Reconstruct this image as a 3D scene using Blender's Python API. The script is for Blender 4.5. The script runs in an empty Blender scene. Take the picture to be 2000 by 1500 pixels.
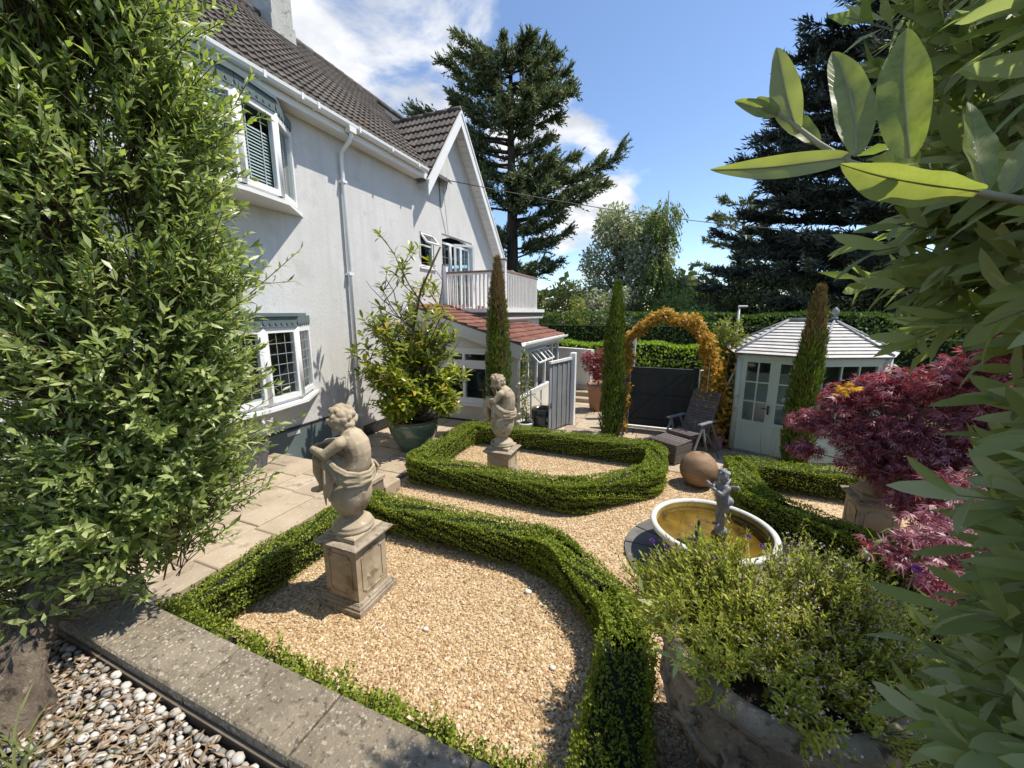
import bpy, bmesh, math, random
import numpy as np
from mathutils import Vector, Matrix
R = math.radians
random.seed(11)
rng = np.random.default_rng(11)
scene = bpy.context.scene
C = scene.collection

# ------------------------------------------------------------------ camera
# x runs out from the house wall into the garden, y runs along the house wall, z up; gravel at z = 0
cam_d = bpy.data.cameras.new('camera')
cam = bpy.data.objects.new('camera', cam_d)
C.objects.link(cam)
cam.location = (0, 0, 2.6)
cam.rotation_euler = (R(90) - math.atan(140 / 750), 0, R(21.9))
cam_d.sensor_width = 36
cam_d.lens = 13.5
cam_d.clip_start = 0.02
cam_d.clip_end = 2000
scene.camera = cam

# ------------------------------------------------------------------ sky and sun
SUN = Vector((0.48, 0.22, 1.0)).normalized()
world = bpy.data.worlds.new('World')
scene.world = world
world.use_nodes = True
wn = world.node_tree
wn.nodes.clear()
def wnode(t, **k):
    n = wn.nodes.new(t)
    for a, b in k.items():
        setattr(n, a, b)
    return n
w_out = wnode('ShaderNodeOutputWorld')
w_bg = wnode('ShaderNodeBackground')
w_bg.inputs[1].default_value = 0.13
w_sky = wnode('ShaderNodeTexSky', sky_type='NISHITA')
w_sky.sun_disc = False
w_sky.sun_elevation = math.asin(SUN.z)
w_sky.sun_rotation = math.atan2(SUN.x, SUN.y)
w_sky.altitude = 900
w_sky.air_density = 1.0
w_sky.dust_density = 0.5
w_sky.ozone_density = 3.0
w_tc = wnode('ShaderNodeTexCoord')
w_sep = wnode('ShaderNodeSeparateXYZ')
wn.links.new(w_tc.outputs['Generated'], w_sep.inputs[0])
def wmath(op, a, b=None, c=None, clamp=False):
    n = wnode('ShaderNodeMath', operation=op, use_clamp=clamp)
    for i, v in enumerate((a, b, c)):
        if v is None: continue
        if isinstance(v, (int, float)): n.inputs[i].default_value = v
        else: wn.links.new(v, n.inputs[i])
    return n.outputs[0]
# cumulus: noise on a flat cloud layer, gathered in a few banks of cloud
den = wmath('MAXIMUM', wmath('ADD', w_sep.outputs[2], 0.22), 0.05)
w_com = wnode('ShaderNodeCombineXYZ')
wn.links.new(wmath('DIVIDE', w_sep.outputs[0], den), w_com.inputs[0])
wn.links.new(wmath('DIVIDE', w_sep.outputs[1], den), w_com.inputs[1])
w_n = wnode('ShaderNodeTexNoise')
w_n.inputs['Scale'].default_value = 2.6
w_n.inputs['Detail'].default_value = 9
w_n.inputs['Roughness'].default_value = 0.58
w_n.inputs['Distortion'].default_value = 0.25
wn.links.new(w_com.outputs[0], w_n.inputs['Vector'])
bank = None
for dx, dy, dz, cosw, amp in ((-0.66, 0.56, 0.50, 0.90, 0.30), (-0.28, 0.89, 0.37, 0.985, 0.24), (-0.19, 0.95, 0.24, 0.985, 0.30),
                              (-0.05, 0.97, 0.25, 0.997, 0.14), (-0.12, 0.985, 0.13, 0.99, 0.16), (-0.9, 0.2, 0.35, 0.86, 0.26),
                              (-0.3, -0.8, 0.5, 0.85, 0.24), (0.9, -0.35, 0.25, 0.9, 0.22)):
    v = Vector((dx, dy, dz)).normalized()
    dot = wnode('ShaderNodeVectorMath', operation='DOT_PRODUCT')
    wn.links.new(w_tc.outputs['Generated'], dot.inputs[0])
    dot.inputs[1].default_value = v
    mr = wnode('ShaderNodeMapRange', interpolation_type='SMOOTHSTEP')
    mr.inputs['From Min'].default_value = cosw
    mr.inputs['From Max'].default_value = 1.0
    mr.inputs['To Max'].default_value = amp
    wn.links.new(dot.outputs['Value'], mr.inputs['Value'])
    bank = mr.outputs[0] if bank is None else wmath('MAXIMUM', bank, mr.outputs[0])
w_mask = wnode('ShaderNodeMapRange', interpolation_type='SMOOTHSTEP')
w_mask.inputs['From Min'].default_value = 0.62
w_mask.inputs['From Max'].default_value = 0.80
wn.links.new(wmath('ADD', w_n.outputs['Fac'], bank), w_mask.inputs['Value'])
w_n2 = wnode('ShaderNodeTexNoise')
w_n2.inputs['Scale'].default_value = 5.0
w_n2.inputs['Detail'].default_value = 7
wn.links.new(w_com.outputs[0], w_n2.inputs['Vector'])
w_cr = wnode('ShaderNodeValToRGB')
w_cr.color_ramp.elements[0].position = 0.36
w_cr.color_ramp.elements[0].color = (3.2, 3.4, 3.75, 1)
w_cr.color_ramp.elements[1].position = 0.60
w_cr.color_ramp.elements[1].color = (5.0, 5.05, 5.15, 1)
wn.links.new(w_n2.outputs['Fac'], w_cr.inputs[0])
w_mix = wnode('ShaderNodeMix', data_type='RGBA')
wn.links.new(w_mask.outputs[0], w_mix.inputs['Factor'])
wn.links.new(w_sky.outputs[0], w_mix.inputs['A'])
wn.links.new(w_cr.outputs[0], w_mix.inputs['B'])
wn.links.new(w_mix.outputs['Result'], w_bg.inputs[0])
wn.links.new(w_bg.outputs[0], w_out.inputs[0])

sun_d = bpy.data.lights.new('sun', 'SUN')
sun_d.energy = 3.8
sun_d.angle = R(0.55)
sun_d.color = (1.0, 0.93, 0.81)
sun = bpy.data.objects.new('sun', sun_d)
C.objects.link(sun)
sun.rotation_euler = SUN.to_track_quat('Z', 'Y').to_euler()
sun.location = (10, 5, 30)

scene.view_settings.view_transform = 'Standard'
scene.view_settings.look = 'None'
scene.view_settings.gamma = 1
scene.view_settings.use_curve_mapping = False
scene.view_settings.exposure = 0.74
scene.cycles.max_bounces = 7
scene.cycles.diffuse_bounces = 3
scene.cycles.glossy_bounces = 3
scene.cycles.transmission_bounces = 5
scene.cycles.transparent_max_bounces = 12
scene.cycles.caustics_reflective = False
scene.cycles.caustics_refractive = False
scene.cycles.use_denoising = True

# ------------------------------------------------------------------ materials
def ramp(nt, fac, cols, pos=None):
    n = nt.nodes.new('ShaderNodeValToRGB')
    e = n.color_ramp.elements
    k = len(cols)
    pos = pos or [i / (k - 1) if k > 1 else 0 for i in range(k)]
    while len(e) < k: e.new(0.5)
    for i in range(k):
        e[i].position = pos[i]
        e[i].color = (*cols[i], 1)
    nt.links.new(fac, n.inputs[0])
    return n.outputs[0]
def new_mat(name):
    m = bpy.data.materials.new(name)
    m.use_nodes = True
    return m, m.node_tree, m.node_tree.nodes['Principled BSDF']
def noise(nt, vec, scale, detail=5, rough=0.6):
    n = nt.nodes.new('ShaderNodeTexNoise')
    n.inputs['Scale'].default_value = scale
    n.inputs['Detail'].default_value = detail
    n.inputs['Roughness'].default_value = rough
    nt.links.new(vec, n.inputs['Vector'])
    return n.outputs['Fac']
def mixc(nt, fac, a, b, mode='MIX'):
    n = nt.nodes.new('ShaderNodeMix')
    n.data_type = 'RGBA'
    n.blend_type = mode
    for s, v in (('Factor', fac), ('A', a), ('B', b)):
        if isinstance(v, (int, float)): n.inputs[s].default_value = v
        elif isinstance(v, tuple): n.inputs[s].default_value = (*v, 1)
        else: nt.links.new(v, n.inputs[s])
    return n.outputs['Result']
def rnd_value(nt, kind):
    if kind == 'object':
        return nt.nodes.new('ShaderNodeObjectInfo').outputs['Random']
    return nt.nodes.new('ShaderNodeNewGeometry').outputs['Random Per Island']
def surf(name, cols, scale=4, rough=0.7, bump=0.25, bscale=40, bdist=0.01, rnd=None, amount=0.35, spec=0.4, metal=0.0, spots=None, pos=None, stretch=None, coat=0.0, dots=None, streaks=None):
    """noise-mottled surface; rnd varies the tone from piece to piece; spots = (colour, scale, threshold) lichen, dirt"""
    m, nt, b = new_mat(name)
    g = nt.nodes.new('ShaderNodeNewGeometry')
    vec = g.outputs['Position']
    if stretch:
        mp = nt.nodes.new('ShaderNodeMapping')
        mp.inputs['Scale'].default_value = stretch
        nt.links.new(vec, mp.inputs['Vector'])
        vec = mp.outputs[0]
    col = ramp(nt, noise(nt, vec, scale), cols, pos or ([0.3, 0.7] if len(cols) == 2 else [0.25 + 0.5 * i / (len(cols) - 1) for i in range(len(cols))]))
    for sp in spots or ():
        f = ramp(nt, noise(nt, vec, sp[1], 8, 0.62), [(0, 0, 0), (1, 1, 1)], [sp[2] - 0.02, sp[2] + 0.06])
        col = mixc(nt, f, col, sp[0])
    if streaks:
        mp2 = nt.nodes.new('ShaderNodeMapping')
        mp2.inputs['Scale'].default_value = (5, 5, 0.4)
        nt.links.new(g.outputs['Position'], mp2.inputs['Vector'])
        f = ramp(nt, noise(nt, mp2.outputs[0], 1.6, 6, 0.6), [(0, 0, 0), (1, 1, 1)], [0.48, 0.72])
        col = mixc(nt, f, col, streaks)
    if dots:
        vo = nt.nodes.new('ShaderNodeTexVoronoi')
        vo.inputs['Scale'].default_value = dots[1]
        vo.inputs['Randomness'].default_value = 1.0
        nt.links.new(vec, vo.inputs['Vector'])
        sc_ = nt.nodes.new('ShaderNodeSeparateColor')
        nt.links.new(vo.outputs['Color'], sc_.inputs[0])
        th = nt.nodes.new('ShaderNodeMath'); th.operation = 'MULTIPLY'
        nt.links.new(sc_.outputs[0], th.inputs[0]); th.inputs[1].default_value = dots[2]
        ls = nt.nodes.new('ShaderNodeMath'); ls.operation = 'LESS_THAN'
        nt.links.new(vo.outputs['Distance'], ls.inputs[0]); nt.links.new(th.outputs[0], ls.inputs[1])
        mm = nt.nodes.new('ShaderNodeMath'); mm.operation = 'MULTIPLY'
        nt.links.new(ls.outputs[0], mm.inputs[0])
        nt.links.new(ramp(nt, noise(nt, vec, 3.0, 4), [(0, 0, 0), (1, 1, 1)], [0.42, 0.58]), mm.inputs[1])
        col = mixc(nt, mm.outputs[0], col, dots[0])
    if rnd:
        v = ramp(nt, rnd_value(nt, rnd), [(1 - amount,) * 3, (1, 0.97, 0.93), (1 + amount,) * 3])
        col = mixc(nt, 1.0, col, v, 'MULTIPLY')
    nt.links.new(col, b.inputs['Base Color'])
    b.inputs['Roughness'].default_value = rough
    b.inputs['Specular IOR Level'].default_value = spec
    b.inputs['Metallic'].default_value = metal
    b.inputs['Coat Weight'].default_value = coat
    if bump:
        bn = nt.nodes.new('ShaderNodeBump')
        bn.inputs['Strength'].default_value = bump
        bn.inputs['Distance'].default_value = bdist
        nt.links.new(noise(nt, vec, bscale, 6, 0.65), bn.inputs['Height'])
        nt.links.new(bn.outputs[0], b.inputs['Normal'])
    return m
def leafm(name, cols, trans=0.35, rough=0.42, spec=0.5, tcol=None, pos=None):
    """leaf: each leaf its own tone, light comes through"""
    m, nt, b = new_mat(name)
    col = ramp(nt, rnd_value(nt, 'island'), cols, pos)
    nt.links.new(col, b.inputs['Base Color'])
    b.inputs['Roughness'].default_value = rough
    b.inputs['Specular IOR Level'].default_value = spec
    t = nt.nodes.new('ShaderNodeBsdfTranslucent')
    nt.links.new(mixc(nt, 1.0, col, tcol or (1.5, 1.6, 0.7), 'MULTIPLY'), t.inputs['Color'])
    mx = nt.nodes.new('ShaderNodeMixShader')
    mx.inputs[0].default_value = trans
    nt.links.new(b.outputs[0], mx.inputs[1])
    nt.links.new(t.outputs[0], mx.inputs[2])
    nt.links.new(mx.outputs[0], nt.nodes['Material Output'].inputs['Surface'])
    return m
def glassm(name, tint=(0.9, 0.95, 0.95)):
    m, nt, b = new_mat(name)
    tr = nt.nodes.new('ShaderNodeBsdfTransparent')
    tr.inputs[0].default_value = (*tint, 1)
    gl = nt.nodes.new('ShaderNodeBsdfGlossy')
    gl.inputs['Roughness'].default_value = 0.02
    fr = nt.nodes.new('ShaderNodeFresnel')
    gm = nt.nodes.new('ShaderNodeNewGeometry')
    mr = nt.nodes.new('ShaderNodeMapRange')          # same reflectance on the way out as on the way in
    mr.inputs['To Min'].default_value = 1.5
    mr.inputs['To Max'].default_value = 1 / 1.5
    nt.links.new(gm.outputs['Backfacing'], mr.inputs['Value'])
    nt.links.new(mr.outputs[0], fr.inputs['IOR'])
    mx = nt.nodes.new('ShaderNodeMixShader')
    nt.links.new(fr.outputs[0], mx.inputs[0])
    nt.links.new(tr.outputs[0], mx.inputs[1])
    nt.links.new(gl.outputs[0], mx.inputs[2])
    nt.links.new(mx.outputs[0], nt.nodes['Material Output'].inputs['Surface'])
    return m

MT = {}
MT['render'] = surf('white_render', [(0.55, 0.545, 0.53), (0.625, 0.62, 0.605)], 1.2, 0.85, 0.5, 26, 0.012, spots=[((0.515, 0.51, 0.495), 2.1, 0.60), ((0.50, 0.495, 0.48), 0.6, 0.66)], streaks=(0.535, 0.528, 0.512))
MT['render2'] = surf('cream_render', [(0.58, 0.56, 0.50), (0.66, 0.64, 0.58)], 1.5, 0.85, 0.3, 40, 0.006)
MT['white'] = surf('white_paint', [(0.74, 0.74, 0.73), (0.80, 0.80, 0.79)], 3, 0.42, 0.05, 30)
MT['worn_white'] = surf('worn_white_paint', [(0.62, 0.60, 0.55), (0.74, 0.73, 0.70)], 9, 0.6, 0.2, 50, spots=[((0.30, 0.26, 0.20), 14, 0.66)])
MT['teal'] = surf('grey_teal_paint', [(0.10, 0.135, 0.14), (0.125, 0.16, 0.165)], 2, 0.6, 0.1, 30)
MT['plinth'] = surf('black_plinth', [(0.018, 0.018, 0.02), (0.03, 0.03, 0.032)], 3, 0.6, 0.2, 30)
MT['room_shade'] = surf('room_shade', [(0.02, 0.02, 0.022), (0.05, 0.045, 0.04)], 2.5, 0.9, 0)  # shade of the unlit interiors put into the colour
MT['lead'] = surf('leaded_strip', [(0.30, 0.31, 0.32), (0.36, 0.37, 0.38)], 5, 0.5, 0)
MT['glass'] = glassm('window_glass')
MT['tile'] = surf('brown_roof_tile', [(0.075, 0.065, 0.058), (0.125, 0.105, 0.092)], 3, 0.8, 0.4, 60, 0.006, rnd='object', amount=0.28, spots=[((0.22, 0.20, 0.17), 13, 0.68), ((0.19, 0.10, 0.055), 1.3, 0.64)])
MT['tile_stuff'] = surf('brown_roof_tile_far', [(0.075, 0.065, 0.058), (0.125, 0.105, 0.092)], 3, 0.8, 0.4, 60, 0.006, rnd='island', amount=0.28, spots=[((0.22, 0.20, 0.17), 13, 0.68), ((0.19, 0.10, 0.055), 1.3, 0.64)])
MT['redtile'] = surf('red_roof_tile', [(0.19, 0.085, 0.062), (0.27, 0.125, 0.09)], 5, 0.8, 0.4, 60, 0.006, rnd='object', amount=0.3, spots=[((0.34, 0.29, 0.22), 16, 0.66), ((0.10, 0.085, 0.07), 5, 0.66)])
MT['slate'] = surf('grey_slate', [(0.11, 0.105, 0.10), (0.17, 0.16, 0.15)], 5, 0.8, 0.4, 40, rnd='object', amount=0.2)
MT['chimney'] = surf('chimney_render', [(0.36, 0.36, 0.34), (0.52, 0.51, 0.48)], 3, 0.9, 0.6, 22, 0.02, spots=[((0.22, 0.22, 0.20), 6, 0.60)])
MT['paving'] = surf('stone_paving', [(0.31, 0.25, 0.18), (0.43, 0.36, 0.27)], 2.2, 0.85, 0.5, 18, 0.012, rnd='object', amount=0.14, spots=[((0.24, 0.19, 0.135), 6, 0.60), ((0.52, 0.45, 0.36), 30, 0.62)])
MT['edging'] = surf('shadow_edging', [(0.10, 0.078, 0.055), (0.17, 0.135, 0.095)], 12, 0.9, 0.4, 60)  # dark brown stands for the shadowed edge below the coping
MT['mortar'] = surf('sandy_mortar', [(0.13, 0.105, 0.075), (0.19, 0.155, 0.11)], 12, 0.9, 0.4, 60)
MT['coping'] = surf('coping_stone', [(0.165, 0.138, 0.10), (0.275, 0.235, 0.175)], 5, 0.88, 0.9, 60, 0.012, rnd='object', amount=0.12, spots=[((0.11, 0.095, 0.07), 28, 0.56), ((0.38, 0.345, 0.27), 45, 0.58)], dots=((0.50, 0.475, 0.41), 62, 0.36))
MT['stone'] = surf('weathered_cast_stone', [(0.30, 0.235, 0.155), (0.47, 0.39, 0.275)], 4, 0.82, 0.5, 70, 0.006, spots=[((0.21, 0.165, 0.105), 6, 0.58), ((0.53, 0.47, 0.36), 20, 0.62)])
MT['stone_dark'] = surf('lichened_cast_stone', [(0.225, 0.185, 0.135), (0.37, 0.31, 0.235)], 8, 0.88, 0.7, 45, 0.008, spots=[((0.12, 0.095, 0.068), 26, 0.58), ((0.46, 0.41, 0.32), 24, 0.62)])
MT['urn'] = surf('old_carved_stone', [(0.26, 0.215, 0.155), (0.44, 0.38, 0.29)], 7, 0.9, 1.0, 34, 0.035, spots=[((0.13, 0.105, 0.075), 12, 0.57), ((0.50, 0.45, 0.36), 22, 0.62)])
MT['leadfig'] = surf('lead_grey', [(0.10, 0.105, 0.115), (0.27, 0.275, 0.285)], 9, 0.5, 0.2, 40, spec=0.5, spots=[((0.42, 0.42, 0.42), 17, 0.68)])
MT['bowl'] = surf('pale_stone_bowl', [(0.52, 0.51, 0.47), (0.64, 0.63, 0.59)], 6, 0.6, 0.2, 50, spots=[((0.36, 0.32, 0.24), 11, 0.66)])
MT['algae'] = surf('algae_basin', [(0.13, 0.095, 0.022), (0.34, 0.245, 0.05)], 5, 0.8, 0.2, 20, spots=[((0.06, 0.05, 0.018), 6, 0.60), ((0.40, 0.31, 0.07), 9, 0.66)])
MT['terracotta'] = surf('stoneware_ball', [(0.185, 0.11, 0.055), (0.32, 0.205, 0.115)], 5, 0.7, 0.5, 90, 0.004, stretch=(1, 1, 3.5), spots=[((0.17, 0.11, 0.065), 8, 0.64)])
MT['pot_green'] = surf('green_glazed_pot', [(0.085, 0.135, 0.085), (0.15, 0.205, 0.135)], 4, 0.16, 0.05, 12, spec=0.6, coat=0.6, spots=[((0.10, 0.085, 0.05), 6, 0.66)])
MT['pot_rim'] = surf('brown_glazed_rim', [(0.15, 0.085, 0.055), (0.22, 0.13, 0.085)], 9, 0.35, 0.1, 30)
MT['pot_dark'] = surf('dark_glazed_pot', [(0.028, 0.034, 0.034), (0.05, 0.056, 0.054)], 5, 0.2, 0.05, 20, coat=0.4)
MT['pot_red'] = surf('clay_pot', [(0.28, 0.145, 0.09), (0.36, 0.20, 0.13)], 7, 0.8, 0.2, 40)
MT['planter'] = surf('galvanised_planter', [(0.06, 0.062, 0.068), (0.16, 0.16, 0.165)], 6, 0.5, 0.1, 20, stretch=(1, 1, 0.3))
MT['soil'] = surf('dark_soil', [(0.025, 0.018, 0.012), (0.06, 0.045, 0.03)], 14, 0.95, 0.8, 40, 0.03)
MT['wood_dark'] = surf('dark_gate_paint', [(0.030, 0.033, 0.033), (0.042, 0.046, 0.045)], 3, 0.55, 0.15, 30, stretch=(1, 1, 0.2), rnd='object', amount=0.15)
MT['wood_grey'] = surf('weathered_grey_board', [(0.17, 0.185, 0.20), (0.27, 0.285, 0.30)], 6, 0.8, 0.3, 40, stretch=(4, 4, 0.3), rnd='object', amount=0.2, spots=[((0.08, 0.085, 0.09), 9, 0.62)])
MT['sage'] = surf('sage_green_paint', [(0.40, 0.475, 0.41), (0.46, 0.53, 0.46)], 2.5, 0.55, 0.1, 30, rnd='object', amount=0.06)
MT['roofboard'] = surf('silvered_roof_board', [(0.43, 0.42, 0.40), (0.60, 0.59, 0.57)], 5, 0.55, 0.2, 40, rnd='object', amount=0.1, spots=[((0.30, 0.28, 0.25), 9, 0.64)])
MT['leadroll'] = surf('grey_lead_roll', [(0.20, 0.21, 0.22), (0.30, 0.31, 0.32)], 5, 0.5, 0.1, 30)
MT['rattan'] = surf('grey_brown_rattan', [(0.075, 0.062, 0.058), (0.15, 0.13, 0.125)], 40, 0.6, 0.3, 120, rnd='object', amount=0.2)
MT['alu'] = surf('grey_plastic_frame', [(0.17, 0.175, 0.175), (0.25, 0.25, 0.245)], 5, 0.45, 0)
MT['pink'] = surf('pink_enamel', [(0.50, 0.26, 0.31), (0.60, 0.33, 0.38)], 4, 0.4, 0.05, 30)
MT['cane'] = surf('dry_cane', [(0.30, 0.21, 0.11), (0.46, 0.34, 0.19)], 12, 0.7, 0.2, 50, rnd='object')
MT['handrail'] = surf('weathered_handrail', [(0.21, 0.13, 0.09), (0.32, 0.21, 0.15)], 9, 0.7, 0.2, 50, stretch=(1, 0.3, 1))
MT['iron'] = surf('dark_iron', [(0.03, 0.03, 0.03), (0.06, 0.055, 0.05)], 9, 0.6, 0.1, 40)
MT['galv'] = surf('galvanised_steel', [(0.42, 0.43, 0.44), (0.52, 0.53, 0.54)], 9, 0.45, 0.05, 40, metal=0.3)
MT['rust_slate'] = surf('dark_slate_paving', [(0.085, 0.087, 0.085), (0.16, 0.158, 0.15)], 6, 0.75, 0.4, 40, rnd='object', amount=0.18)
MT['ground'] = surf('garden_soil_and_grass', [(0.045, 0.06, 0.02), (0.09, 0.085, 0.045)], 0.7, 0.95, 0.6, 20, 0.03)
MT['bark'] = surf('grey_brown_bark', [(0.11, 0.08, 0.055), (0.27, 0.215, 0.155)], 7, 0.9, 1.0, 26, 0.05, stretch=(2, 2, 0.6), spots=[((0.07, 0.05, 0.035), 9, 0.55), ((0.34, 0.29, 0.22), 16, 0.62)])
MT['bark_dark'] = surf('dark_conifer_bark', [(0.035, 0.027, 0.021), (0.09, 0.07, 0.053)], 6, 0.9, 0.9, 14, 0.05, stretch=(2, 2, 0.4))
MT['twig'] = surf('brown_twig', [(0.08, 0.06, 0.035), (0.15, 0.115, 0.07)], 20, 0.8, 0.2, 60)
MT['olive_twig'] = surf('pale_olive_twig', [(0.20, 0.185, 0.12), (0.31, 0.29, 0.20)], 30, 0.7, 0.2, 60)
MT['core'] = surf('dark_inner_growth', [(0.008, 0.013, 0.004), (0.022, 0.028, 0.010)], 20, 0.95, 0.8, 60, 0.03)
MT['coredark'] = surf('dark_conifer_inner', [(0.006, 0.010, 0.007), (0.012, 0.016, 0.011)], 2, 0.95, 0.8, 5, 0.2)
MT['bushleaf'] = leafm('evergreen_bush_leaf', [(0.133, 0.182, 0.054), (0.226, 0.293, 0.08), (0.335, 0.405, 0.134), (0.467, 0.507, 0.25)], 0.38, 0.34, 0.45)
MT['boxleaf'] = leafm('box_leaf', [(0.101, 0.148, 0.016), (0.168, 0.228, 0.026), (0.255, 0.317, 0.042), (0.377, 0.404, 0.073)], 0.30, 0.5, 0.25)
MT['oliveleaf'] = leafm('silver_green_leaf', [(0.17, 0.217, 0.079), (0.231, 0.292, 0.108), (0.303, 0.355, 0.179), (0.413, 0.454, 0.303)], 0.42, 0.5, 0.3)
MT['magleaf'] = leafm('magnolia_leaf', [(0.108, 0.16, 0.019), (0.205, 0.245, 0.025), (0.332, 0.354, 0.043), (0.468, 0.344, 0.057)], 0.3, 0.28, 0.5, pos=[0, 0.45, 0.85, 0.98])
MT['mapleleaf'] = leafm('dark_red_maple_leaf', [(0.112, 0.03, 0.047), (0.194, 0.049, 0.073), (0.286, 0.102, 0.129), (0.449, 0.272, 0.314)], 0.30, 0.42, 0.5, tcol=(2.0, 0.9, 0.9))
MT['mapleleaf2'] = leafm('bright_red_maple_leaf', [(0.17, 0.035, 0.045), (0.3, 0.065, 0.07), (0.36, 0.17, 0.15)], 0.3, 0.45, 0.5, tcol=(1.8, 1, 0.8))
MT['orangeleaf'] = leafm('amber_climber_leaf', [(0.297, 0.254, 0.033), (0.484, 0.276, 0.033), (0.572, 0.342, 0.044), (0.396, 0.166, 0.033), (0.396, 0.386, 0.055)], 0.35, 0.5, 0.3, tcol=(1.3, 1.2, 0.8))
MT['cypleaf'] = leafm('cypress_spray', [(0.051, 0.096, 0.015), (0.107, 0.164, 0.022), (0.177, 0.23, 0.034), (0.236, 0.15, 0.046)], 0.22, 0.6, 0.2, pos=[0, 0.45, 0.86, 0.97])
MT['cypbrown'] = leafm('browned_cypress_spray', [(0.112, 0.086, 0.036), (0.245, 0.144, 0.069), (0.337, 0.202, 0.099), (0.143, 0.163, 0.05)], 0.1, 0.7, 0.2)
MT['conleaf'] = leafm('monterey_cypress_spray', [(0.066, 0.099, 0.053), (0.118, 0.16, 0.072), (0.194, 0.226, 0.103), (0.272, 0.272, 0.142)], 0.12, 0.6, 0.3)
MT['cedleaf'] = leafm('cedar_needle_spray', [(0.026, 0.038, 0.03), (0.044, 0.058, 0.043), (0.072, 0.088, 0.062), (0.1, 0.095, 0.06)], 0.08, 0.6, 0.3)
MT['paleleaf'] = leafm('silver_tree_leaf', [(0.17,0.195,0.115),(0.26,0.285,0.185),(0.36,0.38,0.27),(0.47,0.48,0.38)], 0.3, 0.5, 0.4)
MT['birchleaf'] = leafm('weeping_birch_leaf', [(0.119, 0.184, 0.053), (0.178, 0.248, 0.075), (0.255, 0.32, 0.105)], 0.35, 0.5, 0.4)
MT['darkleaf'] = leafm('dark_shrub_leaf', [(0.059, 0.085, 0.032), (0.104, 0.132, 0.052), (0.179, 0.167, 0.07)], 0.2, 0.55, 0.2)
MT['laurel'] = leafm('bright_laurel_leaf', [(0.14, 0.229, 0.018), (0.216, 0.326, 0.028), (0.316, 0.422, 0.045)], 0.35, 0.35, 0.5)
MT['hedgeleaf'] = leafm('dark_hedge_leaf', [(0.044, 0.088, 0.017), (0.076, 0.139, 0.024), (0.132, 0.206, 0.037)], 0.2, 0.55, 0.2)
MT['urnleaf'] = leafm('urn_shrub_leaf', [(0.184, 0.224, 0.033), (0.299, 0.347, 0.044), (0.437, 0.459, 0.066), (0.38, 0.347, 0.132)], 0.35, 0.5, 0.3)
MT['yellowleaf'] = leafm('yellow_green_shrub_leaf', [(0.15, 0.19, 0.03), (0.24, 0.26, 0.05), (0.32, 0.32, 0.09)], 0.35, 0.5, 0.4)
MT['whitepetal'] = leafm('white_petal', [(0.72, 0.68, 0.62), (0.80, 0.78, 0.72)], 0.3, 0.6, 0.2, tcol=(1, 1, 1))
MT['pinkpetal'] = leafm('faded_pink_petal', [(0.504, 0.408, 0.36), (0.624, 0.48, 0.456), (0.696, 0.624, 0.504)], 0.3, 0.6, 0.2, tcol=(1, 1, 1))
MT['purplepetal'] = leafm('violet_petal', [(0.17, 0.045, 0.42), (0.27, 0.09, 0.55)], 0.3, 0.6, 0.2, tcol=(1, 1, 1))
MT['yellowpetal'] = leafm('yellow_leaf', [(0.62, 0.36, 0.02), (0.72, 0.46, 0.03)], 0.3, 0.5, 0.3, tcol=(1, 1, 1))
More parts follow.
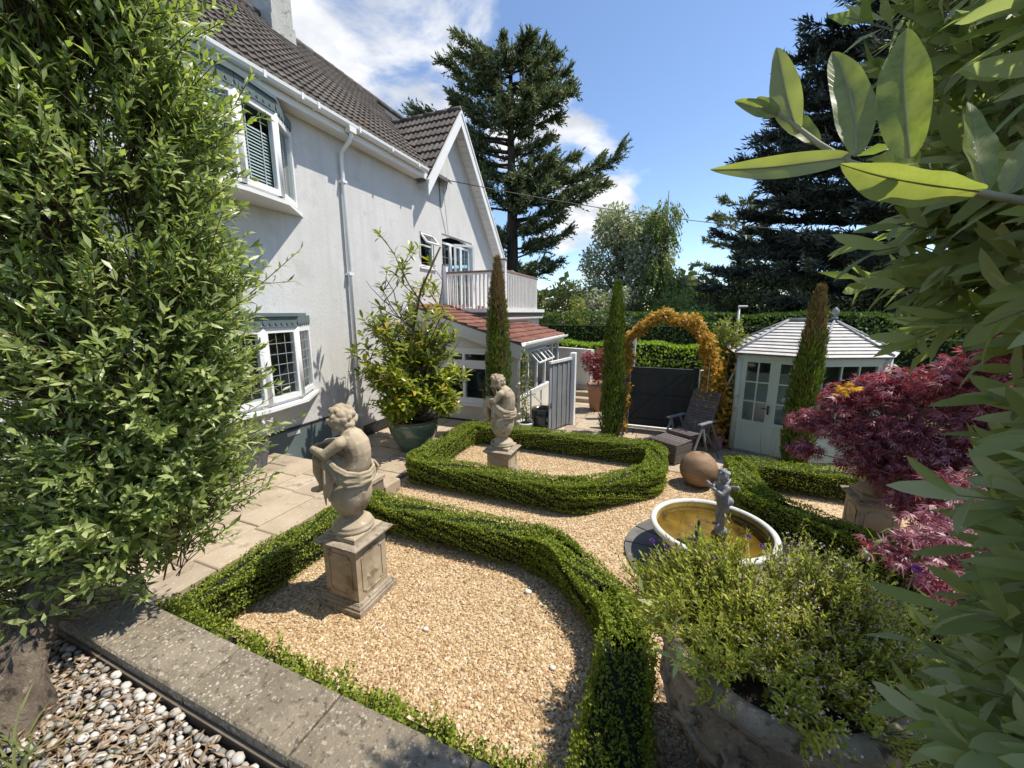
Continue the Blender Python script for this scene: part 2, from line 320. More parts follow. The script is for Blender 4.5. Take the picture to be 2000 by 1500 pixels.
def near_leaf_mat():
    """blade: glossy grey green above, silvery felt below, pale midrib and side veins from the blade's own coordinates"""
    m, nt, b = new_mat('downy_grey_green_leaf')
    g = nt.nodes.new('ShaderNodeNewGeometry')
    oi = nt.nodes.new('ShaderNodeObjectInfo')
    uv = nt.nodes.new('ShaderNodeUVMap')
    sp = nt.nodes.new('ShaderNodeSeparateXYZ')
    nt.links.new(uv.outputs[0], sp.inputs[0])
    def mth(op, x, y=None):
        n = nt.nodes.new('ShaderNodeMath'); n.operation = op
        for i, v in enumerate((x, y)):
            if v is None: continue
            if isinstance(v, (int, float)): n.inputs[i].default_value = v
            else: nt.links.new(v, n.inputs[i])
        return n.outputs[0]
    across = mth('ABSOLUTE', sp.outputs[0])
    phase = mth('SUBTRACT', mth('MULTIPLY', sp.outputs[1], 15.0), mth('MULTIPLY', across, 2.6))
    saw = mth('ABSOLUTE', mth('SUBTRACT', mth('FRACT', phase), 0.5))
    vein = ramp(nt, saw, [(1, 1, 1), (0, 0, 0)], [0.0, 0.09])
    rib = ramp(nt, across, [(1, 1, 1), (0, 0, 0)], [0.03, 0.09])
    lines = mixc(nt, 1.0, mixc(nt, 1.0, vein, (0.35, 0.35, 0.35), 'MULTIPLY'), rib, 'ADD')
    blot = noise(nt, g.outputs['Position'], 70, 6)
    top = ramp(nt, blot, [(0.13, 0.175, 0.06), (0.20, 0.25, 0.09), (0.27, 0.30, 0.15)], [0.3, 0.5, 0.72])
    top = mixc(nt, ramp(nt, oi.outputs['Random'], [(0, 0, 0), (0.75, 0.75, 0.75)], [0.3, 0.8]), top, (0.26, 0.29, 0.185))
    top = mixc(nt, ramp(nt, noise(nt, g.outputs['Position'], 160, 3), [(0, 0, 0), (1, 1, 1)], [0.68, 0.72]), top, (0.24, 0.19, 0.09))
    under = ramp(nt, blot, [(0.27, 0.305, 0.23), (0.38, 0.41, 0.33)], [0.3, 0.7])
    col = mixc(nt, g.outputs['Backfacing'], top, under)
    col = mixc(nt, mixc(nt, 1.0, lines, (0.6, 0.6, 0.6), 'MULTIPLY'), col, (0.38, 0.40, 0.24))
    nt.links.new(col, b.inputs['Base Color'])
    b.inputs['Roughness'].default_value = 0.38
    b.inputs['Specular IOR Level'].default_value = 0.45
    bn = nt.nodes.new('ShaderNodeBump')
    bn.inputs['Strength'].default_value = 0.6
    bn.inputs['Distance'].default_value = 0.0012
    nt.links.new(mixc(nt, 0.25, lines, blot), bn.inputs['Height'])
    nt.links.new(bn.outputs[0], b.inputs['Normal'])
    t = nt.nodes.new('ShaderNodeBsdfTranslucent')
    nt.links.new(mixc(nt, 1.0, mixc(nt, mixc(nt, 1.0, lines, (0.5, 0.5, 0.5), 'MULTIPLY'), top, (0.12, 0.14, 0.05)), (1.7, 1.75, 0.5), 'MULTIPLY'), t.inputs['Color'])
    mx = nt.nodes.new('ShaderNodeMixShader')
    mx.inputs[0].default_value = 0.45
    nt.links.new(b.outputs[0], mx.inputs[1])
    nt.links.new(t.outputs[0], mx.inputs[2])
    nt.links.new(mx.outputs[0], nt.nodes['Material Output'].inputs['Surface'])
    return m
MT['nearleaf'] = near_leaf_mat()
MT['strap'] = leafm('strap_leaf', [(0.13, 0.15, 0.045), (0.20, 0.21, 0.08)], 0.3, 0.5, 0.4)
MT['pebble'] = surf('white_cobble', [(0.34, 0.325, 0.30), (0.52, 0.505, 0.47)], 14, 0.75, 0.2, 60, rnd='object', amount=0.4)
MT['pebble_stuff'] = surf('white_cobble_far', [(0.30, 0.285, 0.26), (0.50, 0.48, 0.44)], 14, 0.75, 0.2, 60, rnd='island', amount=0.45)
MT['litter'] = leafm('dry_fallen_leaf', [(0.20, 0.12, 0.06), (0.32, 0.21, 0.12), (0.42, 0.31, 0.20), (0.14, 0.085, 0.045)], 0.1, 0.7, 0.2, tcol=(1, 1, 1))
def gravel_mat(name, cell):
    m, nt, b = new_mat(name)
    cols = [(0.20, 0.115, 0.055), (0.38, 0.25, 0.125), (0.50, 0.365, 0.20), (0.58, 0.465, 0.29), (0.34, 0.185, 0.08), (0.68, 0.60, 0.45)]
    if cell:
        g = nt.nodes.new('ShaderNodeNewGeometry')
        v = nt.nodes.new('ShaderNodeTexVoronoi')
        v.inputs['Scale'].default_value = 55
        nt.links.new(g.outputs['Position'], v.inputs['Vector'])
        s = nt.nodes.new('ShaderNodeSeparateColor')
        nt.links.new(v.outputs['Color'], s.inputs[0])
        fac = s.outputs[0]
        bn = nt.nodes.new('ShaderNodeBump')
        bn.invert = True
        bn.inputs['Strength'].default_value = 0.8
        bn.inputs['Distance'].default_value = 0.012
        nt.links.new(v.outputs['Distance'], bn.inputs['Height'])
        nt.links.new(bn.outputs[0], b.inputs['Normal'])
    else:
        fac = rnd_value(nt, 'island')
    nt.links.new(ramp(nt, fac, cols), b.inputs['Base Color'])
    b.inputs['Roughness'].default_value = 0.75
    b.inputs['Specular IOR Level'].default_value = 0.35
    return m
MT['gravel'] = gravel_mat('flint_gravel', False)
MT['gravel_bed'] = gravel_mat('flint_gravel_bed', True)
def water_mat():
    m, nt, b = new_mat('pond_water')
    tr = nt.nodes.new('ShaderNodeBsdfTransparent')
    tr.inputs[0].default_value = (0.80, 0.74, 0.50, 1)
    gl = nt.nodes.new('ShaderNodeBsdfGlossy')
    gl.inputs['Roughness'].default_value = 0.03
    fr = nt.nodes.new('ShaderNodeFresnel')
    fr.inputs['IOR'].default_value = 1.33
    g = nt.nodes.new('ShaderNodeNewGeometry')
    bn = nt.nodes.new('ShaderNodeBump')
    bn.inputs['Strength'].default_value = 0.25
    bn.inputs['Distance'].default_value = 0.01
    nt.links.new(noise(nt, g.outputs['Position'], 14, 3), bn.inputs['Height'])
    nt.links.new(bn.outputs[0], gl.inputs['Normal'])
    nt.links.new(bn.outputs[0], fr.inputs['Normal'])
    mx = nt.nodes.new('ShaderNodeMixShader')
    nt.links.new(fr.outputs[0], mx.inputs[0])
    nt.links.new(tr.outputs[0], mx.inputs[1])
    nt.links.new(gl.outputs[0], mx.inputs[2])
    nt.links.new(mx.outputs[0], nt.nodes['Material Output'].inputs['Surface'])
    return m
MT['water'] = water_mat()
MT['jet'] = glassm('falling_water', (0.92, 0.9, 0.8))

# ------------------------------------------------------------------ objects
def tag(o, label=None, cat=None, group=None, kind=None):
    if label: o['label'] = label
    if cat: o['category'] = cat
    if group: o['group'] = group
    if kind: o['kind'] = kind
    return o
def thing(name, loc=(0, 0, 0), rz=0.0, label=None, cat=None, group=None, kind=None):
    o = bpy.data.objects.new(name, None)
    C.objects.link(o)
    o.location = loc
    o.rotation_euler.z = rz
    o.empty_display_size = 0.2
    return tag(o, label, cat, group, kind)
def root_loc(o):
    v = Vector((0, 0, 0))
    while o is not None:
        v += o.location
        o = o.parent
    return v
def link(name, me, m, parent=None, loc=None, rot=None, kind=None):
    o = bpy.data.objects.new(name, me)
    C.objects.link(o)
    if m is not None and not me.materials: me.materials.append(m)
    if parent is not None: o.parent = parent
    if loc is not None: o.location = loc
    if rot is not None: o.rotation_euler = rot
    if kind: o['kind'] = kind
    return o
def np_mesh(name, V, polys, smooth=False):
    """polys: list of int arrays (n,3) or (n,4)"""
    me = bpy.data.meshes.new(name)
    V = np.asarray(V, np.float32)
    polys = [np.asarray(p, np.int32) for p in polys if len(p)]
    me.vertices.add(len(V))
    me.vertices.foreach_set('co', V.ravel())
    nl = sum(p.size for p in polys)
    npoly = sum(len(p) for p in polys)
    me.loops.add(nl)
    me.polygons.add(npoly)
    me.loops.foreach_set('vertex_index', np.concatenate([p.ravel() for p in polys]))
    tot = np.concatenate([np.full(len(p), p.shape[1], np.int32) for p in polys])
    st = np.concatenate([[0], np.cumsum(tot)[:-1]]).astype(np.int32)
    me.polygons.foreach_set('loop_start', st)
    me.polygons.foreach_set('loop_total', tot)
    if smooth: me.polygons.foreach_set('use_smooth', np.ones(npoly, bool))
    me.update(calc_edges=True)
    return me
class MB:
    """collects boxes, prisms, tubes and lathes in world (or local) coordinates; build() links ONE mesh object"""
    def __init__(s): s.v = []; s.f = []; s.sm = []
    def add(s, vs, fs, smooth=False):
        k = len(s.v)
        s.v += [tuple(v) for v in vs]
        s.f += [tuple(i + k for i in f) for f in fs]
        s.sm += [smooth] * len(fs)
        return s
    def box(s, a, b, bev=0.0, M=None):
        (x0, y0, z0), (x1, y1, z1) = [tuple(map(min, a, b)), tuple(map(max, a, b))]
        if bev <= 0:
            vs = [(x, y, z) for x in (x0, x1) for y in (y0, y1) for z in (z0, z1)]
            fs = [(0, 1, 3, 2), (4, 6, 7, 5), (0, 4, 5, 1), (2, 3, 7, 6), (0, 2, 6, 4), (1, 5, 7, 3)]
        else:  # chamfered top edge
            e = min(bev, (x1 - x0) / 3, (y1 - y0) / 3, (z1 - z0) / 2)
            vs = [(x0, y0, z0), (x1, y0, z0), (x1, y1, z0), (x0, y1, z0), (x0, y0, z1 - e), (x1, y0, z1 - e), (x1, y1, z1 - e), (x0, y1, z1 - e),
                  (x0 + e, y0 + e, z1), (x1 - e, y0 + e, z1), (x1 - e, y1 - e, z1), (x0 + e, y1 - e, z1)]
            fs = [(3, 2, 1, 0), (8, 9, 10, 11)] + [(i, (i + 1) % 4, 4 + (i + 1) % 4, 4 + i) for i in range(4)] + [(4 + i, 4 + (i + 1) % 4, 8 + (i + 1) % 4, 8 + i) for i in range(4)]
        if M is not None: vs = [M @ Vector(v) for v in vs]
        return s.add(vs, fs)
    def bar(s, p, q, w, h, up=(0, 0, 1)):
        p, q = Vector(p), Vector(q)
        d = (q - p).normalized()
        u = Vector(up)
        sd = d.cross(u)
        if sd.length < 1e-5: sd = d.cross(Vector((1, 0, 0)))
        sd.normalize()
        u = sd.cross(d)
        vs = [e + sd * (a * w / 2) + u * (b * h / 2) for e in (p, q) for a, b in ((-1, -1), (1, -1), (1, 1), (-1, 1))]
        return s.add(vs, [(3, 2, 1, 0), (4, 5, 6, 7)] + [(i, (i + 1) % 4, 4 + (i + 1) % 4, 4 + i) for i in range(4)])
    def prism(s, poly, ext):
        """poly: 3D points of a planar face, ext: extrusion vector"""
        n = len(poly)
        e = Vector(ext)
        vs = [Vector(p) for p in poly] + [Vector(p) + e for p in poly]
        return s.add(vs, [tuple(reversed(range(n))), tuple(range(n, 2 * n))] + [(i, (i + 1) % n, n + (i + 1) % n, n + i) for i in range(n)])
    def quad(s, *p): return s.add(p, [tuple(range(len(p)))])
    def tube(s, path, rad, n=8, caps=True):
        P = [Vector(p) for p in path]
        r = rad if isinstance(rad, (list, tuple)) else [rad] * len(P)
        vs = []; fs = []
        a = None
        for i, p in enumerate(P):
            d = (P[min(i + 1, len(P) - 1)] - P[max(i - 1, 0)]).normalized()
            if a is None:
                a = d.cross(Vector((0, 0, 1)) if abs(d.z) < 0.9 else Vector((1, 0, 0))).normalized()
            a = (a - d * a.dot(d)).normalized()
            b = d.cross(a)
            for k in range(n):
                t = 2 * math.pi * k / n
                vs.append(p + (a * math.cos(t) + b * math.sin(t)) * r[i])
            if i:
                o = (i - 1) * n
                fs += [(o + k, o + (k + 1) % n, o + n + (k + 1) % n, o + n + k) for k in range(n)]
        if caps:
            fs += [tuple(reversed(range(n))), tuple(range(len(vs) - n, len(vs)))]
        return s.add(vs, fs, True)
    def lathe(s, prof, c=(0, 0, 0), n=32, closed=False):
        vs = []; fs = []
        for r, z in prof:
            for k in range(n):
                t = 2 * math.pi * k / n
                vs.append((c[0] + r * math.cos(t), c[1] + r * math.sin(t), c[2] + z))
        m = len(prof)
        for i in range(m - 1):
            fs += [(i * n + k, i * n + (k + 1) % n, (i + 1) * n + (k + 1) % n, (i + 1) * n + k) for k in range(n)]
        if not closed:
            if prof[0][0] > 1e-6: fs.append(tuple(reversed(range(n))))
            if prof[-1][0] > 1e-6: fs.append(tuple(range((m - 1) * n, m * n)))
        return s.add(vs, fs, True)
    def ball(s, c, r, n=12, m=8, rot=None):
        rx, ry, rz = r if isinstance(r, (tuple, list)) else (r, r, r)
        vs = []; fs = []
        for i in range(m + 1):
            ph = math.pi * i / m
            for k in range(n):
                t = 2 * math.pi * k / n
                v = Vector((rx * math.sin(ph) * math.cos(t), ry * math.sin(ph) * math.sin(t), -rz * math.cos(ph)))
                if rot is not None: v = rot @ v
                vs.append(Vector(c) + v)
        for i in range(m):
            fs += [(i * n + k, i * n + (k + 1) % n, (i + 1) * n + (k + 1) % n, (i + 1) * n + k) for k in range(n)]
        return s.add(vs, fs, True)
    def mesh(s, name, off=(0, 0, 0)):
        me = bpy.data.meshes.new(name)
        o = Vector(off)
        me.from_pydata([Vector(v) - o for v in s.v], [], s.f)
        me.polygons.foreach_set('use_smooth', s.sm)
        me.validate()
        me.update()
        return me
    def build(s, name, m, parent=None, kind=None, world=True, sharp=None):
        me = s.mesh(name, root_loc(parent) if (parent is not None and world) else (0, 0, 0))
        if sharp is not None: me.set_sharp_from_angle(angle=R(sharp))
        return link(name, me, m, parent, kind=kind)
    def top(s, name, m, base, label, cat, group=None, sharp=None):
        """a thing that is one mesh, its origin at its base"""
        me = s.mesh(name, base)
        if sharp is not None: me.set_sharp_from_angle(angle=R(sharp))
        return tag(link(name, me, m, None, base), label, cat, group)

# ------------------------------------------------------------------ foliage
def unit(a): return a / np.maximum(np.linalg.norm(a, axis=-1, keepdims=True), 1e-9)
def rdir(n):
    return unit(rng.normal(size=(n, 3)))
def leaves(P, D, U, L, W, prof=((0.5, 1.0),), fold=0.25, curl=0.15, mid=True):
    """P base, D axis, U rough normal (n,3); prof: interior stations (t, width); returns verts, polys"""
    n = len(P)
    L = np.broadcast_to(np.asarray(L, float), (n,))[:, None]
    W = np.broadcast_to(np.asarray(W, float), (n,))[:, None]
    D = unit(D)
    S = unit(np.cross(D, U))
    N = np.cross(S, D)
    cols = [P]
    for t, w in prof:
        c = P + D * L * t - N * L * curl * t * t
        cols.append(c - S * W * w / 2 + N * W * w * fold / 2)
        if mid: cols.append(c)
        cols.append(c + S * W * w / 2 + N * W * w * fold / 2)
    cols.append(P + D * L - N * L * curl)
    k = len(cols)
    V = np.stack(cols, 1).reshape(-1, 3)
    b = (np.arange(n) * k)[:, None]
    tri = []; quad = []
    s = 3 if mid else 2
    m = len(prof)
    if mid:
        tri += [(0, 2, 1), (0, 3, 2)]
        for i in range(m - 1):
            a = 1 + i * 3
            quad += [(a, a + 1, a + 4, a + 3), (a + 1, a + 2, a + 5, a + 4)]
        a = 1 + (m - 1) * 3
        tri += [(a, a + 1, k - 1), (a + 1, a + 2, k - 1)]
    else:
        tri += [(0, 2, 1)]
        for i in range(m - 1):
            a = 1 + i * 2
            quad += [(a, a + 1, a + 3, a + 2)]
        a = 1 + (m - 1) * 2
        tri += [(a, a + 1, k - 1)]
    T = (b[:, None, :] + np.array(tri)[None]).reshape(-1, 3)
    Q = (b[:, None, :] + np.array(quad)[None]).reshape(-1, 4) if quad else np.zeros((0, 4), int)
    return V, [T, Q]
def sticks(A, B, ra, rb):
    """three-sided tapering sticks from A to B"""
    n = len(A)
    ra = np.broadcast_to(np.asarray(ra, float), (n,))[:, None]
    rb = np.broadcast_to(np.asarray(rb, float), (n,))[:, None]
    d = unit(B - A)
    h = np.where(np.abs(d[:, 2:3]) < 0.9, np.array([[0, 0, 1.0]]), np.array([[1.0, 0, 0]]))
    x = unit(np.cross(d, h)); y = np.cross(d, x)
    cs = []
    for e, r in ((A, ra), (B, rb)):
        for k in range(3):
            t = 2 * math.pi * k / 3
            cs.append(e + (x * math.cos(t) + y * math.sin(t)) * r)
    V = np.stack(cs, 1).reshape(-1, 3)
    b = (np.arange(n) * 6)[:, None]
    Q = (b[:, None, :] + np.array([(0, 1, 4, 3), (1, 2, 5, 4), (2, 0, 3, 5)])[None]).reshape(-1, 4)
    return V, [Q]
def merge(*parts):
    V = []; T = []; k = 0
    for v, ps in parts:
        V.append(v)
        T += [p + k for p in ps if len(p)]
        k += len(v)
    return np.concatenate(V), T
def foliage(name, vp, m, parent=None, smooth=False, kind=None):
    V, ps = vp
    V = np.asarray(V)
    if parent is not None: V = V - np.array(root_loc(parent))[None]
    return link(name, np_mesh(name, V, ps, smooth), m, parent, kind=kind)
def twigs(B, D, ln, k, ang=50, jit=0.25, up=0.0, tip=True, start=0.1):
    """leaf bases and axes set spirally along twigs; returns P, D, U and twig ends"""
    n = len(B)
    ln = np.broadcast_to(np.asarray(ln, float), (n,))[:, None]
    D = unit(D)
    h = np.where(np.abs(D[:, 2:3]) < 0.9, np.array([[0, 0, 1.0]]), np.array([[1.0, 0, 0]]))
    X = unit(np.cross(D, h)); Y = np.cross(D, X)
    ph = rng.uniform(0, 6.28, (n, 1))
    Ps = []; Ds = []; Us = []
    for i in range(k):
        t = start + (1 - start) * (i + 0.5 * rng.random((n, 1))) / max(k - 0.5, 1)
        a = np.radians(ang) * (1.15 - 0.55 * t) + rng.normal(0, jit, (n, 1))
        f = ph + 2.4 * i + rng.normal(0, 0.3, (n, 1))
        rad = X * np.cos(f) + Y * np.sin(f)
        d = D * np.cos(a) + rad * np.sin(a) + np.array([[0, 0, up]])
        Ps.append(B + D * ln * t + np.array([[0, 0, up]]) * ln * t * t * 0.5)
        Ds.append(d); Us.append(D * np.sin(a) - rad * np.cos(a) + np.array([[0, 0, 0.4]]))
    return np.concatenate(Ps), np.concatenate(Ds), np.concatenate(Us), B + D * ln
def in_clumps(cent, rad, n, shell=0.55):
    """points in lumpy clumps with outward directions; cent (k,3), rad (k,) or (k,3)"""
    cent = np.asarray(cent, float); rad = np.asarray(rad, float)
    if rad.ndim == 1: rad = np.repeat(rad[:, None], 3, 1)
    w = rad[:, 0] * rad[:, 1] + rad[:, 2] * rad[:, 0]
    i = rng.choice(len(cent), n, p=w / w.sum())
    d = rdir(n)
    r = shell + (1 - shell) * rng.random((n, 1))
    return cent[i] + d * rad[i] * r, unit(d / rad[i])
def limb_tubes(paths, n=6):
    mb = MB()
    for p, r in paths: mb.tube(p, r, n, True)
    return mb

# ================================================================== THE SETTING
def struct(name, mb, m, label=None):
    return tag(mb.build(name, m), label, None, None, 'structure')
struct('ground', MB().quad((-400, -400, -0.06), (400, -400, -0.06), (400, 900, -0.06), (-400, 900, -0.06)), MT['ground'])
struct('gravel_bed', MB().quad((-3.75, 0.9, 0.0), (6, 0.9, 0.0), (6, 6.55, 0.0), (-3.75, 6.55, 0.0)), MT['gravel_bed'])
# loose gravel: too many stones to count
def octas(P, a, b, c, yaw):
    n = len(P)
    x = np.stack([np.cos(yaw), np.sin(yaw), rng.normal(0, 0.25, n)], 1)
    y = np.stack([-np.sin(yaw), np.cos(yaw), rng.normal(0, 0.25, n)], 1)
    z = np.tile([[0, 0, 1.0]], (n, 1))
    k1 = rng.uniform(0.45, 0.8, (n, 1)); k2 = rng.uniform(0.45, 0.8, (n, 1))
    a, b, c = a[:, None], b[:, None], c[:, None]
    cols = [P + x * a, P + y * b + x * a * (k1 - 0.6), P - x * a, P - y * b + x * a * (k2 - 0.6), P + z * c + x * a * (k1 - 0.6) * 0.8, P - z * c]
    V = np.stack(cols, 1).reshape(-1, 3)
    q = np.array([(0, 1, 4), (1, 2, 4), (2, 3, 4), (3, 0, 4), (1, 0, 5), (2, 1, 5), (3, 2, 5), (0, 3, 5)][:4] + [(1, 0, 5), (3, 2, 5)])
    T = ((np.arange(n) * 6)[:, None, None] + q[None]).reshape(-1, 3)
    return V, [T]
def gravel_pts(n, box, keep):
    p = np.stack([rng.uniform(box[0], box[1], n), rng.uniform(box[2], box[3], n), np.full(n, 0.003)], 1)
    return p[keep(p[:, 0], p[:, 1])]
def free_gravel(x, y):
    f = np.ones(len(x), bool)
    f &= ~((x - 0.57) ** 2 + (y - 4.2) ** 2 < 0.86 ** 2)      # under the fountain paving
    return f
gp = np.concatenate([gravel_pts(34000, (-3.5, 0.3, 0.98, 3.6), free_gravel), gravel_pts(19000, (-3.7, 1.2, 3.4, 6.5), free_gravel),
                     gravel_pts(5000, (0.0, 1.3, 1.3, 3.6), free_gravel), gravel_pts(2600, (1.2, 3.0, 1.3, 3.5), free_gravel)])
ng = len(gp)
ga = 0.007 + 0.013 * rng.random(ng) ** 1.6
gv = octas(gp, ga, ga * rng.uniform(0.5, 0.9, ng), ga * rng.uniform(0.35, 0.6, ng), rng.uniform(0, 6.28, ng))
tag(foliage('gravel', gv, MT['gravel']), 'loose honey coloured flint gravel spread over the garden beds and paths', 'gravel', None, 'stuff')
mb = MB()
for x, y, r in ((-2.0, 1.62, .035), (-1.95, 1.55, .025), (-1.05, 3.02, .03), (-0.62, 2.35, .02), (-1.7, 2.3, .022), (1.5, 4.95, .03), (1.62, 4.85, .025), (1.4, 4.85, .022)):
    mb.ball((x, y, r * .5), (r * 1.3, r, r * .6), 8, 5)
tag(mb.build('pale_pebbles', MT['pebble']), 'a few larger pale pebbles lying on the gravel', 'pebbles', None, 'stuff')

# paving: slabs are parts of the floor they are laid in
def slab_rows(name, root, rows, x_edges, z, thick, m, seed):
    """rows: list of (y0, y1); slabs of random length along x between the edges, joints left open"""
    r = random.Random(seed)
    for y0, y1 in rows:
        x = x_edges[0]
        x -= r.uniform(0, 0.3)
        while x < x_edges[1] - 0.05:
            w = r.choice((0.42, 0.56, 0.72))
            xa, xb = max(x, x_edges[0]), min(x + w, x_edges[1])
            x += w
            if xb - xa < 0.12: continue
            j = 0.007
            dz = r.uniform(-0.004, 0.004)
            MB().box((xa + j, y0 + j, z - thick), (xb - j, y1 - j, z + dz), 0.009).build(name, m, root)
patio = struct('patio', MB().box((-5.9, -2.0, -0.05), (-3.52, 3.97, 0.385)), MT['mortar'], 'raised stone patio along the white house wall')
xs = [-5.84, -5.40, -5.02, -4.58, -4.22, -3.84, -3.50]
for i in range(len(xs) - 1):   # courses run along the house
    r = random.Random(40 + i)
    y = -1.9 + r.uniform(0, 0.3)
    while y < 4.0:
        w = r.choice((0.42, 0.56, 0.7, 0.84))
        y1 = min(y + w, 4.0)
        if y1 - y > 0.12:
            MB().box((xs[i] + .006, y + .006, 0.34), (xs[i + 1] - .006, y1 - .006, 0.40 + r.uniform(-.004, .004)), 0.009).build('slab', MT['paving'], patio)
        y += w
MB().box((-5.8, 4.0, -0.05), (-3.52, 4.32, 0.20), 0.02).build('step', MT['paving'], patio)
court = struct('courtyard', MB().box((-5.9, 4.0, -0.05), (6.0, 6.98, -0.03)).box((-5.9, 6.5, -0.05), (6.0, 16.0, -0.03)), MT['mortar'], 'stone paved courtyard round the gravel garden')
slab_rows('slab', court, [(4.33 + i * .46, 4.33 + i * .46 + .46) for i in range(5)], (-5.8, -3.76), 0.012, 0.04, MT['paving'], 5)
slab_rows('slab', court, [(6.55 + i * .45, 7.0 + i * .45) for i in range(6)], (-5.8, 4.6), 0.012, 0.04, MT['paving'], 6)
slab_rows('slab', court, [(9.25 + i * .45, 9.7 + i * .45) for i in range(13)], (-3.0, -0.7), 0.012, 0.04, MT['paving'], 8)

# the terrace in front of the viewer: retaining wall, coping and cobbles
terrace = struct('terrace', MB().box((-3.0, -3.0, -0.05), (3.2, 0.97, 0.90)), MT['soil'], 'raised terrace edged with a stone coping')
x = -3.06
i = 0
while x < 3.0:
    w = 0.60 if i == 0 else 0.635
    MB().box((x + .004, 0.745, 0.92), (x + w - .004, 1.0, 1.0 - 0.002 * (i % 2)), 0.008).build('coping_slab', MT['coping'], terrace)
    x += w
    i += 1
MB().box((-3.02, 0.728, 0.80), (3.0, 0.742, 0.945)).build('coping_shadow_strip', MT['edging'], terrace)  # added thin strip, coloured as the shadow line along the coping
MB().box((-3.7, 0.72, 0.3), (-3.08, 0.98, 0.62), 0.01).build('low_kerb', MT['coping'], terrace)
def cobble_mesh(seed):
    r = random.Random(seed)
    mb = MB().ball((0, 0, 0), (1, r.uniform(.6, .8), r.uniform(.4, .55)), 8, 5)
    mb.v = [(v[0] * r.uniform(.94, 1.06), v[1] * r.uniform(.94, 1.06), v[2]) for v in mb.v]
    return mb.mesh('cobble')
cobbles = [cobble_mesh(i) for i in range(5)]
for c_ in cobbles: c_.materials.append(MT['pebble'])
pts = []
r = random.Random(3)
tries = 0
while len(pts) < 1900 and tries < 60000:
    tries += 1
    x, y = r.uniform(-2.98, -0.35), r.uniform(-0.15, 0.715)
    s = r.uniform(0.013, 0.029)
    if all((x - a) ** 2 + (y - b) ** 2 > (s + c) ** 2 * 0.5 for a, b, c in pts): pts.append((x, y, s))
pts.sort(key=lambda p: -p[2] / ((p[0]) ** 2 + p[1] ** 2 + 2.4))
infr = [p for p in pts if p[1] > 0.12 + 0.1 * (p[0] + 2.5)]
rest = [p for p in pts if p not in set(infr[:290])]
for k, (x, y, s) in enumerate(infr[:290]):
    o = link('cobble', cobbles[k % 5], None, terrace, (x, y, 0.930 + s * .25), (r.uniform(-.25, .25), r.uniform(-.25, .25), r.uniform(0, 6.28)))
    o.scale = (s, s, s)
mb = MB()
for x, y, s in rest:
    mb.ball((x, y, 0.930 + s * .25), (s, s * .75, s * .5), 7, 4)
mb.build('cobbles', MT['pebble_stuff'], terrace, 'stuff')
n = 6500
P = np.stack([rng.uniform(-2.98, -0.3, n), rng.uniform(-0.15, 0.69, n), rng.uniform(0.930, 0.965, n)], 1)
a = rng.uniform(0, 6.28, n)
D = np.stack([np.cos(a), np.sin(a), rng.normal(0, .18, n)], 1)
U = unit(np.stack([rng.normal(0, .4, n), rng.normal(0, .4, n), np.ones(n)], 1))
tag(foliage('leaf_litter', leaves(P, D, U, rng.uniform(.025, .07, n), rng.uniform(.004, .010, n), ((.35, .9), (.7, .8)), .3, .15, False), MT['litter']),
    'dry brown fallen leaves lying among the white cobbles', 'leaf litter', None, 'stuff')

# ================================================================== THE HOUSE
WX = -5.83                                   # garden face of the long wall
house = thing('house', (WX, 6, 0), 0, 'white rendered house with brown tiled roof, bay windows and a gable', 'house')
T42 = math.tan(R(42))
EX, EZ = -5.55, 5.92                         # eave
RX, RZ = -9.41, EZ + (9.41 - 5.55) * T42     # ridge
GS, GZ = 10.0, 7.87                          # gable apex (y, z)
GLs, GRs = 1.30, 1.165                       # gable slopes
def gable_top(y): return GZ - 0.12 - (GLs * (GS - y) if y < GS else GRs * (y - GS))
holes = [(8.40, 9.02, 3.72, 4.56), (9.42, 11.15, 2.66, 4.70)]
mb = MB()
ys = [-4.0, 8.05, 8.40, 9.02, 9.42, GS, 11.15, 12.95]
for a, b in zip(ys, ys[1:]):
    top = (5.80, 5.80) if b <= 8.05 else ((min(gable_top(a), 9) if a > 8.45 else 5.74), max(gable_top(b), 5.74) if b < 8.5 else gable_top(b))
    zz = [0.0]
    for h in holes:
        if h[0] <= a + 1e-6 and b <= h[1] + 1e-6:
            mb.quad((WX, a, 0), (WX, b, 0), (WX, b, h[2]), (WX, a, h[2]))
            zz = [h[3]]
    mb.quad((WX, a, zz[0]), (WX, b, zz[0]), (WX, b, top[1]), (WX, a, top[0]))
for y0, y1, z0, z1 in holes:                 # reveals
    e = WX - 0.16
    mb.quad((WX, y0, z0), (e, y0, z0), (e, y0, z1), (WX, y0, z1)).quad((WX, y1, z0), (WX, y1, z1), (e, y1, z1), (e, y1, z0))
    mb.quad((WX, y0, z1), (e, y0, z1), (e, y1, z1), (WX, y1, z1)).quad((WX, y0, z0), (WX, y1, z0), (e, y1, z0), (e, y0, z0))
mb.quad((WX, 12.95, 0), (-12, 12.95, 0), (-12, 12.95, 4.2), (WX, 12.95, 4.2)).quad((WX, -4, 0), (WX, -4, 5.8), (-13, -4, 5.8), (-13, -4, 0))
wall = mb.build('wall', MT['render'], house)
MB().box((WX - 1.6, 8.2, 2.7), (WX - 1.58, 11.6, 5.2)).box((WX - 1.6, 8.2, 2.62), (WX - .17, 11.6, 2.65)).build('room', MT['room_shade'], house)
